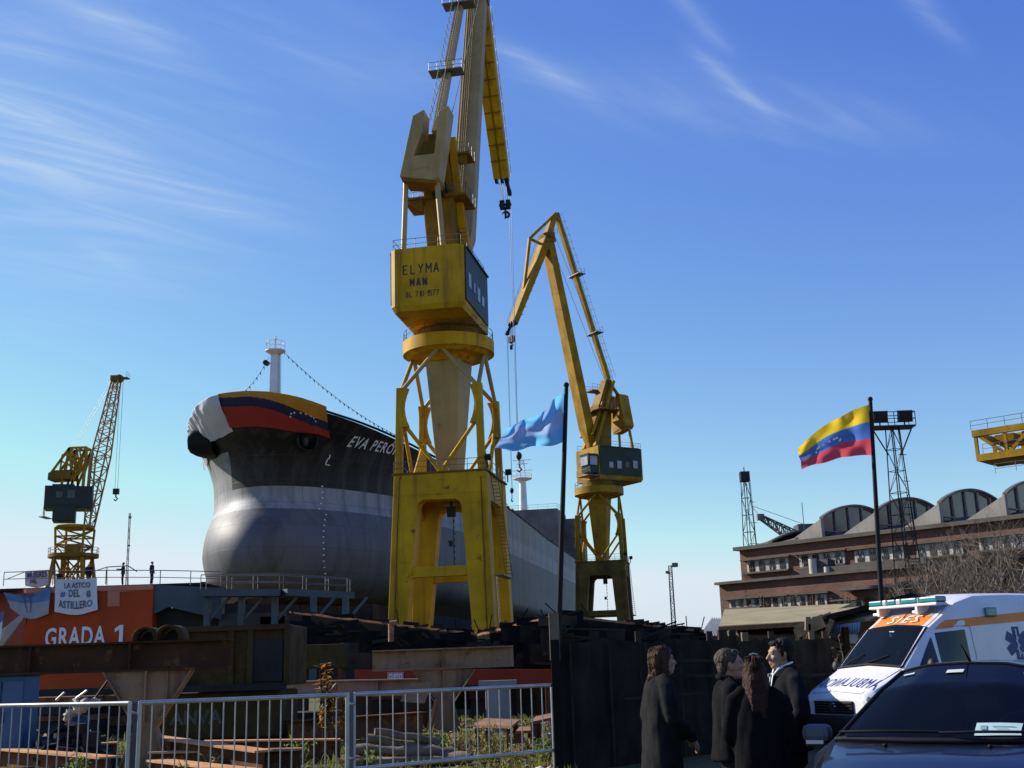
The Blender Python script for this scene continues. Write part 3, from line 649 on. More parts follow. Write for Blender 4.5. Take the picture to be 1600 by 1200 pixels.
    lattice(m, sec(f0, .35, 1.2), sec(md, 1.25, 1.2), 6, .16, .085); lattice(m, sec(md, 1.25, 1.2), sec(tp, .55, .6), 9, .15, .075)
    bo = m.build('boom', mat('faded_red_oxide', (.36, .23, .10), .7, var=.3, scale=.5), R, world=True)
    m = MB(); m.box(tp, (1.5, 1.6, .9)); m.tube(tp + Vector((.6, -.5, .1)), tp + Vector((.6, .5, .1)), .55, n=14); m.box(tp + Vector((1.3, 0, .05)), (1.5, 1.5, .1)); railing(m, [tp + Vector((1.9, -.7, .1)), tp + Vector((1.9, .7, .1))], .9, .7, .03); m.build('boom_head', bw, bo, world=True)
    m = MB(); hk = P(175, 772)
    for s in (-.35, .35): m.tube(tp + Vector((.9 + s * .4, s, 0)), Vector((tp.x + .9 + s * .5, Yd + s * .3, hk.z + .6)), .03, n=4)
    for s in (-.5, .5): m.tube(top1 + Vector((0, s, 0)), tp + Vector((-.4, s, .2)), .03, n=4)
    m.build('hoist_rope', M['rope'], R, world=True)
    hx = tp.x + .9; m = MB(); m.box((hx, Yd, hk.z + .4), (.9, .6, .9)); m.path([(hx, Yd, hk.z), (hx, Yd, hk.z - .5), (hx + .3, Yd, hk.z - .8), (hx, Yd, hk.z - 1.1), (hx - .3, Yd, hk.z - .9)], .12, 6); m.build('hook_block', M['dark'], R, world=True)
lattice_crane()
# ---------------------------------------------------------------- the ship on the slipway
def tab(t, x):
    if x <= t[0][0]: return t[0][1]
    for (a, b), (c, d) in zip(t, t[1:]):
        if x <= c: return b + (d - b) * (x - a) / (c - a)
    return t[-1][1]
S0 = [(0, 4), (1, 1.2), (2, -.4), (3.5, -1.2), (5, -1.5), (6.5, -1.3), (8, -.6), (9, .2), (9.8, 1.0), (11, 1.7), (12.5, 1.5), (15, 1.0), (17, 0), (19, -2.4), (20.5, -3.8), (22, -4.6)]
LE = [(0, 44), (5, 41), (9, 39), (11, 38), (14, 38), (18, 36), (20.5, 33)]
NN = [(0, 1.8), (5, 1.88), (9, 1.84), (11, 1.84), (14, 1.82), (20.5, 1.95)]
SH = [(-6, 21.5), (-3.6, 21.3), (-1, 20.6), (1, 20.0), (5, 19.5), (10, 18.9), (16, 18.3), (23, 17.8), (32, 17.3), (60, 16.9), (100, 15.8), (180, 14.6)]
SF = Fr((-28.75, 125.7, 9.7), -10.4)
def smooth_tab(t, x): return (tab(t, x - .5) + tab(t, x) * 2 + tab(t, x + .5)) / 4
def halfb(s, z):
    s0 = smooth_tab(S0, z)
    if s <= s0: return 0.
    x = min(1, (s - s0) / tab(LE, z)); n = tab(NN, z)
    b = 16 * (1 - (1 - x) ** n) ** (1 / n)
    if z < 2: b *= (1 - (1 - z / 2) ** 2) ** .5 * .12 + .88
    if s > 140 and z < 15:
        t = (s - 140) / 42; b *= 1 - t * t * max(0, (1 - z / 15)) * .9
    return b
def hull_pt(t, z, side, off=0.0):
    """t = distance aft of the stem at that height; side +1 port"""
    s = smooth_tab(S0, z) + t; b = halfb(s, z)
    if off:
        e = .25; s1 = s + e; b1 = halfb(s1, z); d = Vector((b1 - b, e, 0)).normalized()
        return Vector((side * (b + d.y * off), s - d.x * off, z))
    return Vector((side * b, s, z))
def at_s(s, z, side, off=0.0):
    return hull_pt(max(.01, s - smooth_tab(S0, z)), z, side, off)
R = thing('cargo_ship', 'large ship with black bow and grey lower hull standing on the slipway', 'ship', SF.o, SF.yaw)
SHIP = R
def hull_material():
    m = bpy.data.materials.new('hull_paint'); m.use_nodes = True; t = m.node_tree; L = t.links.new; b = t.nodes['Principled BSDF']
    tc = t.nodes.new('ShaderNodeTexCoord'); sp = t.nodes.new('ShaderNodeSeparateXYZ'); L(tc.outputs['Object'], sp.inputs[0])
    def nz(sc, mp=None, det=6):
        n = t.nodes.new('ShaderNodeTexNoise'); n.inputs['Scale'].default_value = sc; n.inputs['Detail'].default_value = det; n.inputs['Roughness'].default_value = .6
        if mp:
            mm = t.nodes.new('ShaderNodeMapping'); mm.inputs['Scale'].default_value = mp; L(tc.outputs['Object'], mm.inputs[0]); L(mm.outputs[0], n.inputs['Vector'])
        else: L(tc.outputs['Object'], n.inputs['Vector'])
        return n.outputs['Fac']
    def math_(op, a, b_):
        n = t.nodes.new('ShaderNodeMath'); n.operation = op
        for i, v in enumerate((a, b_)):
            if isinstance(v, (int, float)): n.inputs[i].default_value = v
            else: L(v, n.inputs[i])
        return n.outputs[0]
    def mix(f, a, b_):
        n = t.nodes.new('ShaderNodeMix'); n.data_type = 'RGBA'; L(f, n.inputs['Factor'])
        for k, v in (('A', a), ('B', b_)):
            if isinstance(v, tuple): n.inputs[k].default_value = (*v, 1)
            else: L(v, n.inputs[k])
        return n.outputs['Result']
    def rg(v, lo, hi, a=0., c=1.):
        r = t.nodes.new('ShaderNodeMapRange'); L(v, r.inputs['Value'])
        for k, q in (('From Min', lo), ('From Max', hi), ('To Min', a), ('To Max', c)): r.inputs[k].default_value = q
        return r.outputs[0]
    # paint follows the water lines: dark grey bottom, pale grey boot top, black topsides forward, pale grey parallel body aft
    grey = mix(rg(nz(.25), .35, .7), (.125, .127, .14), (.09, .092, .102))
    pale = mix(rg(nz(.4), .35, .7), (.29, .295, .31), (.23, .235, .25))
    black = mix(rg(nz(.3), .3, .7), (.006, .006, .007), (.010, .010, .012))
    greytop = mix(rg(nz(.35, (1, 1, .3)), .3, .7), (.24, .25, .26), (.17, .18, .19))
    fwd = math_('LESS_THAN', sp.outputs[1], 44)
    c = mix(math_('GREATER_THAN', sp.outputs[2], 9.6), grey, pale)
    top = mix(fwd, greytop, black)
    stb = math_('MULTIPLY', math_('LESS_THAN', sp.outputs[0], -4.0), math_('LESS_THAN', sp.outputs[2], 16.4))  # low starboard bow takes the paler grey instead of black
    top = mix(stb, top, greytop)
    c = mix(math_('GREATER_THAN', sp.outputs[2], 12.2), c, top)
    st = rg(nz(1, (.6, 1.1, .045), 8), .47, .72, 0, .7)
    c = mix(st, c, (.06, .055, .05))
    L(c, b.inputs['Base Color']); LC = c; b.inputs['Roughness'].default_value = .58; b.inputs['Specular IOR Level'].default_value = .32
    br = t.nodes.new('ShaderNodeTexBrick'); mm = t.nodes.new('ShaderNodeMapping'); mm.inputs['Rotation'].default_value = (PI / 2, 0, PI / 2)
    cmb = t.nodes.new('ShaderNodeCombineXYZ'); L(sp.outputs[1], cmb.inputs[0]); L(sp.outputs[2], cmb.inputs[1]); L(cmb.outputs[0], br.inputs['Vector'])
    br.inputs['Scale'].default_value = 1; br.inputs['Brick Width'].default_value = 7; br.inputs['Row Height'].default_value = 2.6; br.inputs['Mortar Size'].default_value = .05
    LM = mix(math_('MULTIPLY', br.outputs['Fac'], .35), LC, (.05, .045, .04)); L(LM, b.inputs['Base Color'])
    h = math_('ADD', math_('MULTIPLY', br.outputs['Fac'], -.5), math_('MULTIPLY', nz(.5, (1, 1, .5)), 1.2))
    bp = t.nodes.new('ShaderNodeBump'); bp.inputs['Strength'].default_value = .35; bp.inputs['Distance'].default_value = .12; L(h, bp.inputs['Height']); L(bp.outputs[0], b.inputs['Normal'])
    return m
ts = [0, .02, .06, .14, .28, .5, .8, 1.2, 1.7, 2.3, 3, 3.8, 4.8, 6, 7.5, 9, 11, 13, 15.5, 18, 21, 24, 27, 30, 34, 38, 43, 50, 60, 75, 90, 105, 120, 135, 146, 156, 166, 176]
NZ = 34
m = MB()
for side in (1, -1):
    rows = []
    for t in ts:
        row = []
        for j in range(NZ + 1):
            zz = 0.0; k = (j / NZ)
            # highest point of this strake: follow the sheer
            z = k * 21.2
            for _ in range(3):
                zt = tab(SH, smooth_tab(S0, z) + t); z = k * zt
            row.append(hull_pt(t, max(z, .001), side))
        rows.append(row)
    m.grid(rows)
    m.poly([r for r in rows[-1]] + [Vector((0, rows[-1][-1].y, rows[-1][-1].z)), Vector((0, rows[-1][0].y, 0))])
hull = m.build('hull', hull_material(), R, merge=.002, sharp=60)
deck_pts = lambda side: [at_s(tab(S0, 21) + .3 + t, tab(SH, tab(S0, 20) + t) - 1.1 if t < 26 else tab(SH, t - 4) - .05, side, -.12) for t in ts[4:]]
m = MB(); pa, sb = deck_pts(1), deck_pts(-1); m.grid([pa, sb]); m.build('deck', mat('deck_paint', (.16, .07, .05), .7), R)
m = MB(); m.path([at_s(tab(SH, 0) * 0 + smooth_tab(S0, tab(SH, t - 4)) + t, tab(SH, t - 4) + .02, 1) for t in ts[:-1]], .14, 6); m.path([at_s(smooth_tab(S0, tab(SH, t - 4)) + t, tab(SH, t - 4) + .02, -1) for t in ts[:-1]], .14, 6)
m.build('bulwark_rail', M['black'], R)
# name on the port bow, welded draught marks, load mark
def arc(z, s_from, side=1):
    tb = [(0., s_from)]; p = at_s(s_from, z, side); s = s_from; d = 0
    while s < s_from + 30:
        s += .2; q = at_s(s, z, side); d += (q - p).length; p = q; tb.append((d, s))
    return tb
def on_hull(x, y, tb, z0, off=.06): return at_s(tab(tb, x), z0 + y, 1, off)
def hull_text(name, body, size, s0, z0, space=1.1, bold=.02, width=None):
    tb = arc(z0, s0); mm = MB(); lettering(mm, body, size, lambda x, y: on_hull(x, y, tb, z0), space=space, bold=bold, width=width)
    return mm.build(name, M['letter_white'], R)
hull_text('ship_name', 'EVA PERÓN', 1.62, 6.2, 17.0, 1.18, .026, 8.7)
m = MB(); tb = arc(14.8, 5.0)
hook = [(0.0, 1.9), (.25, 1.2), (-.3, 1.15), (-.75, .95), (-.9, .55), (-.75, .2), (-.3, .08), (.9, 0)]
m.path([on_hull(x * .65, y * .6, tb, 14.75, .06) for x, y in hook], .075, 5); m.build('bulb_mark', M['letter_white'], R)
m = MB()
for k in range(34):
    z = 12.6 - k * .33
    if k % 2 == 0: continue
    tb = arc(z, smooth_tab(S0, z) + 3.5 + (.9 if z < 9 else 0) + .06 * max(0, 9 - z))
    for a, b in ((0, .22),): m.poly([on_hull(x, y, tb, z, .05) for x, y in ((0, 0), (.22, 0), (.22, .13), (0, .13))])
m.build('draught_marks', M['letter_white'], R)
# hawse pipe (port) and anchor bolster (starboard)
c = at_s(2.1, 17.1, 1, .2); n = (at_s(2.1, 17.1, 1, 1.2) - at_s(2.1, 17.1, 1, 0)).normalized()
m = MB(); pr = [c - n * 1.4, c + n * .2, c + n * .55, c + n * .62]; m.path(pr, [.95, 1.1, 1.22, 1.12], 20, 0, False); m.path([c + n * .6, c - n * .6], [.95, .9], 20, 0, False); m.blob(c + n * -.3, (.5, .5, .9), 10, 8); m.build('hawse_pipe', mat('hawse_black', (.02, .02, .022), .5), R)
c = at_s(4.5, 17.0, -1, 0); m = MB(); rows = []
for k in range(13):
    ph = 2 * PI * k / 12; rr = []
    for j, (o_, w_, h_) in enumerate(((-1.2, 3.0, 1.75), (1.0, 2.8, 1.6), (1.7, 2.5, 1.4), (2.0, 1.8, 1.0), (2.05, .02, .02))):
        s = c.y + math.copysign(abs(math.cos(ph)) ** .6, math.cos(ph)) * w_; z = c.z + .95 + math.copysign(abs(math.sin(ph)) ** .6, math.sin(ph)) * h_
        rr.append(Vector((c.x - o_ * .95, s - o_ * .35, z)))
    rows.append(rr)
m.grid(rows); m.build('anchor_bolster', M['black'], R, merge=.001, sharp=50)
# foremast on the forecastle
fm = SF.M.inverted() @ at(429, 618, 133); m = MB(); z0 = 18.6; zt = (SF.M.inverted() @ at(429, 555, 133)).z; X, Yy = fm.x, fm.y
m.hexa([(X - .55, Yy - .5, z0), (X + .55, Yy - .5, z0), (X + .55, Yy + .5, z0), (X - .55, Yy + .5, z0), (X - .42, Yy - .4, zt), (X + .42, Yy - .4, zt), (X + .42, Yy + .4, zt), (X - .42, Yy + .4, zt)])
fmst = m.build('foremast', M['white'], R)
m = MB(); m.disc((X, Yy, zt), .5, .45, 16, 0, 1.2); m.disc((X, Yy, zt + .45), 1.2, .12, 16); railing(m, [(X + 1.15 * math.cos(k * PI / 5), Yy + 1.15 * math.sin(k * PI / 5), zt + .55) for k in range(10)], 1.05, 2, .03, True, True)
m.tube((X, Yy, zt + .5), (X, Yy, zt + 2.4), .1); m.box((X, Yy, zt + 2.0), (.5, .1, .1)); m.build('mast_platform', M['white'], fmst)
m = MB(); ladder(m, (X + .75, Yy, z0), (X + .62, Yy, zt + .5), .4, (0, 1, 0), .35, .03); m.build('mast_ladder', M['railing'], fmst)
m = MB(); m.tube((X - .4, Yy - .3, zt - 1.0), (X - .95, Yy - .3, zt - 1.0), .06); m.tube((X - .95, Yy - .1, zt - 1.0), (X - .95, Yy - .75, zt - 1.0), .32, n=12); m.build('searchlight', M['dark'], fmst)
# unfinished deckhouse aft and radar mast
inv = SF.M.inverted()
def blk(name, x0, x1, ytop, Yd, s_len, mm, z0=14.0):
    a, b = inv @ at(x0, ytop, Yd), inv @ at(x1, ytop, Yd); m = MB()
    m.hexa([(u, v, z) for z in (z0, a.z) for u, v in ((a.x, a.y), (b.x, a.y), (b.x, a.y + s_len), (a.x, a.y + s_len))]); return m.build(name, mm, R), a, b
dm = mat('primer_grey', (.16, .155, .15), .7, var=.35, scale=.3, streak=(.08, .075, .07))
h1, a, b = blk('deckhouse', 780, 873, 799, 268, 14, dm)
m = MB(); railing(m, [(a.x, a.y, a.z), (b.x, a.y, a.z), (b.x, a.y + 10, a.z)], 1.1, 2, .05); m.build('railing', M['white'], h1)
h2, a2, b2 = blk('deckhouse', 860, 907, 812, 276, 12, dm)
m = MB(); 
for k in range(3): m.box(((a2.x + b2.x) / 2 + 2.2, a2.y - .1, a2.z - 1.5 - k * 2.6), (1.2, .2, 1.1))
m.build('window', M['windowdark'], h2)
rmx = inv @ at(818, 797, 272); rt = (inv @ at(818, 752, 272)).z; m = MB(); m.tube((rmx.x, rmx.y, a.z - .2), (rmx.x, rmx.y, rt), 1.0, .8, 12); rm = m.build('radar_mast', M['white'], R)
m = MB(); m.disc((rmx.x, rmx.y, rt), .9, .5, 16, 0, 2.2); m.disc((rmx.x, rmx.y, rt + .5), 2.3, .15, 16); railing(m, [(rmx.x + 2.2 * math.cos(k * PI / 6), rmx.y + 2.2 * math.sin(k * PI / 6), rt + .6) for k in range(12)], 1.1, 2, .05, True, True)
for u in (-.7, .7): m.tube((rmx.x + u, rmx.y, rt), (rmx.x + u * .5, rmx.y, rt + 5.2), .12)
for z, w_ in ((2.6, 2.4), (4.2, 1.4), (5.1, 2.2)): m.tube((rmx.x - w_, rmx.y, rt + z), (rmx.x + w_, rmx.y, rt + z), .09)
m.tube((rmx.x, rmx.y, rt + 4), (rmx.x, rmx.y, rt + 6.6), .07); m.build('mast_platform', M['white'], rm)
# small gear standing along the port edge of the main deck
m = MB(); rr = random.Random(3)
for k in range(16):
    s = 62 + k * 5.2 + rr.uniform(-1, 1); p = at_s(s, 15.5, 1, -.5); p.z = tab(SH, s); q = rr.uniform(.4, .9); m.box(p + Vector((0, 0, q / 2)), (.5, rr.uniform(.5, 1.6), q))
    m.tube(p, p + Vector((0, 0, 1.1)), .05, n=4)
m.build('deck_fittings', M['dark'], R)
m = MB(); pts = []
for s in range(50, 64, 2): p = at_s(s, 15.8, 1, -.2); p.z = tab(SH, s); pts.append(p)
railing(m, pts, 1.1, 2, .04); m.build('railing', M['railing'], R)

# ---------------------------------------------------------------- cloths hung over the bow
def cloth_mat(name, col, tr=None): return mat(name, col, .85, var=.12, scale=.5, translucent=tr)
def drape(q0, q1, depth, n, off=.2, seed=0, wav=.14, lift=.3, over=1.2):
    """cloth hung over the rail from q0 to q1 metres round the stem (negative: starboard)"""
    rows = []
    for i in range(n + 1):
        q = q0 + (q1 - q0) * i / n; sd = 1 if q >= 0 else -1; t = abs(q); row = []; zt = tab(SH, t - 4.2) + lift
        for j in range(49):
            k = j / 48; z = zt - depth(i / n) * k
            wv = wav * (noise.noise(Vector((q * .6, z * .22, seed))) + .7 * noise.noise(Vector((q * 1.5, z * .3, seed + 5))) + .4 * noise.noise(Vector((q * 3.4 + z * .5, z * .9, seed + 9)))) + .1
            p = hull_pt(max(t, .02), min(z, 21.6), sd, 0); g = hull_pt(max(t, .02) + .4, min(z, 21.6), sd, 0) - p
            d = Vector((abs(g.y), -abs(g.x), 0)).normalized(); d.x *= sd
            if t < .5: d = (d * (t / .5) + Vector((0, -1, 0)) * (1 - t / .5)).normalized()
            p = p + d * (off + wv); p.z = z + .08 * noise.noise(Vector((q * .7, seed, 2)))
            row.append(p)
        inn = row[0].copy(); inn.x *= .8; inn.y += over * .8; inn.z = zt + .25 + .12 * noise.noise(Vector((q * .8, seed, 7)))
        row.insert(0, inn); rows.append(row)
    return rows
fl = [cloth_mat('flag_gold', (.50, .235, .02)), cloth_mat('flag_navy', (.014, .02, .085)), cloth_mat('flag_red', (.34, .03, .025)), M['clothwhite']]
m = MB(); NI = 70
rows = drape(-.42, 4.5, lambda k: 3.25 + .25 * math.sin(k * 5), NI, seed=1)
m.grid(rows, 0, True, lambda i, j: 0 if j < 1 + 24.0 * min(1, .22 + 1.1 * i / NI) else (1 if j < 1 + 24.0 * min(1, .22 + 1.1 * i / NI) + 13 else 2))
for k in range(8):
    ph = PI * (1.0 - k / 7); i = 41 + math.cos(ph) * 13; jj = 30 - math.sin(ph) * 7; a_ = rows[int(i)][int(jj)]; b_ = rows[int(i) + 1][int(jj)]; c_ = rows[int(i)][int(jj) + 1]
    ex, ez = (b_ - a_).normalized(), (c_ - a_).normalized(); nn = ex.cross(ez).normalized(); nn = nn if nn.x > 0 else -nn; ctr = a_ + nn * .07
    m.poly([ctr + (ex * math.sin(q * PI / 5) + ez * -math.cos(q * PI / 5)) * (.17 if q % 2 == 0 else .08) for q in range(10)], 3)
fo = m.build('flag', fl, None); fo.matrix_world = SF.M.copy()
tag(fo, 'large yellow, blue and red flag draped over the black bow of the ship', 'flag')
m = MB(); m.grid(drape(-.40, -9.5, lambda k: 3.1 + .5 * math.sin(k * 7 + 1) + .3 * k, 70, seed=8, wav=.32, off=.25), 0)
fo = m.build('flag', [mat('bow_cloth_white', (.60, .61, .68), .85, var=.2, scale=.25, col2=(.42, .47, .62))], None, merge=.01); fo.matrix_world = SF.M.copy()
tag(fo, 'pale grey white cloth wrapped round the very tip of the bow', 'flag')
# strings of pennants from the foremast
def pennants(a, b, sag, n, label):
    a, b = Vector(a), Vector(b); t = thing('pennant_string', label, 'bunting', a, 0, 'pennant strings on the ship'); m = MB(); pts = []
    for i in range(25):
        k = i / 24; p = a.lerp(b, k); p.z -= sag * 4 * k * (1 - k); pts.append(p)
    m.path(pts, .025, 4); m.build('cord', M['rope'], t, world=True); cols = [M['white'], M['rusty'], M['blue'], M['dark']]
    for i in range(n):
        k = (i + .5) / n; p = a.lerp(b, k); p.z -= sag * 4 * k * (1 - k); d = (b - a).normalized() * .16
        m = MB(); m.poly([p - d, p + d, p + Vector((.1, .05, -.42))]); m.build('pennant', cols[i % 4], t, world=True)
W = lambda p: SF.M @ Vector(p)
pennants(W((X + .8, Yy, zt + .6)), at(640, 690, 137), 1.1, 30, 'long string of small pennants running from the foremast aft to the ship deck')
pennants(W((X - .8, Yy, zt - .2)), at(376, 617, 129), .5, 8, 'short string of small pennants running from the foremast to the bow tip')
# ---------------------------------------------------------------- head of the slipway (orange wall), platform, banners
YS = 88.0
A = lambda x, y, d=0.0: at(x, y, YS + d)
R = thing('slipway_head', 'big orange steel wall at the head of the slipway with white lettering', 'slipway wall', (at(120, 1000, YS).x, YS, 0))
zt = A(130, 917).z
xl, xlb, xr = A(52, 950).x, A(24, 1030).x, A(238, 960).x
m = MB(); zs = A(40, 975).z
m.prism([(xl - .6, YS, zt), (xl - .3, YS, A(45, 955).z), (A(20, 1045).x, YS, .2), (xr, YS, .2), (xr, YS, zt)], (0, 1.2, 0)); face = m.build('main_panel', M['orange'], R, world=True)
m = MB(); m.hexa([(xl - .6, YS + .3, .2), (A(-60, 950).x, YS + 5, .2), (A(-60, 950).x, YS + 6, .2), (xl - .6, YS + 1.2, .2), (xl - .6, YS + .3, zt), (A(-60, 950).x, YS + 5, zt), (A(-60, 950).x, YS + 6, zt), (xl - .6, YS + 1.2, zt)]); m.build('wing_panel', M['orangedeep'], R, world=True)
m = MB(); m.box(((xl + xr) / 2 - .3, YS - .06, zt - .18), (xr - xl + .6, .12, .36)); m.build('top_band', M['salmon'], R, world=True)
m = MB()
m.prism([A(168, 922, -.05), A(168, 948, -.05), A(187, 947, -.05), A(187, 925, -.05), A(236, 921, -.05), A(236, 918, -.05)], (0, .04, 0)); m.build('paint_patch', M['salmon'], R, world=True)
m = MB(); p0 = A(69, 1011, -.05); lettering(m, 'GRADA', 1.95, lambda x, y: Vector((p0.x + x, YS - .05, p0.z + y + x * .012)), space=1.1, bold=.04, width=A(165, 1000).x - p0.x)
m.poly([Vector((A(179, 1000).x + x, YS - .05, p0.z + .08 + y)) for x, y in ((.33, 0), (.62, 0), (.62, 1.36), (.36, 1.36), (0, 1.12), (0, .84), (.33, 1.05))]); m.build('lettering', M['letter_white'], R, world=True)
m = MB(); m.prism([(xr, YS + .15, zt), (xr, YS + .15, A(240, 960).z), (A(262, 945).x, YS + .15, A(262, 948).z), (A(345, 970).x, YS + .15, A(345, 968).z), (A(345, 915).x, YS + .15, A(345, 918).z)], (0, 1, 0)); m.build('side_panel', M['tealwall'], R, world=True)
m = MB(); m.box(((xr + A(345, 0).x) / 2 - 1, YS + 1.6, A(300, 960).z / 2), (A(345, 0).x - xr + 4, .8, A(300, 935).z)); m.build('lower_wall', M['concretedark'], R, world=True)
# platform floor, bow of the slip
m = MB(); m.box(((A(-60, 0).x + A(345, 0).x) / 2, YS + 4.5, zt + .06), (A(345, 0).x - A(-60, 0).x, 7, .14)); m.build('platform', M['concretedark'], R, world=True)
m = MB()
for a, b, d in (((10, 922), (90, 900), 0), ((38, 898), (75, 893), .3)): pass
railing(m, [A(5, 916, .3), A(82, 914, .3), A(165, 913, .3), A(250, 913, .3), A(345, 915, .3)], 1.05, 2.2, .035)
for x in (150, 208): pass
m.path([A(143, 894, .5), A(167, 886, .5), A(200, 884, .5), A(214, 893, .5)], .04, 4); m.path([A(10, 905, .4), A(40, 893, .4), A(76, 891, .4), A(90, 900, .4)], .04, 4)
for x, y in ((167, 886), (200, 884), (40, 893), (76, 891)): m.tube(A(x, y, .45), A(x, 914, .45), .04, n=4)
m.build('railing', M['railing'], R, world=True)
m = MB(); q = [A(-5, 1018, -2), A(-5, 990, -2), A(30, 962, -2), A(38, 963, -2), A(4, 1008, -2)]; m.prism(q, (0, .25, 0)); m.build('side_strut', mat('pale_strut', (.42, .36, .36), .7, var=.2), R, world=True)
# concrete and steel behind, under the bow
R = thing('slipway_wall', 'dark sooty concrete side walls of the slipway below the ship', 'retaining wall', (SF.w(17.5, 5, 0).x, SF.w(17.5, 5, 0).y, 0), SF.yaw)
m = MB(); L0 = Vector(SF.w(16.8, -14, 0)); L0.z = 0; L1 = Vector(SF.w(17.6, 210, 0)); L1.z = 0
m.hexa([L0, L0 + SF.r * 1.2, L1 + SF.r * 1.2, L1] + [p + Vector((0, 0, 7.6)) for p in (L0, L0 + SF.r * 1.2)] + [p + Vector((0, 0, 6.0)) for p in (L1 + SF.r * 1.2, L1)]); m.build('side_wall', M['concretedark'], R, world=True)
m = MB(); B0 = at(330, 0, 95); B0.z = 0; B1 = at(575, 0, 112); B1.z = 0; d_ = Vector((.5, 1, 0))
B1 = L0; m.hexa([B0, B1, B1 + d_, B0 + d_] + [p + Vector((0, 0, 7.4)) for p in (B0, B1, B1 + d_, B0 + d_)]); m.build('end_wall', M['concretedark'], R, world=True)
m = MB()
for k in range(9):
    p = SF.w(0, 3 + k * 9, 0); m.box((p.x, p.y, 4.85), (6 if k else 3, 1.4, 9.6), M=Matrix.Rotation(SF.yaw, 3, 'Z'))
m.build('keel_block', M['wooddark'], R, world=True)
# walkway in front of the bow with handrails
R = thing('walkway', 'grey steel walkway with handrails crossing in front of the hull', 'walkway', (at(430, 0, 86).x, 86, 0))
W0, W1, W2 = at(318, 922, 86), at(440, 921, 86), at(545, 926, 90)
m = MB()
for a, b in ((W0, W1), (W1, W2)): m.bar(a - Vector((0, 0, .25)), b - Vector((0, 0, .25)), 1.6, .5)
m.build('floor', M['tealwall'], R, world=True)
m = MB(); railing(m, [W0 + Vector((0, -.8, 0)), W1 + Vector((0, -.8, 0)), W2 + Vector((0, -.8, 0))], 1.05, 1.6, .035); railing(m, [W0 + Vector((0, .7, 0)), W1 + Vector((0, .7, 0)), W2 + Vector((0, .7, 0))], 1.05, 1.6, .035); m.build('railing', M['railing'], R, world=True)
m = MB()
for x in (325, 378, 430, 490, 540):
    p = at(x, 930, 86.5); m.bar((p.x, p.y, 0), (p.x, p.y, p.z), .45, .45); m.bar((p.x, p.y, p.z - 2), (p.x + 1.6, p.y, p.z - .2), .2, .2)
m.build('support', M['tealwall'], R, world=True)
m = MB(); p = at(600, 966, 90)
for x, y, w_, h_ in ((470, 962, 6, 3.6), (395, 958, 5, 2.6)):
    q = at(x, y, 89); m.box((q.x, 89, q.z - h_ / 2), (w_, .6, h_))
m.build('side_plate', mat('dim_steel_plate', (.05, .055, .058), .6, var=.4, scale=.4), R, world=True)

# banners tied to the railing
def banner(label, quad, mats, mif, texts, d=-.3, sag=.12):
    a, b, c, e = [A(x, y, d) for x, y in quad]   # tl tr br bl
    t = thing('banner', label, 'banner', (a + b) / 2, 0, 'cloth banners on the slipway platform'); m = MB(); rows = []
    def P(u, v, o=0):
        p = a.lerp(b, u).lerp(e.lerp(c, u), v); p.z += -sag * math.sin(PI * u) * (v if v > .5 else 1 - v) * 1.6 + .1 * math.cos(2 * PI * u) * (v - .5)
        p.y += .10 * noise.noise(Vector((u * 4, v * 3, quad[0][0]))) + .06 * math.sin(u * 9 + v * 3) - o; return p
    for j in range(15): rows.append([P(i / 24, j / 14) for i in range(25)])
    m.grid(rows, 0, True, mif); m.build('cloth', mats, t, world=True)
    for body, size, u0, v0, mt, sp in texts:
        W_ = (b - a).length; H_ = (a - e).length; mm = MB(); lettering(mm, body, size, lambda x, y: P(u0 + x / W_, v0 - y / H_, .05), width=sp * W_, bold=.012, res=2); mm.build('lettering', mt, t, world=True)
    return t
ink = mat('banner_ink', (.10, .09, .16), .8, var=.2, scale=3); inkb = mat('banner_blue', (.10, .11, .45), .8, var=.2, scale=3)
banner('white cloth banner with three lines of dark lettering above the orange wall', [(86, 903), (151, 901), (153, 954), (85, 957)], [M['clothwhite']], None,
       [('LA ASTCO', .6, .22, .27, ink, .62), ('DEL', .78, .33, .53, ink, .27), ('ASTILLERO', .72, .1, .84, ink, .78), ('#', .6, .14, .53, inkb, .12), ('@', .6, .74, .53, ink, .11)])
m = MB(); 
banner('blue and white cloth banner with a dark painted head on the orange wall', [(6, 924), (80, 915), (76, 960), (16, 951)], [mat('banner_sky', (.10, .21, .38), .85, var=.25, scale=.8), mat('banner_grey', (.33, .34, .37), .85, var=.2, scale=.8)],
       lambda i, j: 0 if i < 7 else 1, [('( )', 1.1, .42, .62, ink, .16), ('~', 2.6, .38, .55, ink, .25)], sag=.3)
banner('white sheet lettered in grey capitals behind the platform railing', [(40, 893), (76, 891), (77, 915), (40, 917)], [mat('thin_banner_white', (.62, .60, .58), .85, var=.1)], None, [('MUJERES', .6, .06, .4, ink, .86), ('DEL', .35, .2, .75, ink, .3)], d=1.2, sag=.03)
banner('blue and white striped cloth hanging at the far left edge of the orange wall', [(-22, 958), (6, 954), (2, 1000), (-22, 1004)], [mat('banner_blue_stripe', (.10, .17, .42), .85, var=.2), M['clothwhite']], lambda i, j: 0 if i < 5 else 1, [], d=-2.6)
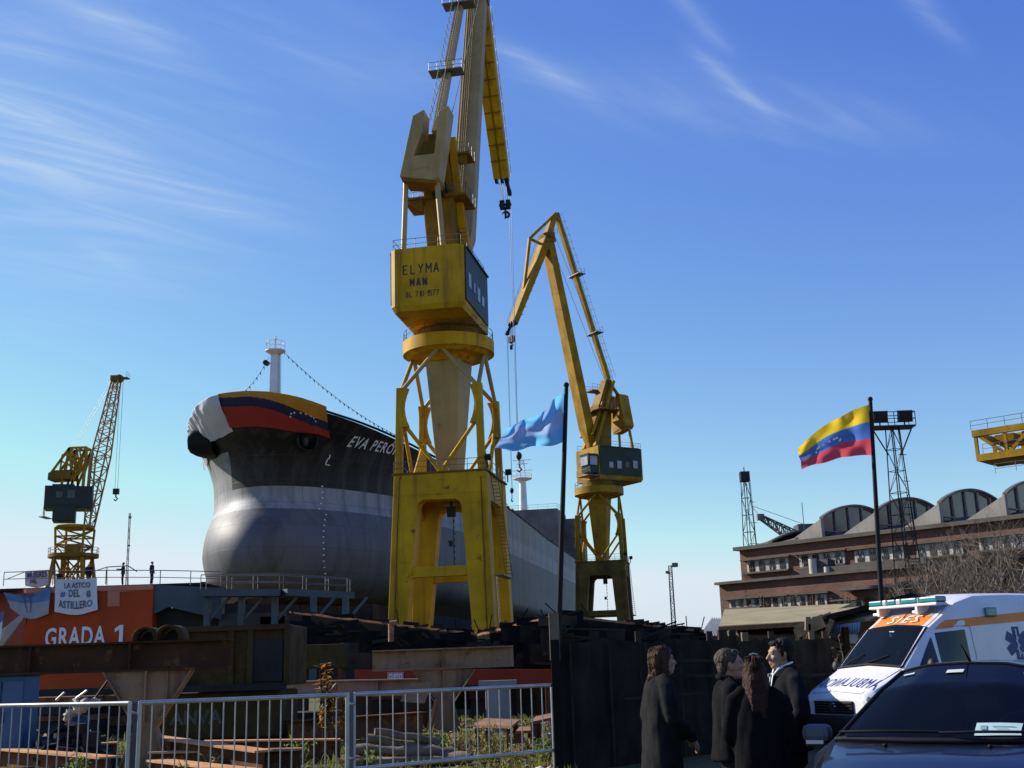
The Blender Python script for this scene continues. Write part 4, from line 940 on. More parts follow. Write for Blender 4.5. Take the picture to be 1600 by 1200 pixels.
# ---------------------------------------------------------------- brick workshop with shell roofs
BFm = Fr((21.33, 111.4, 0), -47.5)
def brick_material():
    m = bpy.data.materials.new('brick_wall'); m.use_nodes = True; t = m.node_tree; L = t.links.new; b = t.nodes['Principled BSDF']
    tc = t.nodes.new('ShaderNodeTexCoord'); mp = t.nodes.new('ShaderNodeMapping'); mp.inputs['Rotation'].default_value = (PI / 2, 0, 0); L(tc.outputs['Object'], mp.inputs[0])
    br = t.nodes.new('ShaderNodeTexBrick'); L(mp.outputs[0], br.inputs['Vector']); br.inputs['Scale'].default_value = 1
    br.inputs['Brick Width'].default_value = .5; br.inputs['Row Height'].default_value = .16; br.inputs['Mortar Size'].default_value = .018
    br.inputs['Color1'].default_value = (.19, .075, .045, 1); br.inputs['Color2'].default_value = (.13, .054, .034, 1); br.inputs['Mortar'].default_value = (.15, .11, .09, 1)
    n = t.nodes.new('ShaderNodeTexNoise'); n.inputs['Scale'].default_value = .22; n.inputs['Detail'].default_value = 8; n.inputs['Roughness'].default_value = .7; L(tc.outputs['Object'], n.inputs['Vector'])
    r = t.nodes.new('ShaderNodeMapRange'); r.inputs['From Min'].default_value = .35; r.inputs['From Max'].default_value = .7; r.inputs['To Min'].default_value = .6; r.inputs['To Max'].default_value = 1.25; L(n.outputs['Fac'], r.inputs['Value'])
    mx = t.nodes.new('ShaderNodeMix'); mx.data_type = 'RGBA'; mx.blend_type = 'MULTIPLY'; mx.inputs['Factor'].default_value = 1; L(br.outputs['Color'], mx.inputs['A']); L(r.outputs[0], mx.inputs['B'])
    L(mx.outputs['Result'], b.inputs['Base Color']); b.inputs['Roughness'].default_value = .9; return m
M['brick'] = brick_material()
M['shell'] = mat('roof_shell_concrete', (.30, .28, .255), .85, var=.3, scale=.5, streak=(.16, .15, .13), bump=.15)
M['shelldark'] = mat('roof_felt', (.11, .10, .095), .85, var=.4, scale=.6, streak=(.2, .18, .16))
M['roofglass'] = mat('sooty_roof_glass', (.022, .028, .044), .18, var=.4, scale=1.2)
M['coping'] = mat('dirty_coping', (.11, .095, .08), .9, var=.4, scale=.7, streak=(.06, .055, .05))
M['pier'] = mat('pale_window_pier', (.52, .48, .42), .85, var=.3, scale=1.5, streak=(.2, .17, .14))
R = thing('brick_workshop', 'two storey brick workshop with barrel roof lights behind the bare trees', 'factory building', BFm.o, BFm.yaw)
U1 = 62; ZR = 12.0; ZL = 8.45; VL = -4.7
m = MB(); m.hexa([(u, v, z) for z in (0, ZR - .34) for u, v in ((0, 0), (U1, 0), (U1, 46), (0, 46))]); wall = m.build('wall', M['brick'], R)
m = MB(); m.box((U1 / 2, 22.9, ZR - .18), (U1 + .8, 46.8, .34)); m.build('cornice', M['coping'], R)
m = MB(); m.hexa([(u, v, z) for z in (0, ZL - .22) for u, v in ((.9, VL), (U1, VL), (U1, -.01), (.9, -.01))]); low = m.build('lower_wall', M['brick'], R)
m = MB(); m.box((U1 / 2 + .45, VL / 2 - .1, ZL - .1), (U1 - .5, -VL + .7, .24)); m.build('terrace_slab', M['coping'], R)
def loc(x, y, v): return BFm.loc(x, y, v)
def window_band(xs, ytop, ybot, v, parent, slope_fix=True, broken=0, npane=4, tone=None):
    """row of panes between pale piers; xs = left and right column in the photograph"""
    a = loc(xs[0], ytop[0], v); b = loc(xs[1], ytop[1], v); zt = (a.z + b.z) / 2; zb = loc(xs[0], ybot, v).z; u0, u1 = a.x, b.x
    mm = MB(); mm.box(((u0 + u1) / 2, v - .02, (zt + zb) / 2), (u1 - u0, .3, zt - zb)); mm.build('window_piers', M['pier'], parent)
    mm = MB(); mm.box(((u0 + u1) / 2, v - .3, zb - .1), (u1 - u0 + .5, .6, .16)); mm.box(((u0 + u1) / 2, v - .3, zt + .1), (u1 - u0 + .9, .6, .14)); mm.build('window_ledge', M['coping'], parent)
    w_ = (u1 - u0) / npane
    for k in range(npane):
        mm = MB(); c = u0 + (k + .5) * w_; ww = w_ * .55; 
        mm.box((c, v - .10, (zt + zb) / 2), (ww, .22, zt - zb - .12)); f = mm.build('window', M['windowdark'], parent)
        mm = MB(); rr = random.Random(k * 7 + int(xs[0]))
        for i in range(1, 3): mm.box((c - ww / 2 + ww * i / 3, v - .225, (zt + zb) / 2), (.05, .03, zt - zb - .14))
        for i in range(1, 3): mm.box((c, v - .225, zb + (zt - zb) * i / 3), (ww, .03, .05))
        mm.build('frame', M['coping'], f)
        mm = MB()
        for i in range(3):
            for j in range(3):
                if rr.random() < .15: mm.box((c - ww / 2 + ww * (i + .5) / 3, v - .215, zb + (zt - zb) * (j + .5) / 3), (ww / 3 - .06, .014, (zt - zb) / 3 - .08))
        if mm.v: mm.build('pane', M['windowpale'], f)
V = -.02
for xs, yt, yb in (((1168, 1232), (876, 872), 895), ((1250, 1320), (867, 862), 887), ((1336, 1413), (860, 853), 880), ((1432, 1504), (851, 846), 872), ((1530, 1600), (842, 836), 861), ((1622, 1690), (834, 829), 850)):
    window_band(xs, yt, yb, V, wall)
for xs, yt, yb, n_ in (((1141, 1190), (938, 935), 950, 4), ((1206, 1262), (933, 930), 952, 4), ((1275, 1292), (929, 927), 950, 1), ((1310, 1350), (941, 937), 952, 3)):
    window_band(xs, yt, yb, VL - .02, low, npane=n_)
# terrace clutter
m = MB()
for x, y, w_, h_ in ((1272, 904, .7, 1.5), (1294, 908, .5, .7)):
    p = loc(x, y, -2.5); m.tube((p.x, -2.5, ZL), (p.x, -2.5, ZL + h_), w_ * .5, n=12)
m.build('vent_pipe', M['pier'], R)
m = MB(); p = loc(1282, 905, -2); m.box((p.x, -1.6, ZL + .7), (2.0, 1.2, 1.4)); p = loc(1360, 950, VL); m.box((p.x + 6, VL - .7, 6.9), (16, 1.4, .25)); m.box((p.x - 2, -2.2, ZL + .35), (12, .5, .7)); m.build('ledge', M['coping'], R)
# roof lights: a shell rising from the roof to an arched glazed face
def rooflight(u, hw, big=True):
    H0, H1, D, Ls = (1.75, 1.55, 13.0, 3.6) if big else (.15, 2.4, 12, 4.5)
    n = 22; arcp = []
    for i in range(n + 1):
        k = i / n; arcp.append((.6 + D * k, H0 + H1 * math.sin(PI * k) ** .85 if big else H0 + H1 * .55 * math.sin(PI * k)))
    m = MB(); e = .35 if big else .2
    outer = [(u, v, ZR + h) for v, h in arcp]; back = [(u - Ls, v, ZR + .02) for v, h in arcp]
    m.grid([[Vector(p).lerp(Vector(q), k / 5) for k in range(6)] for p, q in zip(outer, back)])
    # end walls
    m.poly([(u, .6, ZR), outer[0], back[0]]); m.poly([(u, .6 + D, ZR), outer[-1], back[-1]])
    sh = m.build('roof_shell', M['shell'] if big else M['shelldark'], wall)
    m = MB()
    for (v0, h0), (v1, h1) in zip(arcp, arcp[1:]): m.hexa([(u - .1, v0, ZR + h0), (u + .3, v0, ZR + h0), (u + .3, v1, ZR + h1), (u - .1, v1, ZR + h1), (u - .1, v0, ZR + h0 + .18), (u + .3, v0, ZR + h0 + .18), (u + .3, v1, ZR + h1 + .18), (u - .1, v1, ZR + h1 + .18)])
    m.build('arch_rim', M['shelldark'], sh)
    if not big: return
    m = MB(); m.poly([(u - .06, .7, ZR)] + [(u - .06, v, ZR + h - .02) for v, h in arcp] + [(u - .06, .5 + D, ZR)]); gl = m.build('roof_glazing', M['roofglass'], sh)
    m = MB()
    for k in (.0, .18, .36, .54, .72, .9):
        v = .7 + D * k; h = H0 + H1 * math.sin(PI * (v - .6) / D) ** .85 if 0 < v - .6 < D else H0
        m.box((u + .02, v, ZR + h / 2), (.16, .15 if k else .45, h))
    for z in (1.3,): m.box((u + .02, .6 + D / 2, ZR + z * .55), (.1, D, .1))
    m.build('mullion', M['shell'], gl)
    m = MB(); m.grid([[(u + .1, .6 + D * .05, ZR + .05), (u + 2.6, 2 + D * .05, ZR + .03)]] + [[(u + .1, .6 + D * k / 8, ZR + .05 + 1.0 * math.sin(PI * k / 8)), (u + 2.6, 2 + D * k / 8, ZR + .03)] for k in range(1, 8)]); m.build('valley', M['shelldark'], sh)
for x, big in ((1196, False), (1238, False)):
    p = loc(x, 845, 0); rooflight(p.x, 3, big)
for x in (1284, 1370, 1469, 1572, 1690):
    # where the foot of the upright edge stands
    y = 834 - (x - 1284) * .117 ; p = loc(x, y, .6); rooflight(p.x, 3, True)
m = MB(); p = loc(1256, 820, 8); m.tube((p.x, 8, ZR), (p.x, 8, loc(1256, 785, 8).z), .04, n=5); m.build('aerial', M['rope'], R)

# ---------------------------------------------------------------- lattice masts
def light_mast(label, x0, xtop, ybase, ytop, Yd, wb, wt, head):
    b, t_ = at(x0, ybase, Yd), at(xtop, ytop, Yd); b.z = 0
    R = thing('light_mast', label, 'lattice mast', (b.x, Yd, 0), rad(20)); T = Matrix.Rotation(rad(20), 4, 'Z')
    q = [(-1, -1), (1, -1), (1, 1), (-1, 1)]; t_.x = b.x
    m = MB(); lattice(m, [b + T @ Vector((a * wb, c * wb, 0)) for a, c in q], [t_ + T @ Vector((a * wt, c * wt, 0)) for a, c in q], 11, .05, .026); m.build('frame', M['dark'], R, world=True)
    m = MB(); ladder(m, b + T @ Vector((wb + .3, 0, 0)), t_ + T @ Vector((wt + .3, 0, 0)), .45, (0, 1, 0), .8, .025)
    for k in range(1, 9): p = b.lerp(t_, k / 9); m.tube(p + T @ Vector((wt, 0, 0)), p + T @ Vector((wt + 1.0 - k * .03, 0, 0)), .03, n=4)
    m.build('ladder', M['dark'], R, world=True)
    if head:
        m = MB(); m.box(t_ + Vector((0, 0, .05)), (3.4, 1.6, .12)); railing(m, [t_ + Vector((-1.7, -.8, .1)), t_ + Vector((1.7, -.8, .1)), t_ + Vector((1.7, .8, .1)), t_ + Vector((-1.7, .8, .1))], 1.1, 1.7, .035, True, True)
        for s in (-1, 1): m.tube(t_ + Vector((s * .5, 0, -2.2)), t_ + Vector((s * 1.6, 0, 0)), .06, n=4)
        m.build('platform', M['dark'], R, world=True)
        for s in (-1.05, .95):
            m = MB(); m.box(t_ + Vector((s, -.6, .85)), (1.1, .45, .95), M=Matrix.Rotation(rad(12), 3, 'X')); m.tube(t_ + Vector((s, -.3, .1)), t_ + Vector((s, -.4, .8)), .06); m.build('floodlight', M['dark'], R, world=True)
    else:
        m = MB(); m.box(t_ + Vector((0, 0, .5)), (1.0, 1.0, 1.1)); m.tube(t_, t_ + Vector((0, 0, 1.6)), .05); m.build('lamp_head', M['dark'], R, world=True)
light_mast('tall dark lattice mast carrying two square floodlights in front of the workshop roof', 1426, 1398, 960, 669, 92, .95, .36, True)
light_mast('slim dark lattice mast standing at the left end of the workshop roof', 1176, 1161, 905, 752, 128, .85, .32, False)
R = thing('jib_crane', 'pale lattice crane jib poking out from behind the workshop roof', 'crane', (at(1260, 850, 170).x, 170, 0))
m = MB(); a, b = at(1188, 808, 170), at(1245, 842, 170); q = [(-1, -1), (1, -1), (1, 1), (-1, 1)]
sec = lambda p, s: [p + Vector((0, s * i, s * j)) for i, j in q]
lattice(m, sec(b, 1.0), sec(a, .35), 9, .11, .07); m.box(a, (1.0, .8, .9)); m.build('jib', mat('faded_grey_steel', (.22, .2, .17), .7, var=.3), R, world=True)
m = MB(); c = b + Vector((1.5, 0, 0)); m.bar(c, (c.x, c.y, 0), 2.5, 2.5); m.bar(c + Vector((0, 0, -1)), c + Vector((0, 0, 2)), 3, 3); m.build('body', M['tealwall'], R, world=True)
m = MB(); s_ = at(1172, 783, 129); m.tube(a, at(1174, 790, 170), .035, n=4); m.tube(at(1174, 790, 170), c + Vector((0, 0, 2)), .035, n=4); m.build('stay_rope', M['rope'], R, world=True)

# slender mast seen in the middle distance, guyed radio mast far left
def pole_mast(label, x, ytop, Yd, r, extras):
    p = at(x, ytop, Yd); R = thing('mast', label, 'mast', (p.x, Yd, 0)); q = [(-1, -1), (1, -1), (1, 1), (-1, 1)]
    m = MB(); lattice(m, [(p.x + r * a, Yd + r * c, 0) for a, c in q], [(p.x + r * .7 * a, Yd + r * .7 * c, p.z) for a, c in q], 16, r * .22, r * .1); m.build('frame', M['railing'], R, world=True)
    m = MB()
    for k, dx, s in extras: z = p.z * k; m.tube((p.x, Yd, z), (p.x + dx, Yd, z), r * .25, n=5); m.box((p.x + dx, Yd, z + s * .3), (s, s * .6, s * .7))
    m.build('aerial', M['railing'], R, world=True)
pole_mast('thin grey mast with small lamps standing alone right of the second crane', 1047, 884, 120, .22, [(.99, .5, .6), (.93, -.3, .4), (.4, 1.2, .5), (.36, .8, .4)])
pole_mast('very thin faint radio mast on the horizon left of the ship', 203, 802, 420, .35, [(.97, .1, 1.0), (.8, .2, .8), (.45, .2, .6)])

# ---------------------------------------------------------------- overhead gantry bridge, upper right
GO = at(1521, 690, 125); GF = Fr((GO.x, 125, 0), -42)
R = thing('gantry_crane', 'yellow truss bridge of a gantry crane with handrails at the far right', 'crane', GF.o, GF.yaw)
y_, bw = M['oldyellow'], M['brown']; zt, zb = GF.loc(1521, 674, 0).z - .3, GF.loc(1524, 721, 0).z + .3; x0, x1, Yg = 0, 44, 0
m = MB(); W5 = 5.4
for v in (0, W5):
    m.bar((x0, v, zt), (x1, v, zt), .5, .7); m.bar((x0 + .3, v, zb), (x1, v, zb), .5, .75); n = 14
    for k in range(n + 1):
        x = x0 + .3 + (x1 - x0 - .3) * k / n; m.bar((x, v, zt), (x, v, zb), .34, .34)
        if k < n:
            x2 = x + (x1 - x0 - .3) / n; m.bar((x, v, zt if k % 2 == 0 else zb), (x2, v, zb if k % 2 == 0 else zt), .34, .34)
m.bar((x0 + .3, 0, zt), (x0 + .3, W5, zt), .4, .5); m.bar((x0 + .3, 0, zb), (x0 + .3, W5, zb), .4, .5)
m.build('truss', y_, R)
m = MB(); m.box(((x0 + x1) / 2, W5 / 2, zb - .15), (x1 - x0, 5.0, .18)); m.prism([(x0 + 1.2, .3, zb - .2), (x0 + 26, .3, zb - .2), (x0 + 26, .3, zb - 1.3), (x0 + 6, .3, zb - 1.0)], (0, 4.6, 0)); m.build('floor', bw, R)
m = MB(); m.box((x0 + 7.5, W5 / 2, zt - 1.1), (5, 4.0, 1.5)); m.box((x0 + 3.0, W5 / 2, zt - .8), (2, 3.4, 1.0)); m.build('trolley', bw, R)
m = MB(); railing(m, [(x0, -.3, zt + .4), (x1, -.3, zt + .4)], 1.0, 1.8, .035); railing(m, [(x0, W5 + .3, zt + .4), (x1, W5 + .3, zt + .4)], 1.0, 1.8, .035); railing(m, [(x0 + 1, -.3, zb + .4), (x1, -.3, zb + .4)], 1.0, 1.8, .03); railing(m, [(x0 + 2, -.2, zb - 1.9), (x1, -.2, zb - 1.9)], 1.0, 2.2, .03); m.tube((x0 + 12, 0, zt), (x0 + 12, 0, zt + 4.5), .05)
m.build('railing', M['railing'], R)
for v in (0, W5):
    m = MB(); m.bar((x1 - 6, v, 0), (x1 - 4, v, zb - 1.2), 1.3, 1.3); m.build('support_leg', y_, R)
# ---------------------------------------------------------------- railings along the yard
def ground_pt(x, Y, z=0.0):
    k = at(x, 1040 - (x - 800) * math.tan(ROLL), Y); return Vector((k.x, Y, z))
def fence_panel(label, a, b, nb):
    R = thing('tube_railing', label, 'railing', a, 0, 'grey tube railings round the yard'); d = (b - a); L_ = d.length; d.normalize(); up = Vector((0, 0, 1))
    zt, zb = 1.3, .36; m = MB(); r = .027
    m.tube(a, a + up * (zt + .02), r, n=10); m.tube(b, b + up * (zt + .02), r, n=10); m.tube(a + up * zt, b + up * zt, r * 1.05, n=10); m.tube(a + up * zb, b + up * zb, r, n=10)
    side = Vector((-d.y, d.x, 0))
    for p in (a, b): m.bar(p - side * .28 + up * .02, p + side * .28 + up * .02, .05, .03)
    m.build('frame', M['galv'], R, world=True, sharp=40)
    for k in range(1, nb + 1):
        p = a.lerp(b, k / (nb + 1)); mm = MB(); mm.tube(p + up * zb, p + up * zt, .0085, n=6); mm.build('bar', M['galv'], R, world=True)
    return R
P0, P1, P2, P3 = ground_pt(-62, 15.7), ground_pt(205, 14.5), ground_pt(543, 15.5), ground_pt(861, 18.0)
P1b, P2b = ground_pt(221, 14.55), ground_pt(553, 15.7)
fence_panel('grey railing panel at the left edge, in front of the blue cabinet', P0, P1, 17)
fence_panel('middle grey railing panel in front of the olive tank and rusty beams', P1b, P2, 17)
fence_panel('grey railing panel ending at the black screen, in front of the log pile', P2b, P3, 16)
for p, lab in ((ground_pt(214, 14.6), 'dark slate fence post beside the big rusty trestle'), (ground_pt(549, 15.68), 'dark slate fence post right of the orange leaved shrub')):
    t = thing('fence_post', lab, 'post', p, 0, 'slate posts between the railings'); m = MB(); m.box(p + Vector((0, 0, .66)), (.055, .055, 1.32)); m.build('post', M['fencegrey'], t, world=True)
    
    for zc_ in (1.18, .5): m = MB(); m.tube(p + Vector((-.06, -.03, zc_)), p + Vector((.06, -.03, zc_)), .02); m.build('clamp', M['galv'], t, world=True)

# ---------------------------------------------------------------- hourglass trestles with girders
def trestle(label, x, Y, wt, wn, wb, zt, zn, dep, mt):
    p = ground_pt(x, Y); R = thing('steel_trestle', label, 'trestle', p, rad(4), 'rusty steel trestles in the yard')
    m = MB(); prof = [(-wb, 0), (-wb * .86, .28), (-wn, zn), (-wn * 1.05, zn + .1), (-wt, zt), (wt, zt), (wn * 1.05, zn + .1), (wn, zn), (wb * .86, .28), (wb, 0)]
    m.prism([(u, -.03, z) for u, z in prof], (0, .06, 0)); m.build('web_plate', mt, R)
    for s in (-1, 1):
        m = MB(); q = [(s * wt, zt), (s * wn, zn), (s * wb, 0)]
        for (u0, z0), (u1, z1) in zip(q, q[1:]): m.hexa([(u0 - .015, -dep, z0), (u0 + .015, -dep, z0), (u0 + .015, dep, z0), (u0 - .015, dep, z0), (u1 - .015, -dep, z1), (u1 + .015, -dep, z1), (u1 + .015, dep, z1), (u1 - .015, dep, z1)])
        m.build('flange', M['rustypale'], R)
    m = MB(); m.box((-.02, -.09, (zt + zn) / 2 + .05), (.03, .16, zt - zn - .1)); m.box((wt * .45, -.05, zt - .25), (.02, .08, .5)); m.build('stiffener', mt, R)
    return R
trestle('nearest rusty hourglass trestle behind the left fence post carrying the brown girder', 233, 20.0, .72, .15, .45, 1.70, .78, .16, M['rustypale'])
trestle('pale hourglass trestle in the grass under the far girder behind the railings', 694, 31.0, .80, .23, .42, 1.55, .70, .2, M['rustypale'])
def girder(label, a, b, h, w_, mt, extra=None):
    a, b = Vector(a), Vector(b); R = thing('steel_girder', label, 'girder', (a + b) / 2, 0, 'steel girders in the yard'); m = MB(); d = (b - a).normalized(); up = Vector((0, 0, 1)); s = d.cross(up).normalized()
    m.bar(a, b, .03, h - .02); m.build('web', mt, R, world=True)
    m = MB(); m.bar(a + up * h / 2, b + up * h / 2, w_, .035); m.build('top_flange', mt, R, world=True)
    m = MB(); m.bar(a - up * h / 2, b - up * h / 2, w_, .035); m.build('bottom_flange', mt, R, world=True)
    n = max(2, int((b - a).length / 1.3))
    for k in range(1, n):
        p = a.lerp(b, k / n); m = MB(); m.box(p, (.025 if abs(d.x) > .5 else w_ * .95, w_ * .95 if abs(d.x) > .5 else .025, h - .05)); m.build('stiffener', mt, R, world=True)
    return R
g0, g1 = at(-90, 1031, 20.4), at(366, 1027, 20.2); 
girder('long dark rusty girder resting on the nearest trestle at the left', (g0.x, 20.1, 1.95), (g1.x, 20.0, 1.95), .46, .30, mat('girder_dark_rust', (.075, .038, .022), .8, spec=.1, var=.4, scale=1.5, rust=(.15, .07, .03), rust_amt=.3, bump=.2))
g0, g1 = at(582, 1020, 31), at(802, 1018, 31)
girder('shorter brown girder on top of the far hourglass trestle', (g0.x, 31, 1.83), (g1.x, 31.1, 1.85), .5, .34, M['rustypale'])
m = MB()
for x in (352, 341): pass
# two curved hoops standing on the near girder
def hoop(label, x, Y, r, z):
    p = at(x, 1000, Y); R = thing('steel_hoop', label, 'hoop', (p.x, Y, z), 0, 'half round hoops on the near girder'); m = MB(); rows = []
    for k in range(15):
        t = PI * k / 14; c = Vector((p.x + r * math.cos(t), Y, z + r * .15 + r * math.sin(t))); rows.append([c + Vector((0, v, 0)) for v in (-.28, .28)])
    rows.insert(0, [Vector((p.x + r, Y + v, z)) for v in (-.28, .28)]); rows.append([Vector((p.x - r, Y + v, z)) for v in (-.28, .28)])
    m.grid(rows); rows2 = [[q + Vector((0, 0, -.05)) * 1 for q in r_] for r_ in rows]; m.grid([[Vector((p.x + (q.x - p.x) * .82, q.y, z + (q.z - z) * .84)) for q in r_] for r_ in rows])
    for e in (0, 1):
        m.grid([[r_[e], Vector((p.x + (r_[e].x - p.x) * .82, r_[e].y, z + (r_[e].z - z) * .84))] for r_ in rows])
    m.build('shell', M['olive'], R, world=True, merge=.001)
    m = MB(); m.poly([Vector((p.x + r * .8 * math.cos(PI * k / 12), Y + .1, z + r * .8 * math.sin(PI * k / 12))) for k in range(13)]); m.build('back_plate', M['dark'], R, world=True)
hoop('left dark half round hoop standing on the near girder', 232, 20.05, .2, 2.2)
hoop('right half round hoop with pale rim standing on the near girder', 269, 20.05, .22, 2.2)

# ---------------------------------------------------------------- olive tank
Yt = 26.5; a, b = at(292, 1040, Yt), at(449, 1040, Yt); R = thing('steel_tank', 'big old olive yellow steel tank behind the near girder', 'tank', ((a.x + b.x) / 2, Yt, 0), 0)
z0, zt_ = .22, at(400, 976, Yt).z; z1 = at(400, 1072, Yt).z
m = MB(); m.box(((a.x + b.x) / 2, Yt + 1.2, (z1 + zt_) / 2), (b.x - a.x, 2.4, zt_ - z1)); m.build('upper_shell', M['olive'], R, world=True, bevel=.04)
c = at(215, 1100, Yt); m = MB(); m.box(((c.x + b.x) / 2 - .1, Yt + 1.3, (z0 + z1) / 2 - .05), (b.x - c.x - .2, 2.2, z1 - z0 - .1)); m.build('lower_shell', M['olive'], R, world=True, bevel=.05)
m = MB()
for x in (292, 362, 392, 449): p = at(x, 1030, Yt); m.box((p.x, Yt - .05, (z1 + zt_) / 2), (.12, .1, zt_ - z1))
m.box(((a.x + b.x) / 2, Yt - .06, zt_ - .06), (b.x - a.x + .1, .12, .12)); m.build('rib', M['olive'], R, world=True)
m = MB(); m.box((at(300, 1050, Yt).x, Yt - .03, z1 - .02), (4.2, .3, .14)); m.box((at(418, 1020, Yt).x, Yt - .03, z1 + .55), (.7, .05, .9)); m.build('ledge', M['dark'], R, world=True)
m = MB(); p = at(262, 1133, Yt); lettering(m, 'ANVA', .42, lambda x, y: Vector((p.x + x, Yt + .19, p.z + y)), bold=.012); m.build('graffiti', mat('chalk', (.13, .13, .10), .9, var=.4, scale=6), R, world=True)
m = MB(); m.box(((c.x + b.x) / 2, Yt + 1.3, .11), (b.x - c.x - .6, 1.6, .22)); m.build('skid', M['wooddark'], R, world=True)
# dark sheds behind: rusty roof edge, near-black sheets carrying the shade below it
def lean_to(label, x0, y0, x1, y1, Ya, Yb, drop, depth, zfloor=0.0, back=True):
    a, b = at(x0, y0, Ya), at(x1, y1, Yb); R = thing('lean_to_shed', label, 'shed', ((a.x + b.x) / 2, (Ya + Yb) / 2, 0), 0, 'black sheet sheds along the slipway'); up = Vector((0, 0, 1)); dv = Vector((0, depth, 0))
    m = MB(); n = 26; rows = []
    for i in range(n + 1):
        p = a.lerp(b, i / n) + up * (.05 * noise.noise(Vector((i * .35, x0, 0)))); rows.append([p + up * .03, p + dv - up * .35])
    m.grid(rows); rows2 = [[q - up * .08 for q in r_] for r_ in rows]; m.grid(rows2); m.grid([[r_[0], r_[0] - up * .08] for r_ in rows]); m.build('roof', M['rustybright'], R, world=True)
    m = MB(); rows = []
    for i in range(n * 3 + 1):
        k = i / (n * 3); p = a.lerp(b, k) + Vector((0, -.06, -.05)); rows.append([p, p - up * (drop + .5 * noise.noise(Vector((k * 9, x0, 4))) + .15 * noise.noise(Vector((k * 60, x0, 4))))])
    m.grid(rows, 0, True); m.build('front_sheet', M['tar'], R, world=True)  # near-black: shade of the roof slope put into the sheet's colour
    q = random.Random(int(x0)); pm = [mat('tar_patch_a', (.030, .024, .018), .85, var=.5, scale=1.5, spec=.06, rust=(.06, .03, .015), rust_amt=.3), mat('tar_patch_b', (.012, .012, .013), .85, var=.4, scale=1.5, spec=.06), mat('tar_patch_c', (.045, .042, .036), .85, var=.5, scale=1.2, spec=.06)]
    m = MB()
    for k in range(46):
        t = q.random(); c = a.lerp(b, t) + Vector((0, -.10 - .004 * k, -q.uniform(.15, drop))); sw_, sh_ = q.uniform(.25, 1.3), q.uniform(.08, .7); m.box(c, (sw_, .02, sh_), q.choice((0, 1, 1, 2)), Matrix.Rotation(q.gauss(0, .10), 3, 'Y'))
    for k in range(16):
        t = q.random(); c = a.lerp(b, t) + Vector((0, -.32, -q.uniform(.05, drop * .8))); L_ = q.uniform(.6, 2.2); m.bar(c, c + Vector((L_, .05, q.gauss(0, .25))), .06, .05, q.choice((0, 1, 2)))
    for k in range(18):
        t = q.random(); c = a.lerp(b, t) + Vector((0, q.uniform(.1, 1.2), .0)); m.box(c + up * q.uniform(.02, .08), (q.uniform(.15, .7), q.uniform(.1, .5), q.uniform(.05, .22)), q.choice((0, 1, 2)), Matrix.Rotation(q.uniform(-.2, .2), 3, 'Y'))
    for k in range(5):
        t = q.random(); c = a.lerp(b, t) + Vector((0, .5, -.1)); m.bar(c, c + Vector((q.gauss(0, .3), 0, q.uniform(.3, .7))), .035, .035, 1)
    tag(m.build('patch_sheets', pm, R, world=True), kind='stuff')
    for k in range(5):
        p = a.lerp(b, (k + .03) / 4.1); m = MB(); m.box((p.x, p.y + .2, p.z / 2 - .05), (.16, .16, p.z - .1)); m.build('post', M['wooddark'], R, world=True)
    if back:
        m = MB(); m.hexa([a + dv - up * a.z, b + dv - up * b.z, b + dv * 1.05 - up * b.z, a + dv * 1.05 - up * a.z, a + dv - up * .5, b + dv - up * .5, b + dv * 1.05 - up * .5, a + dv * 1.05 - up * .5]); m.build('back_wall', M['tar'], R, world=True)  # near-black: shade inside the shed put into the wall's colour
    return R
lean_to('long black shed with rusty roof edge sloping down to the foot of the tall crane', 452, 956, 748, 991, 44, 40, 1.15, 7)
lean_to('black shed rising to the right behind the left flag pole', 746, 992, 874, 960, 39, 36, 1.5, 6)
lean_to('low black shed with ragged roof right of the left flag pole', 872, 961, 1100, 986, 36, 46, 1.3, 7)
p = at(612, 975, 40.5); m = MB(); m.tube((p.x, 40.3, p.z - .6), (p.x, 40.3, p.z), .10, n=12); m.tube((p.x - .05, 40.3, p.z), (p.x + .2, 40.3, p.z + .02), .10, n=12)
tag(m.build('roof_vent', M['rustybright']), 'small rusty round vent on the edge of the long black shed roof', 'roof vent')

# ---------------------------------------------------------------- black screen behind the people
S0_, S1_ = ground_pt(866, 18.1), ground_pt(1300, 24.5)
R = thing('screen_fence', 'tall black sheet fence behind the group of people', 'fence', (S0_ + S1_) / 2, 0); m = MB(); rows = []; up = Vector((0, 0, 1)); H = 1.94
for i in range(181):
    k = i / 180; p = S0_.lerp(S1_, k) + Vector((0, .05 * noise.noise(Vector((k * 14, 0, 3))) + .02 * (i % 2), 0)); rows.append([p + up * z + Vector((0, .07 * noise.noise(Vector((k * 10, z, 8))) + .03 * noise.noise(Vector((k * 36, z * 3, 2))), 0)) for z in (.0, .5, 1.0, 1.5, H + .07 * noise.noise(Vector((k * 9, 1, 1))) + .04 * noise.noise(Vector((k * 40, 1, 5))))])
m.grid(rows, 0, True); bs_ = m.build('black_sheet', mat('black_sheeting', (.026, .024, .020), .8, var=.6, scale=1.5, spec=.08, streak=(.03, .028, .024)), R, world=True)
for k in range(5):
    p = S0_.lerp(S1_, (k + .02) / 4.1) + Vector((0, .12, 0)); m = MB(); m.box(p + up * 1.05, (.1, .1, 2.1)); m.build('post', M['wooddark'], R, world=True)
m = MB(); q = random.Random(6)
for k in range(14):
    t_ = q.random(); p = S0_.lerp(S1_, t_); a_ = p + Vector((0, -.10, q.uniform(.2, 1.7))); m.bar(a_, a_ + Vector((q.uniform(.4, 1.6), .14, q.gauss(0, .08))), .03, q.uniform(.02, .06))
for k in range(9): p = S0_.lerp(S1_, (k + .4) / 9); m.bar(p + Vector((0, -.09, .02)), p + Vector((0, -.09, 1.9)), .035, .04)
m.build('batten', mat('dusty_batten', (.05, .046, .038), .9, var=.5, scale=3, spec=.05), R, world=True)
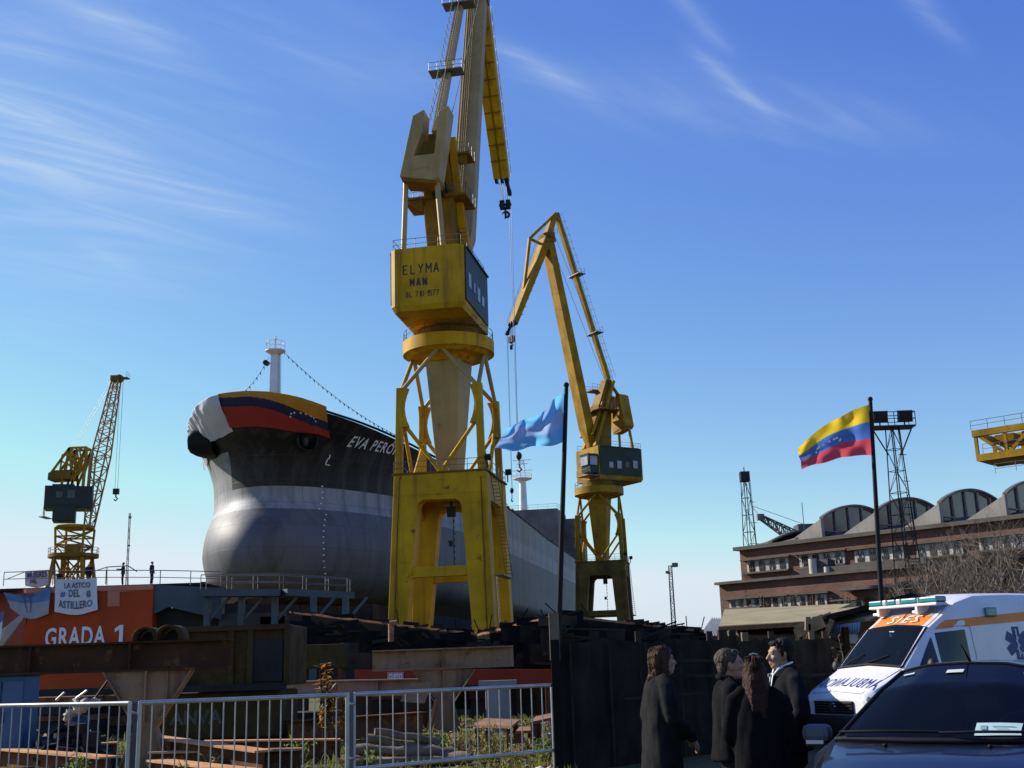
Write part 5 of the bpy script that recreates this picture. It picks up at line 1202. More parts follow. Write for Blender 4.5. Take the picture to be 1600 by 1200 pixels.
p = ground_pt(868, 18.0); t = thing('timber_post', 'thick grey timber post where the railings meet the black screen', 'post', p, 0); zt_ = at(868, 958, 18).z
m = MB(); m.box(p + up * (zt_ / 2 - .2), (.13, .13, zt_ - .4)); m.build('lower_post', M['tar'], t, world=True); m = MB(); m.box(p + up * (zt_ - .35) + Vector((.0, .02, .0)), (.15, .15, .7)); m.build('upper_post', M['wood'], t, world=True)

# ---------------------------------------------------------------- canopy with timber brackets, right
R = thing('canopy_shed', 'open timber shed with khaki roofing felt in front of the brick workshop', 'shed', ground_pt(1220, 46), 0)
def slab(pts, th, mt, name, parent=R, nn=1):
    m = MB(); m.prism(pts, (0, 0, -th)); return m.build(name, mt, parent, world=True)
slab([at(1124, 978, 44), at(1262, 970, 42), at(1330, 943, 52), at(1132, 952, 56)], .12, M['khaki'], 'roof')
slab([at(1292, 973, 40), at(1352, 966, 38), at(1420, 940, 46), at(1300, 952, 48)], .1, M['khaki'], 'roof')
m = MB(); a, b = at(1124, 982, 44), at(1262, 974, 42); m.bar(a - up * .02, b - up * .02, .16, .16); m.build('fascia', M['wooddark'], R, world=True)
slab([at(1240, 986, 38), at(1290, 962, 37), at(1424, 926, 42), at(1436, 930, 45), at(1250, 968, 44)], .16, M['tar'], 'roof')
for x0, y0, x1, y1, w_ in ((1128, 984, 1128, 1060, .3), (1144, 984, 1144, 1060, .22), (1264, 985, 1266, 1060, .2), (1250, 990, 1250, 1060, .12), (1320, 980, 1322, 1060, .2)):
    p = at(x0, y0, 42); m = MB(); m.box((p.x, 42, p.z / 2), (w_, w_, p.z)); m.build('post', M['wooddark'], R, world=True)
m = MB(); p = at(1163, 988, 41.5); m.box((p.x, 41.5, p.z / 2), (.22, .22, p.z)); m.build('post', M['wood'], R, world=True)
m = MB(); p = at(1266, 975, 37); m.box((p.x, 37, p.z / 2), (.16, .16, p.z)); m.bar((p.x + .1, 37, 1.5), at(1300, 968, 37), .12, .14); m.build('post', M['wood'], R, world=True)
m = MB(); m.bar(at(1243, 990, 37.4), at(1288, 972, 37), .12, .3); m.bar(at(1243, 982, 37.6), at(1286, 964, 37.2), .1, .18); m.bar(at(1262, 964, 37), at(1262, 985, 37), .16, .16); m.build('bracket', M['wood'], R, world=True)
# corrugated sheet behind
m = MB(); rows = []; a0, a1, b0, b1 = at(1093, 993, 47), at(1345, 991, 45), at(1112, 966, 52), at(1345, 968, 50); n = 190
for i in range(n + 1):
    k = i / n; dz = up * .06 * math.sin(i * PI / 1.5); rows.append([a0.lerp(a1, k) + dz, b0.lerp(b1, k) + dz])
m.grid(rows, 0, True); m.build('corrugated_roof', mat('corrugated_zinc', (.42, .42, .40), .5, metal=.3, var=.3, scale=2), R, world=True)
m = MB(); a, b = ground_pt(1090, 60), ground_pt(1480, 52); m.hexa([a, b, b + Vector((0, .3, 0)), a + Vector((0, .3, 0))] + [q + up * 3.1 for q in (a, b, b + Vector((0, .3, 0)), a + Vector((0, .3, 0)))]); m.build('back_wall', M['tar'], R, world=True)
for x, y in ((1252, 993), (1331, 998)):
    p = at(x, y, 50); m = MB(); m.box(p, (.5, .1, .4)); m.build('notice_board', M['paper'], R, world=True)

# ---------------------------------------------------------------- steel and timber lying about
def beam(label, a, b, w_, h, mt, cat='beam', name='steel_beam', grp='rusty beams lying in the yard'):
    """H section lying on the ground; a, b = centres of the upper face"""
    a, b = Vector(a), Vector(b); R = thing(name, label, cat, ((a.x + b.x) / 2, (a.y + b.y) / 2, 0), 0, grp); d = Vector((0, 0, 1))
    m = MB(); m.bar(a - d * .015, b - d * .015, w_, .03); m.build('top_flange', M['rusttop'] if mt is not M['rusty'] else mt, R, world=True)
    m = MB(); m.bar(a - d * h / 2, b - d * h / 2, .03, h - .06); m.build('web', M['rusty'], R, world=True)
    m = MB(); m.bar(a - d * (h - .015), b - d * (h - .015), w_, .03); m.build('bottom_flange', M['rusty'], R, world=True)
    return R
def gz(x, y, z): p = on_z(x, y, z); return p
Z = .42
beam('rusty beam lying diagonally from the trestle foot, topmost of the pile', gz(236, 1149, .62), gz(412, 1172, .5), .30, .34, M['rustybright'])
beam('rusty beam at the back of the pile reaching right past the tank', gz(318, 1157, .46), gz(532, 1154, .40), .34, .40, M['rustypale'])
beam('pale rusty beam in the middle of the pile behind the railings', gz(238, 1174, .42), gz(470, 1169, .42), .34, .40, M['rustypale'])
beam('pale rusty beam at the front of the pile right of the trestle', gz(244, 1186, .36), gz(430, 1206, .36), .34, .34, M['rustypale'])
beam('rusty beam lying at the lower left corner beyond the railings', gz(-30, 1166, .38), gz(172, 1182, .38), .36, .36, M['rustybright'])
beam('short rusty beam end just left of the near trestle', gz(148, 1161, .40), gz(184, 1159, .40), .30, .38, M['rustypale'])
beam('thin rusty channel leaning at the left edge under the blue cabinet', gz(-20, 1125, .75), gz(52, 1141, .62), .22, .12, M['rustybright'])
beam('second thin rusty channel leaning under the blue cabinet', gz(-20, 1135, .62), gz(40, 1147, .5), .22, .12, M['rustybright'])
beam('long dark beam on the grass behind the orange leaved shrub', gz(450, 1126, .55), gz(660, 1112, .55), .35, .5, M['rusty'])
a, b = at(442, 1077, 34.5), at(668, 1073, 33.2); girder('pale salmon girder lying across blocks in the middle of the yard', (a.x, 34.5, a.z), (b.x, 33.2, b.z), .42, .4, mat('pale_pink_steel', (.42, .27, .20), .75, var=.3, scale=1, streak=(.2, .11, .07)))
for x, Y in ((462, 34.4), (560, 33.8), (650, 33.3)):
    p = ground_pt(x, Y); m = MB(); hh = at(x, 1086, Y).z; m.box(p + up * (hh / 2), (.7, .5, hh - .01)); tag(m.build('support_block', M['wooddark']), 'dark timber block under the pale salmon girder', 'block', 'blocks under the salmon girder')
a, b = at(556, 1058, 37.4), at(866, 1058, 35.5); R = thing('barrier_beam', 'long orange red painted beam across the back of the yard', 'beam', ((a.x + b.x) / 2, 36.4, 0), 0)
m = MB(); m.bar((a.x, 37.4, a.z), (b.x, 35.5, b.z), .2, .46); m.build('beam', M['orangedeep'], R, world=True)
for k in (.02, .35, .7, .98):
    p = Vector((a.x, 37.4, a.z)).lerp(Vector((b.x, 35.5, b.z)), k); m = MB(); m.box((p.x, p.y + .3, p.z / 2 - .1), (.3, .3, p.z - .2)); m.build('support', M['rusty'], R, world=True)
m = MB(); p = at(618, 1058, 36.8); m.box((p.x, 36.78, p.z), (.5, .03, .3)); sg = m.build('sticker', mat('pinkish_sticker', (.5, .28, .25), .7, var=.1), R, world=True)
m = MB(); lettering(m, 'CUSTO', .24, lambda x, y: Vector((p.x - .21 + x, 36.76, p.z - .07 + y)), bold=.01, width=.42); m.build('lettering', M['letter_white'], sg, world=True)
# concrete block, plate tables, log pile, scrap
p = ground_pt(777, 30); m = MB(); R = thing('concrete_block', 'upright grey concrete block behind the right railing panel', 'block', p, 0); m.box(p + up * .55, (.62, .5, 1.1)); m.build('block', M['concrete'], R, world=True, bevel=.03); m = MB(); m.box(p + up * 1.18, (.95, .5, .15)); m.build('cap', M['concrete'], R, world=True)
def plate_table(label, quad, z, Yl):
    pts = [on_z(x, y, z) for x, y in quad]; R = thing('plate_bench', label, 'bench', (sum(p.x for p in pts) / 4, sum(p.y for p in pts) / 4, 0), 0, 'rusty plate benches'); m = MB(); m.prism(pts, (0, 0, -.05)); m.build('plate', M['rustybright'], R, world=True)
    c = sum((p for p in pts), Vector()) / 4
    for p in pts: q = p.lerp(c, .2); m = MB(); m.box((q.x, q.y, (z - .05) / 2), (.1, .1, z - .05)); m.build('leg', M['rusty'], R, world=True)
plate_table('larger rusty plate bench behind the right railing panel', [(738, 1133), (800, 1134), (812, 1124), (758, 1122)], .5, 22)
plate_table('small rusty plate bench nearest the black screen', [(828, 1128), (868, 1120), (866, 1113), (838, 1119)], .62, 22)
plate_table('smallest pale plate on legs between the rusty benches', [(806, 1142), (832, 1141), (830, 1135), (812, 1136)], .45, 22)
rl = random.Random(11)
def pile_log(label, a, b, r, mt): 
    m = MB(); a, b = Vector(a), Vector(b); m.path([a.lerp(b, i / 9) + Vector((rl.gauss(0, .012), rl.gauss(0, .012), rl.gauss(0, .012))) for i in range(10)], [r * rl.uniform(.78, 1.12) for i in range(10)], 9); return tag(m.build('timber_log', mt), label, 'log', 'timbers in the wood pile')
base = ground_pt(640, 20.5)
lg = [((-1.0, .0, .10), (.6, .4, .12), .10, 'weathered timber at the bottom left of the wood pile'), ((-.9, -.3, .09), (.9, -.2, .09), .09, 'weathered timber lying in front of the wood pile'), ((-.2, .3, .12), (1.05, -.3, .14), .11, 'weathered timber at the bottom right of the wood pile'),
      ((-.95, .1, .28), (.75, -.1, .22), .10, 'thick grey timber lying on the middle of the wood pile'), ((-.75, .2, .47), (.8, .1, .16), .09, 'grey timber sloping down to the right over the wood pile'), ((-.6, .0, .6), (.5, .15, .36), .07, 'thin grey timber topmost of the wood pile')]
for a, b, r, l in lg: pile_log(l, base + Vector(a), base + Vector(b), r, M['wood'])
m = MB(); p = on_z(667, 1142, .4); m.bar(p, p + Vector((.18, 0, .58)), .12, .04); tag(m.build('leaning_plank', M['rustybright']), 'short rusty plank leaning upright on the wood pile', 'plank')
m = MB(); p = ground_pt(590, 19.2); m.box(p + up * .12, (.5, .3, .24)); tag(m.build('wooden_block', M['wood'], bevel=.02), 'small brown wooden block on the grass left of the wood pile', 'block')
m = MB(); p = at(625, 1096, 27); m.prism([p, p + Vector((.55, 0, -.06)), p + Vector((.75, 0, .42)), p + Vector((.2, .1, .36))], (0, .06, 0)); tag(m.build('steel_offcut', M['rustypale']), 'pale steel offcut standing against the dark beam', 'offcut')
# blue cabinet and scrap heap, far left
p0, p1 = at(-30, 1090, 23), at(40, 1090, 23); R = thing('blue_cabinet', 'faded blue steel cabinet at the left edge below the girder', 'cabinet', ((p0.x + p1.x) / 2, 23, 0), 0); zt_ = at(20, 1056, 23).z
m = MB(); m.box(((p0.x + p1.x) / 2, 23.3, zt_ / 2 + .1), (p1.x - p0.x, .7, zt_ - .2)); m.build('body', M['blue'], R, world=True, bevel=.02)
for k in (.25, .75): m = MB(); m.box((p0.x + (p1.x - p0.x) * k, 22.93, zt_ / 2 + .1), ((p1.x - p0.x) * .44, .03, zt_ - .4)); dr = m.build('door', M['blue'], R, world=True); m = MB(); m.box((p0.x + (p1.x - p0.x) * .5 + (.06 if k > .5 else -.06), 22.9, zt_ * .55), (.03, .04, .2)); m.build('handle', M['dark'], dr, world=True)
m = MB(); m.box(((p0.x + p1.x) / 2, 23.25, zt_ + .03), (p1.x - p0.x + .12, .8, .06)); m.build('lid', M['dark'], R, world=True)
m = MB()
for k in range(170):
    x = rl.uniform(60, 178); Y = rl.uniform(21.5, 24.5); p = ground_pt(x, Y); hh = max(.1, .95 - abs(x - 118) / 75); z = rl.uniform(0, hh); s = rl.uniform(.12, .42)
    m.box(p + up * z, (s, s * rl.uniform(.2, 1), s * rl.uniform(.1, .7)), 0, Matrix.Rotation(rl.uniform(0, 3), 3, 'Z') @ Matrix.Rotation(rl.uniform(-.7, .7), 3, 'X'))
tag(m.build('scrap_heap', M['dark']), 'dark heap of scrap metal behind the left railing panel', 'scrap heap', kind='stuff')
for i, (x, y, r, l) in enumerate(((126, 1105, .13, 'largest pale lump of rubble on the scrap heap'), (108, 1118, .08, 'small pale lump of rubble left on the scrap heap'), (148, 1099, .09, 'pale lump of rubble right on the scrap heap'))):
    p = at(x, y, 21.3); m = MB(); m.blob(p, (r * 1.3, r, r), 9, 7, 0, .9); tag(m.build('rubble_lump', M['rubble']), l, 'rubble', 'pale rubble on the scrap heap')
for i, (x0, y0, x1, y1, l) in enumerate(((88, 1094, 101, 1082, 'short pale rod sticking left out of the scrap heap'), (118, 1092, 136, 1079, 'long pale rod sticking up out of the scrap heap'), (148, 1092, 178, 1050, 'thin dark rod leaning from the scrap heap to the girder'))):
    m = MB(); m.tube(at(x0, y0, 21.4), at(x1, y1, 21.3), .022, n=6); tag(m.build('metal_rod', M['galv'] if i < 2 else M['dark']), l, 'rod', 'rods in the scrap heap')
for i, (x, Y, r, l) in enumerate(((12, 17.4, .32, 'left black hose loop on the ground in the lower left corner'), (48, 17.2, .34, 'right black hose loop on the ground in the lower left corner'))):
    p = ground_pt(x, Y); m = MB(); m.path([p + Vector((r * math.cos(t), .1 * math.sin(t), .02 + r * 1.1 * abs(math.sin(t)) ** .8)) for t in [PI * k / 14 for k in range(15)]], .018, 6); tag(m.build('hose', M['black']), l, 'hose', 'black hose loops')

# ---------------------------------------------------------------- flags on poles
def flag_pole(label, xb, yb, xt, yt, Y, flab, shape, mats, mif, stars=None):
    b, t_ = at(xb, yb, Y), at(xt, yt, Y); d = (t_ - b) / (t_.z - b.z); b = b - d * b.z
    R = thing('flag_pole', label, 'flag pole', b, 0, 'dark flag poles'); m = MB(); m.tube(b, t_, .075, .05, 12); m.build('pole', M['black'], R, world=True)
    m = MB(); m.blob(t_ + up * .04, .07, 10, 6); m.build('finial', M['black'], R, world=True); m = MB(); m.box(b + up * .05, (.35, .35, .1)); m.build('base', M['concrete'], R, world=True)
    m = MB(); rows = shape(Y); m.grid(rows, 0, True, mif)
    if stars: stars(m, rows)
    f = m.build('flag', mats, None); tag(f, flab, 'flag'); return f
def surf(corners, Y, n, mth, fold, seed, top=None, bot=None):
    """corners in the photograph: hoist top, fly top, fly bottom, hoist bottom; folds run in depth"""
    ht, ft, fb, hb = corners; rows = []
    for i in range(n + 1):
        k = i / n; row = []
        tx, ty = ht[0] + (ft[0] - ht[0]) * k, ht[1] + (ft[1] - ht[1]) * k; bx, by = hb[0] + (fb[0] - hb[0]) * k, hb[1] + (fb[1] - hb[1]) * k
        if top: ty += top(k)
        if bot: by += bot(k)
        for j in range(mth + 1):
            q = j / mth; p = at(tx + (bx - tx) * q, ty + (by - ty) * q, Y)
            env = min(1, k * 4); w_ = fold * env * (math.sin(k * 7.5 + q * 3.4 + seed) * .6 + math.sin(k * 15 - q * 5 + seed * 2) * .22 + .5 * noise.noise(Vector((k * 5, q * 4, seed))))
            p.y += w_ + .25 * k; p.z += .1 * fold * math.sin(k * 11 + q * 4) * env; row.append(p)
        rows.append(row)
    return rows
fg = lambda n, c, tr: mat(n, c, .75, var=.08, scale=2, translucent=tr)
def ven_stars(m, rows):
    for k in range(8):
        ph = PI * (1 - k / 7); i = 21 - math.cos(ph) * -5.5; jj = 7.6 - math.sin(ph) * 1.6; c = rows[int(i)][int(jj)]; ex = (rows[int(i) + 1][int(jj)] - c).normalized(); ez = (rows[int(i)][int(jj) + 1] - c).normalized()
        nn = ex.cross(ez).normalized(); nn = nn if nn.y < 0 else -nn
        for s in (1, -1): m.poly([c + nn * .012 * s + (ex * math.sin(q * PI / 5) - ez * math.cos(q * PI / 5)) * (.055 if q % 2 == 0 else .024) for q in range(10)], 3)
flag_pole('dark flag pole behind the ambulance flying a yellow, blue and red flag', 1377, 936, 1360, 626, 30, 'yellow, blue and red flag with small white stars flying from the right pole',
          lambda Y: surf([(1358, 632), (1250, 697), (1255, 733), (1364, 711)], Y, 34, 12, .22, 1.0, lambda k: -9 * math.sin(PI * k), lambda k: -7 * math.sin(PI * k)),
          [fg('flag_yellow', (.9, .56, .02), (1, .68, .03)), fg('flag_blue', (.08, .20, .54), (.10, .25, .7)), fg('flag_red', (.68, .09, .13), (.8, .10, .14)), M['letter_white']], lambda i, j: 0 if j < 4 else (1 if j < 8 else 2), ven_stars)
flag_pole('dark flag pole by the black screen flying a blue and white flag', 873, 985, 885, 604, 27, 'pale blue and white flag streaming left from the left pole',
          lambda Y: surf([(882, 613), (790, 672), (772, 697), (879, 691)], Y, 34, 18, .30, 4.2, lambda k: 6 * math.sin(PI * k) - 5 * k, lambda k: 6 * math.sin(PI * k)),
          [fg('flag_sky_blue', (.20, .42, .78), (.2, .6, .95)), fg('flag_white', (.34, .46, .74), (.4, .55, .82))], lambda i, j: 1 if 6 <= j < 12 and i < 30 else 0)

# ---------------------------------------------------------------- more clutter deep in the yard
def stack(label, x, Y, w_, d_, layers, mt, name='plate_stack', cat='plate stack', grp='stacks of plates and timber in the yard'):
    p = ground_pt(x, Y); R = thing(name, label, cat, p, 0, grp); z = 0; q = random.Random(int(x))
    for k, h_ in enumerate(layers):
        m = MB(); m.box(p + Vector((q.uniform(-.12, .12), q.uniform(-.1, .1), z + h_ / 2)), (w_ * q.uniform(.85, 1.05), d_, h_ - .02), 0, Matrix.Rotation(q.uniform(-.05, .05), 3, 'Z')); m.build('layer', mt[k % len(mt)], R, world=True); z += h_
    return R
stack('dark stack of rusty plates behind the scrap heap at the left', 92, 33, 2.6, 1.6, (.22, .3, .16, .28, .2), (M['rusty'], M['dark']))
stack('low dark stack of baulks behind the near trestle', 196, 34, 2.4, 1.4, (.3, .3, .25, .3), (M['wooddark'], M['rusty']))
stack('stack of dark timber baulks right of the olive tank', 478, 30, 1.5, 1.2, (.2, .25, .2), (M['wooddark'], M['dark']))
stack('tall dark stack of crates under the long black shed', 590, 41, 3.0, 1.4, (.6, .5, .6, .5), (M['wooddark'], M['rusty'], M['dark']))
stack('tall dark stack of crates under the shed left of the flag pole', 800, 38.5, 3.2, 1.2, (.6, .6, .5, .3), (M['dark'], M['wooddark']))
p = at(505, 1026, 38); R = thing('steel_box', 'ochre steel box on legs under the long black shed', 'box', (p.x, 38, 0), 0); m = MB(); m.box((p.x, 38, p.z), (1.5, 1.0, .75)); m.build('body', M['olive'], R, world=True, bevel=.03)
for s in (-.6, .6): m = MB(); m.box((p.x + s, 38, (p.z - .375) / 2), (.14, .7, p.z - .375)); m.build('leg', M['rusty'], R, world=True)
a, b = ground_pt(150, 47), ground_pt(300, 50); R = thing('white_barrier', 'low white railing far behind the scrap heap below the orange wall', 'railing', (a + b) / 2, 0); m = MB(); railing(m, [a, b], 1.0, .35, .03, False); m.build('rails', M['white'], R, world=True)
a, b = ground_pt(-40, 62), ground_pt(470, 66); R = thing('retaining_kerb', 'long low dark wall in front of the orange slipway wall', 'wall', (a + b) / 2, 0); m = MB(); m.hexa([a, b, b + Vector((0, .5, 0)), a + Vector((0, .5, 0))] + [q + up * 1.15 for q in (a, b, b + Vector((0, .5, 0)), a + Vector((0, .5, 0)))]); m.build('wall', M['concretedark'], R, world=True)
m = MB(); q = random.Random(4)
for k in range(900):
    Y = 13.5 + 22 * q.random() ** 1.3; x = q.uniform(-.47, .03) * Y; s = q.uniform(.015, .07); m.box((x, Y, s * .3), (s, s * q.uniform(.4, 1), s * .6), 0, Matrix.Rotation(q.uniform(0, 3), 3, 'Z') @ Matrix.Rotation(q.uniform(-.4, .4), 3, 'X'))
tag(m.build('gravel_chips', M['rubble']), 'scattered pale stone chips on the yard ground', 'gravel', kind='stuff')
m = MB()
for k in range(420):
    Y = 15 + 20 * q.random(); x = q.uniform(-.46, .03) * Y; a = Vector((x, Y, .03)); t = q.uniform(0, PI); L_ = q.uniform(.15, .7); m.bar(a, a + Vector((math.cos(t) * L_, math.sin(t) * L_, q.uniform(0, .12))), q.uniform(.01, .05), q.uniform(.008, .03))
tag(m.build('scrap_bits', M['rusty']), 'rusty offcuts and bars scattered in the grass of the yard', 'scrap', kind='stuff')
# ---------------------------------------------------------------- people
def remesh(mb, vox, smooth=2, name='body', mats=None, parent=None, M4=None, disp=None):
    """fuse overlapping closed shapes into one continuous skin"""
    me = bpy.data.meshes.new('fuse'); me.from_pydata([tuple(p) for p in mb.v], [], mb.f)
    bm = bmesh.new(); bm.from_mesh(me); bmesh.ops.remove_doubles(bm, verts=bm.verts, dist=1e-5); bmesh.ops.recalc_face_normals(bm, faces=bm.faces); bm.to_mesh(me); bm.free()
    o = bpy.data.objects.new('fuse', me); COL.objects.link(o)
    r = o.modifiers.new('fuse', 'REMESH'); r.mode = 'VOXEL'; r.voxel_size = vox
    if smooth: sm = o.modifiers.new('even', 'SMOOTH'); sm.factor = .5; sm.iterations = smooth
    dg = bpy.context.evaluated_depsgraph_get(); dg.update()
    res = bpy.data.meshes.new_from_object(o.evaluated_get(dg)); bpy.data.objects.remove(o); bpy.data.meshes.remove(me)
    if disp:
        nr = [v.normal.copy() for v in res.vertices]
        for v, n in zip(res.vertices, nr): v.co += n * disp(v.co)
    res.name = name; res.materials.clear()
    for mt in (mats if isinstance(mats, (list, tuple)) else [mats]): res.materials.append(mt)
    for p in res.polygons: p.use_smooth = True; p.material_index = 0
    ob = bpy.data.objects.new(name, res); COL.objects.link(ob)
    if parent is not None: ob.parent = parent; WM[ob.name] = WM[parent.name]
    return ob
def ell_loft(mb, rings, n=20):
    """rings: (centre, half width x, half depth y)"""
    rows = []
    for c, a, b in rings:
        c = Vector(c); rows.append([c + Vector((a * math.copysign(abs(math.cos(t)) ** .85, math.cos(t)), b * math.copysign(abs(math.sin(t)) ** .85, math.sin(t)), 0)) for t in [2 * PI * k / n for k in range(n)]])
    V = [p for r in rows for p in r]; Fc = []
    for i in range(len(rows) - 1):
        for k in range(n): Fc.append((i * n + k, i * n + (k + 1) % n, (i + 1) * n + (k + 1) % n, (i + 1) * n + k))
    Fc.append(tuple(range(n - 1, -1, -1))); m = (len(rows) - 1) * n; Fc.append(tuple(range(m, m + n)))
    return mb.add(V, Fc)
def limb(mb, pts, rs, n=12):
    """tapered limb with rounded joints"""
    P = [Vector(p) for p in pts]; pp, rr = [], []
    for i in range(len(P) - 1):
        for k in range(5): t = k / 5; pp.append(P[i].lerp(P[i + 1], t)); rr.append(rs[i] + (rs[i + 1] - rs[i]) * t)
    pp.append(P[-1]); rr.append(rs[-1]); mb.path(pp, rr, n)
    for p, r in zip(P, rs): mb.blob(p, r * .99, 10, 8)
    return mb
SKIN = mat('skin', (.40, .235, .155), .6, spec=.25, var=.12, scale=9)
SKIN.node_tree.nodes['Principled BSDF'].inputs['Subsurface Weight'].default_value = 0.0
def head_shape(mb, H, fem=False):
    """head with its centre at H (between the ears), face towards +y"""
    T = lambda x, y, z: H + Vector((x, y, z))
    mb.blob(T(0, -.012, .035), (.074, .094, .085), 18, 14); mb.blob(T(0, .022, -.015), (.062, .068, .085), 16, 12)
    mb.blob(T(0, .040, -.075), (.046 if fem else .053, .048, .042), 14, 10); mb.blob(T(0, .066, -.092), (.022, .02, .02), 10, 8)     # jaw, chin
    mb.blob(T(0, .074, .034), (.052, .020, .018), 12, 8)                                     # brow
    for s in (-1, 1):
        mb.blob(T(s * .034, .066, -.018), (.024, .022, .022), 10, 8)                          # cheek
        mb.blob(T(s * .0765, -.006, -.004), (.012, .021, .034), 10, 8); mb.blob(T(s * .072, -.004, -.03), (.012, .014, .014), 8, 6)    # ear
    mb.path([T(0, .082, .026), T(0, .100, -.004), T(0, .112, -.026), T(0, .094, -.036)], [.010, .012, .017, .012], 8); mb.blob(T(0, .106, -.027), (.018, .016, .012), 10, 8)
    mb.blob(T(0, .089, -.056), (.024, .012, .0065), 10, 6); mb.blob(T(0, .086, -.067), (.021, .013, .0075), 10, 6)             # lips
    return mb
def hand_shape(mb, wrist, dirv, palm, size=1.0, curl=.5, side=1):
    """palm, four bent fingers of unequal length and a thumb from the side of the palm"""
    d = Vector(dirv).normalized(); p = Vector(palm); p = (p - d * p.dot(d)).normalized(); x = d.cross(p) * side; w = Vector(wrist); s = size
    for k in range(4): mb.path([w, w + d * .04 * s + x * (.012 * (1.5 - k)) * s, w + d * .095 * s + x * (.021 * (1.5 - k)) * s], [.024 * s, .017 * s, .0135 * s], 8)
    for k, L_ in enumerate((.070, .080, .075, .058)):
        b = w + d * .092 * s + x * (.021 * (1.5 - k)) * s; pts = [b]; dd = d.copy(); a = curl * (.75 + .12 * k)
        for seg, fr in ((0, .45), (1, .32), (2, .23)): dd = (dd * math.cos(a) + p * math.sin(a)).normalized() if seg else (dd * math.cos(a * .6) + p * math.sin(a * .6)).normalized(); pts.append(pts[-1] + dd * L_ * fr * s)
        mb.path(pts, [.0095 * s, .009 * s, .0082 * s, .007 * s], 8); mb.blob(pts[-1], .0072 * s, 8, 6)
    b = w + d * .025 * s + x * .022 * s; q1 = b + (d * .6 + x * .8).normalized() * .036 * s; q2 = q1 + (d * .85 + x * .3 + p * .35).normalized() * .032 * s; q3 = q2 + (d * .9 + p * .4).normalized() * .025 * s
    mb.path([b, q1, q2, q3], [.016 * s, .0125 * s, .0105 * s, .008 * s], 8); mb.blob(q3, .0082 * s, 8, 6)
    return mb
def cloth_disp(seed, amp):
    return lambda c: amp * (noise.noise(Vector((c.x * 7, c.y * 7, c.z * 3.2 + seed))) + .55 * noise.noise(Vector((c.x * 15, c.y * 15, c.z * 6 + seed))))
def person(label, pos, face_dir, h, coat, hair, arms, headturn=0, headtilt=0, fem=False, coat_len=.55, lean=0.0, trousers=None, extras=None, skin=SKIN, vox=.011, group='four people in dark clothes', wide=1.0, strands=None):
    """standing figure; arms = ((elbow, wrist, finger direction, palm direction), ...) for left (-x) and right (+x); +y is ahead"""
    yaw = math.atan2(-face_dir[0], face_dir[1]); R = thing('person', label, 'person', pos, yaw, group); k = h / 1.72
    S = lambda x, y, z: Vector((x * k, y * k + lean * z * z * .1, z * k))
    sw = .175 if fem else .195; shz = 1.42
    neck = S(0, .0, 1.46); Hc = S(0, .035, 1.595); Rh = Matrix.Translation(Hc) @ Matrix.Rotation(headturn, 4, 'Z') @ Matrix.Rotation(headtilt, 4, 'X') @ Matrix.Translation(-Hc)
    b = MB()
    ell_loft(b, [(S(0, 0, .86), .15 * k, .11 * k), (S(0, 0, .98), .155 * k, .115 * k), (S(0, 0, 1.1), .13 * k, .10 * k), (S(0, .005, 1.27), .155 * k, .105 * k), (S(0, 0, 1.40), .14 * k, .085 * k), (S(0, 0, 1.47), .06 * k, .06 * k)])
    limb(b, [S(0, -.005, 1.42), S(0, .012, 1.50), S(0, .02, 1.57)], [.058 * k, .053 * k, .052 * k])
    for s in (-1, 1):
        limb(b, [S(s * .085, 0, .9), S(s * .09, .015, .49), S(s * .095, -.02, .09)], [.085 * k, .055 * k, .04 * k]); limb(b, [S(s * .095, -.03, .06), S(s * .10, .13, .03)], [.042 * k, .03 * k])
    hm = MB(Rh); head_shape(hm, Hc, fem); b.add(hm.v, hm.f)
    for s, a in zip((-1, 1), arms):
        el, wr, fd, pd = a; sh = S(s * sw, 0, shz - .02)
        limb(b, [sh, S(*el), S(*wr)], [.05 * k, .04 * k, .027 * k]); hand_shape(b, S(*wr), fd, pd, k, .45, -s)
    body = remesh(b, vox * .8, 1, 'body', skin, R)
    # eyes, brows
    e = MB(Rh)
    for s in (-1, 1): e = MB(Rh); e.blob(Hc + Vector((s * .031, .079, .012)), (.0125, .009, .0075), 10, 8); e.build('eye', mat('eye_dark', (.12, .09, .07), .2, var=0), body, sharp=60)
    # coat or jacket
    c = MB(); z0 = coat_len; wd = wide
    ell_loft(c, [(S(0, .0, z0), .235 * k * wd, .185 * k), (S(0, 0, z0 + .2), .215 * k * wd, .17 * k), (S(0, .0, .95), .19 * k * wd, .15 * k), (S(0, .0, 1.12), .178 * k * wd, .142 * k), (S(0, .01, 1.28), .198 * k, .148 * k), (S(0, .0, 1.38), .185 * k, .125 * k), (S(0, -.005, 1.445), .125 * k, .10 * k), (S(0, .0, 1.485), .078 * k, .078 * k)] if z0 < .8 else
             [(S(0, .0, z0), .205 * k * wd, .165 * k), (S(0, 0, .97), .195 * k * wd, .155 * k), (S(0, .0, 1.12), .182 * k * wd, .145 * k), (S(0, .01, 1.28), .205 * k, .15 * k), (S(0, .0, 1.38), .19 * k, .125 * k), (S(0, -.005, 1.445), .125 * k, .10 * k), (S(0, .0, 1.48), .078 * k, .078 * k)])
    for s, a in zip((-1, 1), arms):
        el, wr = S(*a[0]), S(*a[1]); sh = S(s * sw, 0, shz - .03); limb(c, [S(s * .12, -.005, shz + .005), sh, el, el.lerp(wr, .93)], [.075 * k, .076 * k, .064 * k, .05 * k])
    ct = remesh(c, vox, 5, 'coat', coat, R, disp=cloth_disp(h * 10, .017))
    cl = MB()   # collar
    for s in (-1, 1): cl.path([S(s * .015, .105, 1.33), S(s * .055, .085, 1.42), S(s * .075, .02, 1.49), S(s * .05, -.055, 1.505), S(0, -.075, 1.505)], [.012, .024, .026, .026, .026], 8)
    remesh(cl, .009, 2, 'collar', coat, ct)
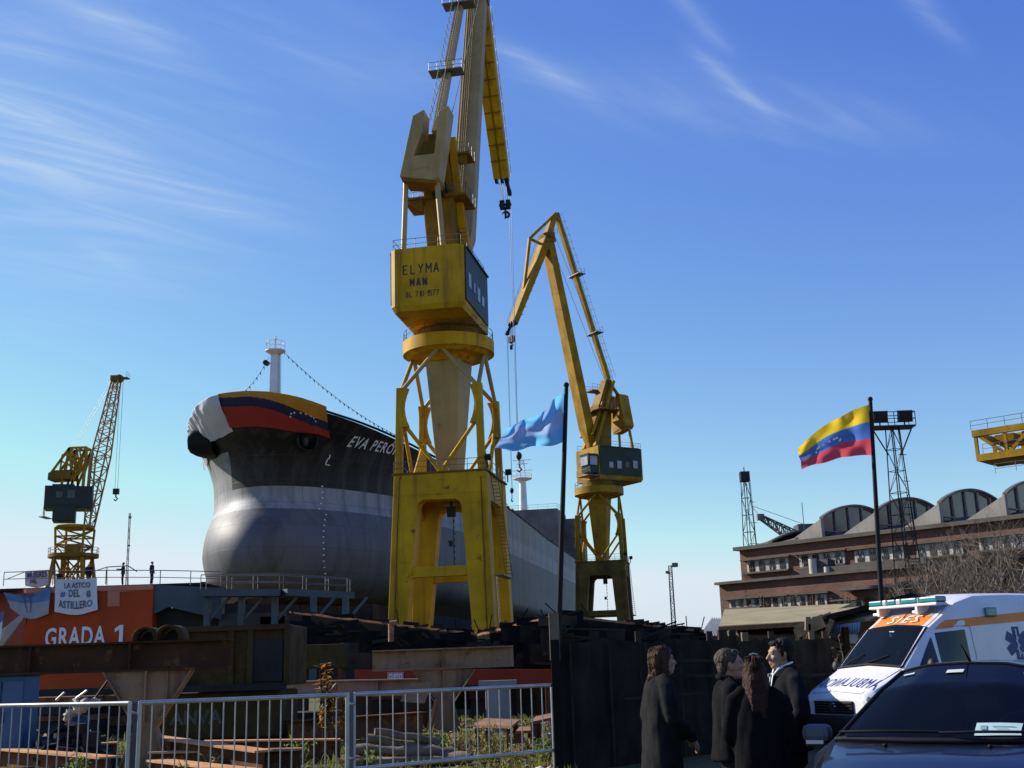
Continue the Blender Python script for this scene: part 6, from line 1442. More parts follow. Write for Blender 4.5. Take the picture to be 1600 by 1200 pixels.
    t = MB(); z1 = max(z0 + .12, .62)
    for s in (-1, 1): limb(t, [S(s * .085, 0, z1 if z0 < .8 else .95), S(s * .09, .015, .49), S(s * .095, -.015, .10)], [.10 * k, .078 * k, .068 * k])
    remesh(t, .014, 3, 'trousers', trousers or coat, R, disp=cloth_disp(h * 7, .008))
    for s in (-1, 1):
        sh = MB(); sh.blob(S(s * .096, .05, .045), (.048, .13, .05), 12, 8); sh.box(S(s * .096, .05, .012), (.085, .25, .024)); sh.build('shoe', M['black'], R, merge=.0001)
    # hair
    hb = MB(Rh); hair_fn, hair_mat = hair; hair_fn(hb, Hc)
    remesh(hb, .0085, 2, 'hair', hair_mat, R, disp=lambda q: .005 * noise.noise(Vector((q.x * 70, q.y * 70, q.z * 9))) + .004 * noise.noise(Vector((q.x * 150, q.y * 150, q.z * 14))))
    if strands:
        st = MB(Rh); q = random.Random(int(h * 100)); L_, flip = strands
        for k in range(260):
            a = PI + q.uniform(-2.2, 2.2) * .5 + PI / 2; a = q.uniform(PI * .95, PI * 2.05); rx, ry = (.088, .118) if flip else (.078, .118); top = Hc + Vector((q.uniform(-.03, .03), q.uniform(-.06, .05), .135))
            md = Hc + Vector((rx * math.cos(a), ry * math.sin(a) * .95 - .012, q.uniform(.0, .06))); lo = Hc + Vector((rx * 1.04 * math.cos(a) + q.gauss(0, .006), (ry * .86 + (.02 if flip else .0)) * math.sin(a) - .012, -.09)); l2 = L_ * q.uniform(.8, 1.08); en = Hc + Vector((rx * (1.15 if flip else .8) * math.cos(a) + q.gauss(0, .012), (ry * (1.1 if flip else .95)) * math.sin(a) - .03, -l2))
            if lo.z < en.z: lo.z = (md.z + en.z) / 2
            st.path([top, top.lerp(md, .55) + Vector((.012 * math.cos(a), .012 * math.sin(a), .03)), md, lo, en], [.003, .004, .0045, .004, .0012], 4, 0, False)
        st.build('hair_strands', hair_mat, R)
    if extras: extras(R, S, Hc, Rh, ct)
    return R
def hair_mat(n, c, c2): return mat(n, c, .45, var=.3, scale=18, col2=c2, bump=.5, bump_scale=45, spec=.12)
T_ = lambda H, x, y, z: H + Vector((x, y, z))
def bob_hair(b, H):
    b.blob(T_(H, 0, -.022, .050), (.092, .106, .088), 18, 14); b.blob(T_(H, 0, -.065, -.01), (.090, .066, .105), 16, 12); b.blob(T_(H, 0, -.085, -.085), (.085, .052, .07), 14, 10)
    b.blob(T_(H, 0, -.110, -.115), (.070, .040, .04), 12, 8); b.blob(T_(H, 0, .052, .086), (.062, .040, .030), 14, 10)
    for s in (-1, 1): b.path([T_(H, s * .045, .045, .092), T_(H, s * .083, .012, .045), T_(H, s * .090, -.012, -.03), T_(H, s * .086, -.028, -.10), T_(H, s * .07, -.05, -.135)], [.026, .030, .030, .032, .018], 10)
def long_hair(b, H):
    b.blob(T_(H, 0, -.020, .048), (.080, .106, .086), 18, 14); b.blob(T_(H, 0, -.058, -.01), (.078, .070, .12), 16, 12)
    for x, y, L_, r in ((0, -.095, .40, .055), (-.042, -.085, .38, .042), (.042, -.085, .38, .042), (-.070, -.05, .34, .032), (.070, -.05, .34, .032), (-.025, -.105, .42, .045), (.03, -.105, .41, .045)):
        b.path([T_(H, x * .8, y * .7, .04), T_(H, x, y, -.10), T_(H, x * 1.15, y - .02, -.22), T_(H, x * 1.2, y - .035, -L_)], [r, r * 1.05, r * .95, r * .35], 10)
    b.blob(T_(H, 0, .050, .088), (.060, .040, .030), 12, 8)
def short_hair(b, H):
    b.blob(T_(H, 0, -.028, .048), (.082, .098, .086), 18, 14); b.blob(T_(H, 0, -.068, -.005), (.074, .046, .078), 14, 10); b.blob(T_(H, 0, .030, .092), (.058, .052, .030), 14, 10)
    for s in (-1, 1): b.path([T_(H, s * .056, .046, .078), T_(H, s * .076, .018, .045), T_(H, s * .079, -.002, .005)], [.016, .015, .009], 8)
def dark_short_hair(b, H):
    short_hair(b, H); b.blob(T_(H, 0, .044, .097), (.060, .040, .026), 14, 10); b.blob(T_(H, 0, -.04, .06), (.086, .10, .088), 16, 12)
    for s in (-1, 1): b.path([T_(H, s * .058, .04, .08), T_(H, s * .078, .016, .03), T_(H, s * .079, .006, -.018)], [.018, .016, .010], 8)
wool = lambda n, c: mat(n, c, .95, var=.35, scale=9, bump=.3, bump_scale=120, spec=.06)
GP = lambda x, Y: ground_pt(x, Y)
down = lambda s, y=.0: ((s * .265, -.03 + y, 1.13), (s * .27, .06 + y, .88), (0, .12, -1), (-s, 0, 0))
# woman at the left of the group, facing right, hands together in front
person('woman with chin length brown hair and long coat, leftmost of the group', GP(1024, 10.2), (.97, .22), 1.72, wool('grey_black_wool', (.022, .022, .023)), (bob_hair, hair_mat('brown_hair', (.075, .034, .016), (.035, .016, .009))),
       (((-.25, -.03, 1.14), (-.06, .25, .98), (.6, .5, -.6), (.3, -.8, -.3)), ((.25, .02, 1.13), (.06, .27, .96), (-.5, .5, -.7), (-.3, -.8, -.3))), fem=True, strands=(.155, True), coat_len=.36, headtilt=.10, wide=1.18, lean=.12)
# grey haired man, facing right
def man_extras(R, S, Hc, Rh, ct):
    m = MB(Rh); m.path([Hc + Vector((-.028, .088, -.05)), Hc + Vector((0, .101, -.046)), Hc + Vector((.028, .088, -.05))], [.004, .008, .004], 8); m.build('moustache', hair_mat('moustache_hair', (.12, .08, .055), (.05, .035, .025)), R)
person('man with short greying brown hair and black jacket, facing right towards the others', GP(1134, 9.4), (.98, -.05), 1.675, wool('black_wool', (.012, .012, .013)), (short_hair, hair_mat('grey_brown_hair', (.085, .065, .045), (.04, .03, .02))),
       (((-.27, .03, 1.15), (-.22, .22, .95), (.3, .5, -.8), (.6, 0, -.4)), ((.285, -.04, 1.14), (.285, .05, .885), (0, .1, -1), (-1, .1, 0))), headtilt=.06, coat_len=.86, trousers=wool('charcoal_trousers', (.02, .02, .022)), extras=man_extras, wide=1.12)
# long haired woman seen from behind
def hair_clip(R, S, Hc, Rh, ct):
    m = MB(Rh); m.path([Hc + Vector((-.03, -.045, .143)), Hc + Vector((0, -.05, .150)), Hc + Vector((.03, -.045, .143))], .006, 8); m.build('hair_clip', M['galv'], R)
person('woman with long brown hair and black coat, seen from behind among the group', GP(1178, 9.0), (.10, .99), 1.60, wool('black_coat_wool', (.010, .010, .011)), (long_hair, hair_mat('dark_brown_hair', (.05, .018, .009), (.022, .01, .006))),
       (((-.24, .03, 1.13), (-.17, .24, 1.0), (.5, .6, -.2), (.3, 0, -.8)), ((.24, .03, 1.13), (.17, .24, 1.0), (-.5, .6, -.2), (-.3, 0, -.8))), fem=True, strands=(.42, False), coat_len=.42, headturn=-.06, extras=hair_clip, wide=1.12)
# dark haired man in a suit, facing left
def suit_extras(R, S, Hc, Rh, ct):
    shirt = mat('white_shirt', (.72, .72, .74), .8, var=0)
    m = MB()
    for s in (-1, 1): m.path([S(s * .012, .112, 1.435), S(s * .05, .075, 1.485), S(s * .068, .0, 1.52), S(s * .04, -.05, 1.535)], [.006, .012, .012, .012], 8)
    m.poly([S(-.05, .125, 1.45), S(.05, .125, 1.45), S(.03, .158, 1.30), S(-.03, .158, 1.30)]); m.build('shirt_collar', shirt, ct)
    m = MB(); m.prism([S(-.02, .135, 1.45), S(.02, .135, 1.45), S(.012, .145, 1.415), S(.03, .172, 1.25), S(0, .172, 1.22), S(-.03, .172, 1.25), S(-.012, .145, 1.415)], (0, .012, 0)); m.build('tie', mat('dark_tie', (.014, .016, .02), .6, var=0), ct)
person('dark haired man in dark suit and white shirt collar, facing left', GP(1225, 10.0), (-.985, -.17), 1.745, wool('charcoal_suit', (.018, .018, .021)), (dark_short_hair, hair_mat('black_hair', (.022, .016, .013), (.012, .01, .008))),
       (((-.27, .0, 1.14), (-.22, .20, .93), (.2, .4, -.9), (.7, 0, -.3)), ((.27, .0, 1.14), (.24, .16, .92), (-.1, .4, -.9), (-.7, 0, -.3))), coat_len=.84, extras=suit_extras, wide=1.05)

# small figures up on the slipway platform
def small_person(label, x, Y, zf, face, cloth, pose):
    p = at(x, 900, Y); p.z = zf; R = thing('person', label, 'person', p, math.atan2(-face[0], face[1]), 'people on the slipway platform'); S = lambda a, b_, c: Vector((a, b_, c))
    b = MB(); hz = 1.58 if pose != 'crouch' else 1.12; dz = hz - 1.58
    ell_loft(b, [(S(0, 0, .92 + dz), .14, .11), (S(0, 0, 1.2 + dz), .15, .11), (S(0, 0, 1.42 + dz), .13, .09), (S(0, 0, 1.48 + dz), .06, .06)], 12); limb(b, [S(0, 0, 1.42 + dz), S(0, .02, 1.55 + dz)], [.055, .05], 8); b.blob(S(0, .02, hz + .03), (.078, .095, .115), 12, 10); b.blob(S(0, .11, hz + .01), (.015, .02, .02), 8, 6)
    if pose == 'crouch': legs = [(S(s * .1, 0, .9 + dz), S(s * .14, .32, .48), S(s * .12, .02, .08)) for s in (-1, 1)]
    else: legs = [(S(s * .085, 0, .9), S(s * .09, .03, .49), S(s * .1, -.01, .08)) for s in (-1, 1)]
    arms = {'stand': [(S(s * .25, -.02, 1.13), S(s * .25, .08, .9)) for s in (-1, 1)], 'carry': [(S(s * .24, .1, 1.18), S(s * .12, .36, 1.2)) for s in (-1, 1)], 'crouch': [(S(s * .24, .1, .75), S(s * .15, .35, .62)) for s in (-1, 1)]}[pose]
    for l in legs: limb(b, l, [.08, .055, .04], 8)
    for s, a in zip((-1, 1), arms): limb(b, [S(s * .19, 0, 1.40 + dz), a[0], a[1]], [.05, .04, .03], 8); hand_shape(b, a[1], Vector(a[1]) - Vector(a[0]), (0, 1, 0), 1, .4, -s)
    remesh(b, .02, 1, 'body', SKIN, R)
    c = MB(); ell_loft(c, [(S(0, 0, .82 + dz), .19, .15), (S(0, 0, 1.1 + dz), .18, .145), (S(0, 0, 1.36 + dz), .19, .13), (S(0, 0, 1.47 + dz), .08, .08)], 14)
    for s, a in zip((-1, 1), arms): limb(c, [S(s * .19, 0, 1.39 + dz), a[0], Vector(a[0]).lerp(Vector(a[1]), .9)], [.078, .062, .05], 8)
    remesh(c, .024, 2, 'jacket', cloth, R)
    t = MB()
    for l in legs: limb(t, l, [.105, .078, .066], 8)
    remesh(t, .024, 2, 'trousers', M['dark'], R)
    hb = MB(); hb.blob(S(0, -.015, hz + .07), (.088, .105, .09), 12, 8); hb.build('hair', M['black'], R)
dk = mat('workwear_dark', (.02, .02, .024), .9, var=.2, spec=.08); bl = mat('workwear_blue', (.035, .045, .07), .9, var=.2, spec=.08)
zp = A(130, 917).z + .13
small_person('person in dark clothes standing above the white banner on the slipway platform', 139, YS + .8, zp, (.3, -.9), dk, 'stand')
small_person('person crouching in dark clothes left of the standing one on the slipway platform', 92, YS + .9, zp, (.8, -.5), dk, 'crouch')
small_person('person carrying something at chest height near the middle of the platform railing', 192, YS + 1.2, zp, (-.9, -.2), bl, 'carry')
small_person('person in blue grey workwear standing in profile at the right of the platform', 237, YS + 1.2, zp, (.95, -.2), bl, 'stand')
# ---------------------------------------------------------------- vehicles
class Shell:
    """body lofted over half sections; every section runs from the sill up to the middle of the roof"""
    def __init__(s, st): s.st = st; s.n = len(st[0][1])
    def pt(s, v, k, side=1):
        st = s.st
        for i in range(len(st) - 1):
            if v <= st[i + 1][0] or i == len(st) - 2:
                t = (v - st[i][0]) / (st[i + 1][0] - st[i][0]); A_, B_ = st[i][1], st[i + 1][1]; break
        j = min(int(k), s.n - 2); f = k - j
        q = lambda S_: Vector(S_[j]).lerp(Vector(S_[j + 1]), f)
        p = q(A_).lerp(q(B_), t); return Vector((p.x * side, v, p.y))
    def mesh(s, skip=lambda v0, v1, j: False, sub=3):
        m = MB(); vsx = []
        for i in range(len(s.st) - 1):
            for k in range(sub): vsx.append(s.st[i][0] + (s.st[i + 1][0] - s.st[i][0]) * k / sub)
        vsx.append(s.st[-1][0])
        for side in (1, -1):
            for i in range(len(vsx) - 1):
                for j in range(s.n - 1):
                    if skip(vsx[i], vsx[i + 1], j): continue
                    m.add([s.pt(vsx[i], j, side), s.pt(vsx[i], j + 1, side), s.pt(vsx[i + 1], j + 1, side), s.pt(vsx[i + 1], j, side)], [(0, 1, 2, 3)], 0, True)
        for v in (vsx[0], vsx[-1]):
            for side in (1, -1): m.poly([s.pt(v, j, side) for j in range(s.n)] + [Vector((0, v, s.pt(v, 0, 1).z))])
        return m
    def side_u(s, v, z):
        for j in range(s.n - 1):
            a, b = s.pt(v, j), s.pt(v, j + 1)
            if a.z <= z <= b.z: return a.x + (b.x - a.x) * (z - a.z) / max(1e-6, b.z - a.z)
        return s.pt(v, 0).x
    def top_z(s, u, v):
        for j in range(s.n - 2, 0, -1):
            a, b = s.pt(v, j), s.pt(v, j + 1)
            if b.x <= abs(u) <= a.x: return b.z + (a.z - b.z) * (abs(u) - b.x) / max(1e-6, a.x - b.x)
        return s.pt(v, s.n - 1).z
    def side_patch(s, mb, pts, off=.006, side=1, n=8, mi=0):
        """patch on the flank; pts = quad (v, z) bottom rear, bottom front, top front, top rear"""
        a, b, c, d = [Vector(p) for p in pts]; rows = []
        for i in range(n + 1):
            r = []
            for k in range(n + 1):
                q = a.lerp(b, i / n).lerp(d.lerp(c, i / n), k / n); r.append(Vector((side * (s.side_u(q.x, q.y) + off), q.x, q.y)))
            rows.append(r)
        mb.grid(rows, mi); return mb
    def top_patch(s, mb, u0, u1, v0, v1, off=.006, n=12, taper=0., mi=0):
        rows = []
        for i in range(n + 1):
            v = v0 + (v1 - v0) * i / n; r = []
            for k in range(n + 1):
                t = i / n; ua, ub = u0 + taper * t, u1 - taper * t; u = ua + (ub - ua) * k / n; r.append(Vector((u, v, s.top_z(u, v) + off)))
            rows.append(r)
        mb.grid(rows, mi); return mb
def wheel(R, u, v, r, w_):
    m = MB(); s = 1 if u > 0 else -1
    pr = [(r * .62, -w_ / 2), (r * .93, -w_ / 2), (r, -w_ * .3), (r, w_ * .3), (r * .93, w_ / 2), (r * .62, w_ / 2)]; rows = []
    for k in range(25):
        t = 2 * PI * k / 24; rows.append([Vector((u + s * b, v + a * math.cos(t), r + a * math.sin(t))) for a, b in pr])
    m.grid(rows); wh = m.build('wheel', M['black'], R, merge=.0005, sharp=50)
    m = MB(); m.tube((u + s * w_ * .30, v, r), (u + s * w_ * .42, v, r), r * .64, n=24)
    for k in range(6): t = 2 * PI * k / 6; m.bar((u + s * w_ * .43, v + .12 * r * math.cos(t), r + .12 * r * math.sin(t)), (u + s * w_ * .43, v + .6 * r * math.cos(t), r + .6 * r * math.sin(t)), .05, .02)
    m.build('rim', mat('wheel_rim', (.35, .36, .37), .4, metal=.7, var=.1), wh, sharp=40)
GL = glass('vehicle_glass', (.010, .014, .016), .62)
PLA = mat('black_plastic', (.02, .02, .021), .55, var=.15, scale=6, spec=.3)
# ---- ambulance
yaw = rad(-63.2); R = thing('ambulance', 'white ambulance van with orange stripe and blue light bar behind the dark car', 'ambulance', (5.471, 21.003, 0), yaw); k_ = .989
paint = mat('ambulance_white', (.74, .74, .74), .3, var=.04, scale=2, spec=.45, coat=.25); orange = mat('ambulance_orange', (.80, .22, .02), .4, var=.05, scale=3)
def sec(w, zb, wt, zt, zs=.30): return [(w * .90, zs), (w * .985, zs + .2), (w, zb), (w * .45 + wt * .55, zb + (zt - .11 - zb) * .55), (wt, zt - .11), (wt - .045, zt - .035), (wt - .13, zt), (0, zt + .045)]
AMB = Shell([(0.0, sec(.80, .62, .76, .84)), (.06, sec(.88, .70, .80, .93)), (.20, sec(.94, .82, .84, 1.03)), (.50, sec(.98, .98, .88, 1.17)), (.88, sec(1.0, 1.12, .89, 1.36)), (1.0, sec(1.0, 1.17, .89, 1.48)), (1.25, sec(1.0, 1.26, .87, 1.72)), (1.62, sec(1.0, 1.30, .83, 2.06)), (1.86, sec(1.0, 1.32, .83, 2.20)), (2.02, sec(1.0, 1.33, .84, 2.30)), (2.30, sec(1.0, 1.34, .87, 2.50)), (2.75, sec(1.0, 1.34, .89, 2.62)), (3.6, sec(1.0, 1.34, .90, 2.64)), (5.25, sec(1.0, 1.34, .90, 2.62)), (5.36, sec(.97, 1.34, .87, 2.55))])
skip = lambda v0, v1, j: j >= 6 and v0 >= .90 and v1 <= 1.63
body = AMB.mesh(skip).build('body', paint, R, merge=.0006, sharp=32)
m = MB(); AMB.top_patch(m, -.80, .80, .90, 1.62, .004, 14, .045); ws = m.build('windscreen', GL, R)
m = MB()
for u in (-1, 1): m.path([Vector((u * (.80 - .045 * t), .90 + .72 * t, AMB.top_z(.80 - .045 * t, .90 + .72 * t) + .008)) for t in [i / 8 for i in range(9)]], .018, 6)
m.path([Vector((u, 1.625, AMB.top_z(u, 1.625) + .006)) for u in [-.76 + 1.52 * i / 8 for i in range(9)]], .012, 6); m.path([Vector((u, .895, AMB.top_z(u, .895) + .008)) for u in [-.80 + 1.6 * i / 8 for i in range(9)]], .03, 6)
m.build('seal', M['black'], ws)
m = MB()
for u0, u1, v1 in ((-.62, -.28, 1.08), (-.1, .34, 1.05)): m.path([Vector((u0, .90, AMB.top_z(u0, .90) + .03)), Vector(((u0 + u1) / 2, .95, AMB.top_z(u1, .97) + .03)), Vector((u1, v1, AMB.top_z(u1, v1) + .022))], .012, 6)
m.build('wiper', M['black'], ws)
m = MB(); m.box((0, 1.16, 1.20), (1.6, .5, .26)); m.blob((.5, 1.2, 1.33), (.32, .2, .12), 12, 8); m.build('dashboard', mat('dash_grey', (.07, .075, .075), .7, var=.1), R)
m = MB(); rows = []
for q in range(25): t = 2 * PI * q / 24; rows.append(Vector((.42 + .19 * math.cos(t), 1.46 + .06 * math.sin(t), 1.42 + .17 * math.sin(t))))
m.path(rows, .014, 6); m.build('steering_wheel', M['black'], R)
m = MB(); m.box((-.45, 1.02, 1.345), (.34, .16, .01)); m.box((.52, 1.06, 1.40), (.3, .13, .012)); m.box((.05, 1.0, 1.342), (.4, .08, .01)); m.build('papers', M['paper'], R)
for u in (-.45, .45):
    m = MB(); m.box((u, 1.85, 1.15), (.48, .16, 1.0), M=Matrix.Rotation(rad(-10), 3, 'X')); m.box((u, 1.62, .82), (.5, .5, .18)); m.box((u, 1.93, 1.72), (.26, .1, .2)); m.build('seat', M['dark'], R, bevel=.05)
m = MB(); m.box((0, 2.15, 1.3), (1.7, .03, 1.7)); m.build('bulkhead', M['dark'], R)
m = MB(); m.box((.03, 1.50, AMB.top_z(0, 1.5) - .04), (.12, .02, .1)); m.build('sticker', M['paper'], ws)
# side door glass, pillars, outlines
for s in (1, -1):
    m = MB(); AMB.side_patch(m, [(2.36, 1.33), (1.66, 1.33), (1.70, 1.94), (2.36, 1.99)], .008, s); g1 = m.build('side_window', M['windowdark'], R)
    m = MB(); AMB.side_patch(m, [(1.60, 1.33), (1.12, 1.33), (1.56, 1.84), (1.60, 1.87)], .008, s); m.build('side_window', M['windowdark'], R)
    m = MB(); q = lambda v, z: Vector((s * (AMB.side_u(v, z) + .004), v, z))
    for path in ([(1.05, 1.27), (1.10, .55), (2.5, .55), (2.52, 1.3), (2.50, 2.05), (1.72, 2.05)],): m.path([q(*p).lerp(q(*r), t) if False else q(p[0] + (r[0] - p[0]) * t, p[1] + (r[1] - p[1]) * t) for p, r in zip(path, path[1:]) for t in (0, .25, .5, .75)], .006, 4)
    m.build('door_seam', mat('seam_grey', (.2, .2, .21), .6, var=0), body)
    m = MB(); c = Vector((s * 1.20, 1.20, 1.36)); m.blob(c, (.10, .075, .15), 14, 10); m.bar(c - Vector((s * .02, 0, .06)), (s * .98, 1.22, 1.27), .05, .05); m.build('wing_mirror', PLA, R)
    m = MB(); AMB.side_patch(m, [(5.2, 2.19), (1.70, 2.00), (1.99, 2.16), (5.2, 2.37)], .004, s, 10); m.build('orange_stripe', orange, R)
    m = MB(); u = AMB.side_u(3.05, 2.3); m.box((s * (u + .035), 3.05, 2.29), (.09, .26, .17)); m.build('side_beacon', mat('teal_lens', (.02, .22, .25), .15, var=.1, scale=5, coat=.5), R, bevel=.025)
    # six armed medical star with staff
    m = MB(); c = Vector((3.62, 1.72)); P_ = lambda v, z, o=.007: Vector((s * (AMB.side_u(v, z) + o), v, z))
    for a_ in range(3):
        t = PI / 3 * a_ + PI / 2; d = Vector((math.cos(t), math.sin(t))); n = Vector((-d.y, d.x)); r, hw = .30, .088
        m.poly([P_(*(c + d * x * r + n * y * hw), .007 + .0006 * a_) for x, y in ((-1, -1), (1, -1), (1, 1), (-1, 1))])
    st = m.build('medical_star', mat('star_blue', (.02, .04, .16), .5, var=0), R)
    m = MB(); m.poly([P_(c.x + x, c.y + y, .011) for x, y in ((-.012, -.24), (.012, -.24), (.012, .26), (-.012, .26))])
    pts = [P_(c.x + .055 * math.sin(t * 3.2) * (1 - t / 9), c.y - .2 + t * .068, .014) for t in [i * .25 for i in range(25)]]; m.path(pts, .010, 5); m.build('staff_emblem', M['letter_white'], st)
# orange brow with lettering, grey recess and light bar
m = MB(); AMB.top_patch(m, -.74, .74, 1.645, 1.93, .005, 10); br = m.build('orange_brow', orange, R)
m = MB(); lettering(m, 'SIES', .24, lambda x, y: Vector((-.30 + x + y * .25, 1.67 + y * 1.25, AMB.top_z(0, 1.67 + y * 1.25) + .016)), width=.74, space=1.25); m.build('lettering', M['letter_white'], br)
m = MB(); AMB.top_patch(m, -.74, .74, 1.94, 2.24, .006, 8); m.build('roof_recess', mat('recess_grey', (.25, .26, .27), .6, var=.1), R)
m = MB(); zc = 2.50
for s in (-.62, .35): m.box((s, 1.98, 2.37), (.07, .3, .16))
m.box((0, 1.96, zc - .045), (1.70, .27, .05)); lb = m.build('light_bar', M['white'], R, bevel=.015)
tl = mat('beacon_teal', (.015, .20, .24), .12, var=.15, scale=7, coat=.6); cl_ = mat('beacon_clear', (.42, .5, .48), .15, var=.1, scale=7, coat=.5)
for u0, u1, mm in ((-.86, -.50, tl), (-.50, -.38, cl_), (-.38, -.15, tl), (-.15, -.02, cl_), (-.02, .38, tl), (.38, .43, cl_), (.43, .86, tl)):
    m = MB(); m.box(((u0 + u1) / 2, 1.96, zc + .035), (u1 - u0 - .006, .26, .11)); m.build('beacon_lens', mm, lb, bevel=.028)
m = MB(); m.path([(0, 1.83, 2.24), (.16, 2.0, 2.42)], .008, 5); m.build('aerial', M['black'], R)
for s in (-.70, .30): 
    m = MB(); m.box((s, 1.86, 2.335), (.12, .06, .05)); m.build('spotlight', M['white'], R, bevel=.01)
m = MB()
for s in (1, -1): m.path([Vector((s * u, v, AMB.top_z(u, v) + .003)) for u, v in ((.62, .09), (.70, .3), (.76, .6), (.80, .86))], .005, 4)
m.path([Vector((u, .07 + .02 * u * u, AMB.top_z(abs(u), .07 + .02 * u * u) + .003)) for u in [-.62 + 1.24 * i / 10 for i in range(11)]], .005, 4)
m.build('hood_seam', mat('seam_dark', (.08, .08, .085), .6, var=0), body)
m = MB()
for s in (1, -1): m.box((s * (AMB.side_u(2.3, 1.14) + .012), 2.3, 1.14), (.03, .16, .035))
m.build('door_handle', PLA, body)
# hood lettering (mirror written), grille, lights, bumper
m = MB(); lettering(m, 'AMBULANCIA', .22, lambda x, y: Vector((.78 - x, .20 + y * 1.9, AMB.top_z(min(.8, abs(.78 - x)), .20 + y * 1.9) + .006)), width=1.5, space=1.2); m.build('hood_lettering', mat('letter_navy', (.03, .04, .16), .5, var=0), body)
m = MB(); m.box((0, -.012, .72), (.98, .05, .22)); gr = m.build('grille', M['black'], R, bevel=.02)
chrome = mat('chrome', (.6, .61, .62), .15, metal=.95, var=0)
m = MB()
for z in (.655, .70, .745, .79): m.box((0, -.045, z), (.90, .02, .014))
m.build('grille_bar', chrome, gr)
m = MB(); m.tube((0, -.05, .73), (0, -.07, .73), .075, n=20); m.build('badge', chrome, gr)
for s in (-1, 1):
    m = MB(); m.blob((s * .70, .095, .80), (.15, .062, .12), 16, 12); m.build('headlight', mat('headlight_glass', (.16, .17, .18), .12, var=.2, scale=8, coat=.8), R)
m = MB(); rows = []
for q in range(13):
    u = -1 + 2 * q / 12; v = -.10 + .12 * abs(u) ** 2.5; rows.append([Vector((u * .95, v + .03, .60)), Vector((u * .96, v, .56)), Vector((u * .97, v, .34)), Vector((u * .95, v + .05, .28))])
m.grid(rows); m.build('bumper', PLA, R)
for u in (-.86, .86):
    for v in (.90, 4.15): wheel(R, u, v, .34, .22)
# ---- dark hatchback close to the camera
yaw = rad(-33.3); R = thing('parked_car', 'dark navy hatchback seen from the front at the lower right corner', 'car', (2.19, 7.10, 0), yaw)
navy = mat('car_navy', (.004, .006, .013), .32, var=.1, scale=3, spec=.4, coat=.6)
def csec(w, zb, wt, zt, zs=.24, cr=.035): return [(w * .92, zs), (w * .985, zs + .16), (w, zb * .72 + .08), (w * .985, zb), (w * .5 + wt * .5 + .012, zb + (zt - .07 - zb) * .55), (wt, zt - .07), (wt - .035, zt - .02), (wt - .11, zt + .006), (wt * .5, zt + cr * .8), (0, zt + cr)]
CAR = Shell([(0.0, csec(.62, .52, .58, .66)), (.06, csec(.72, .58, .66, .74)), (.22, csec(.80, .70, .70, .84)), (.55, csec(.845, .82, .72, .93)), (.92, csec(.88, .90, .78, 1.00, cr=.02)), (1.06, csec(.89, .93, .79, 1.035, cr=.03)), (1.25, csec(.868, .95, .73, 1.14, cr=.045)), (1.6, csec(.87, .97, .615, 1.335, cr=.055)), (1.98, csec(.87, .98, .545, 1.462, cr=.05)), (2.15, csec(.87, .98, .55, 1.485, cr=.045)), (2.6, csec(.87, .99, .565, 1.495, cr=.04)), (3.2, csec(.865, .99, .55, 1.46)), (3.65, csec(.84, .97, .52, 1.36)), (3.9, csec(.78, .9, .6, 1.05)), (3.97, csec(.7, .8, .6, .9))])
skip = lambda v0, v1, j: (j >= 7 and v0 >= 1.05 and v1 <= 1.99)
body = CAR.mesh(skip, 4).build('body', navy, R, merge=.0006, sharp=40)
m = MB(); rows = []
for i in range(21):
    t = i / 20; v = 1.045 + .93 * t; hw = CAR.pt(v, 6.6).x; rows.append([Vector((u, v - .10 * (1 - (u / hw) ** 2) * (1 - t) + 0, CAR.top_z(u, v) + .006 - (.03 * (1 - (u / hw) ** 2)) * (1 - t))) for u in [hw * (-1 + 2 * q / 20) for q in range(21)]])
m.grid(rows); ws = m.build('windscreen', glass('car_glass', (.008, .010, .012), .72), R); WSR = rows
m = MB()
for e in (0, -1): m.path([r[e] + Vector((0, 0, .004)) for r in rows], .014, 6)
m.path([p + Vector((0, -.01, .004)) for p in rows[0]], .022, 6); m.path([p + Vector((0, .01, .003)) for p in rows[-1]], .012, 6); m.build('seal', M['black'], ws)
m = MB(); rows2 = [[p + Vector((0, dv, dz)) for p in WSR[0]] for dv, dz in ((-.005, -.012), (-.08, -.028), (-.11, -.045))]; m.grid(rows2); m.build('cowl', PLA, R)
for a, b in (((-.66, .99), (.02, 1.0)), ((.02, .93), (.62, 1.02))):
    m = MB(); m.path([Vector((a[0] + (b[0] - a[0]) * t, a[1] + (b[1] - a[1]) * t - .05 * math.sin(PI * t), CAR.top_z(0, 1.0) + .045 + .008 * math.sin(PI * t))) for t in [i / 8 for i in range(9)]], .010, 6); m.build('wiper', M['black'], ws)
m = MB()
for u, v in ((-.32, .86), (.34, .86)): m.blob((u, v, CAR.top_z(u, v) + .008), (.016, .02, .012), 8, 6)
m.build('washer_jet', M['black'], body)
m = MB(); m.path([(0, 2.12, 1.525), (-.01, 2.04, 1.60), (-.02, 1.98, 1.655)], [.012, .006, .004], 6); m.build('aerial', M['black'], R)
m = MB(); c = Vector((0, 1.80, 1.345)); m.blob(c, (.11, .025, .042), 14, 10); m.tube(c, c + Vector((0, .03, .07)), .012); m.build('rear_view_mirror', mat('mirror_back', (.22, .23, .23), .5, var=0), R)
def on_ws(u, t, o=.008):
    i = t * 20; r = WSR[min(19, int(i))]; r2 = WSR[min(20, int(i) + 1)]; f = i - int(i); hw = r[-1].x; q = max(0, min(19.99, (u / hw + 1) * 10)); j = int(q); g = q - j
    p = r[j].lerp(r[j + 1], g).lerp(r2[j].lerp(r2[j + 1], g), f); return p + Vector((0, -o * .5, o))
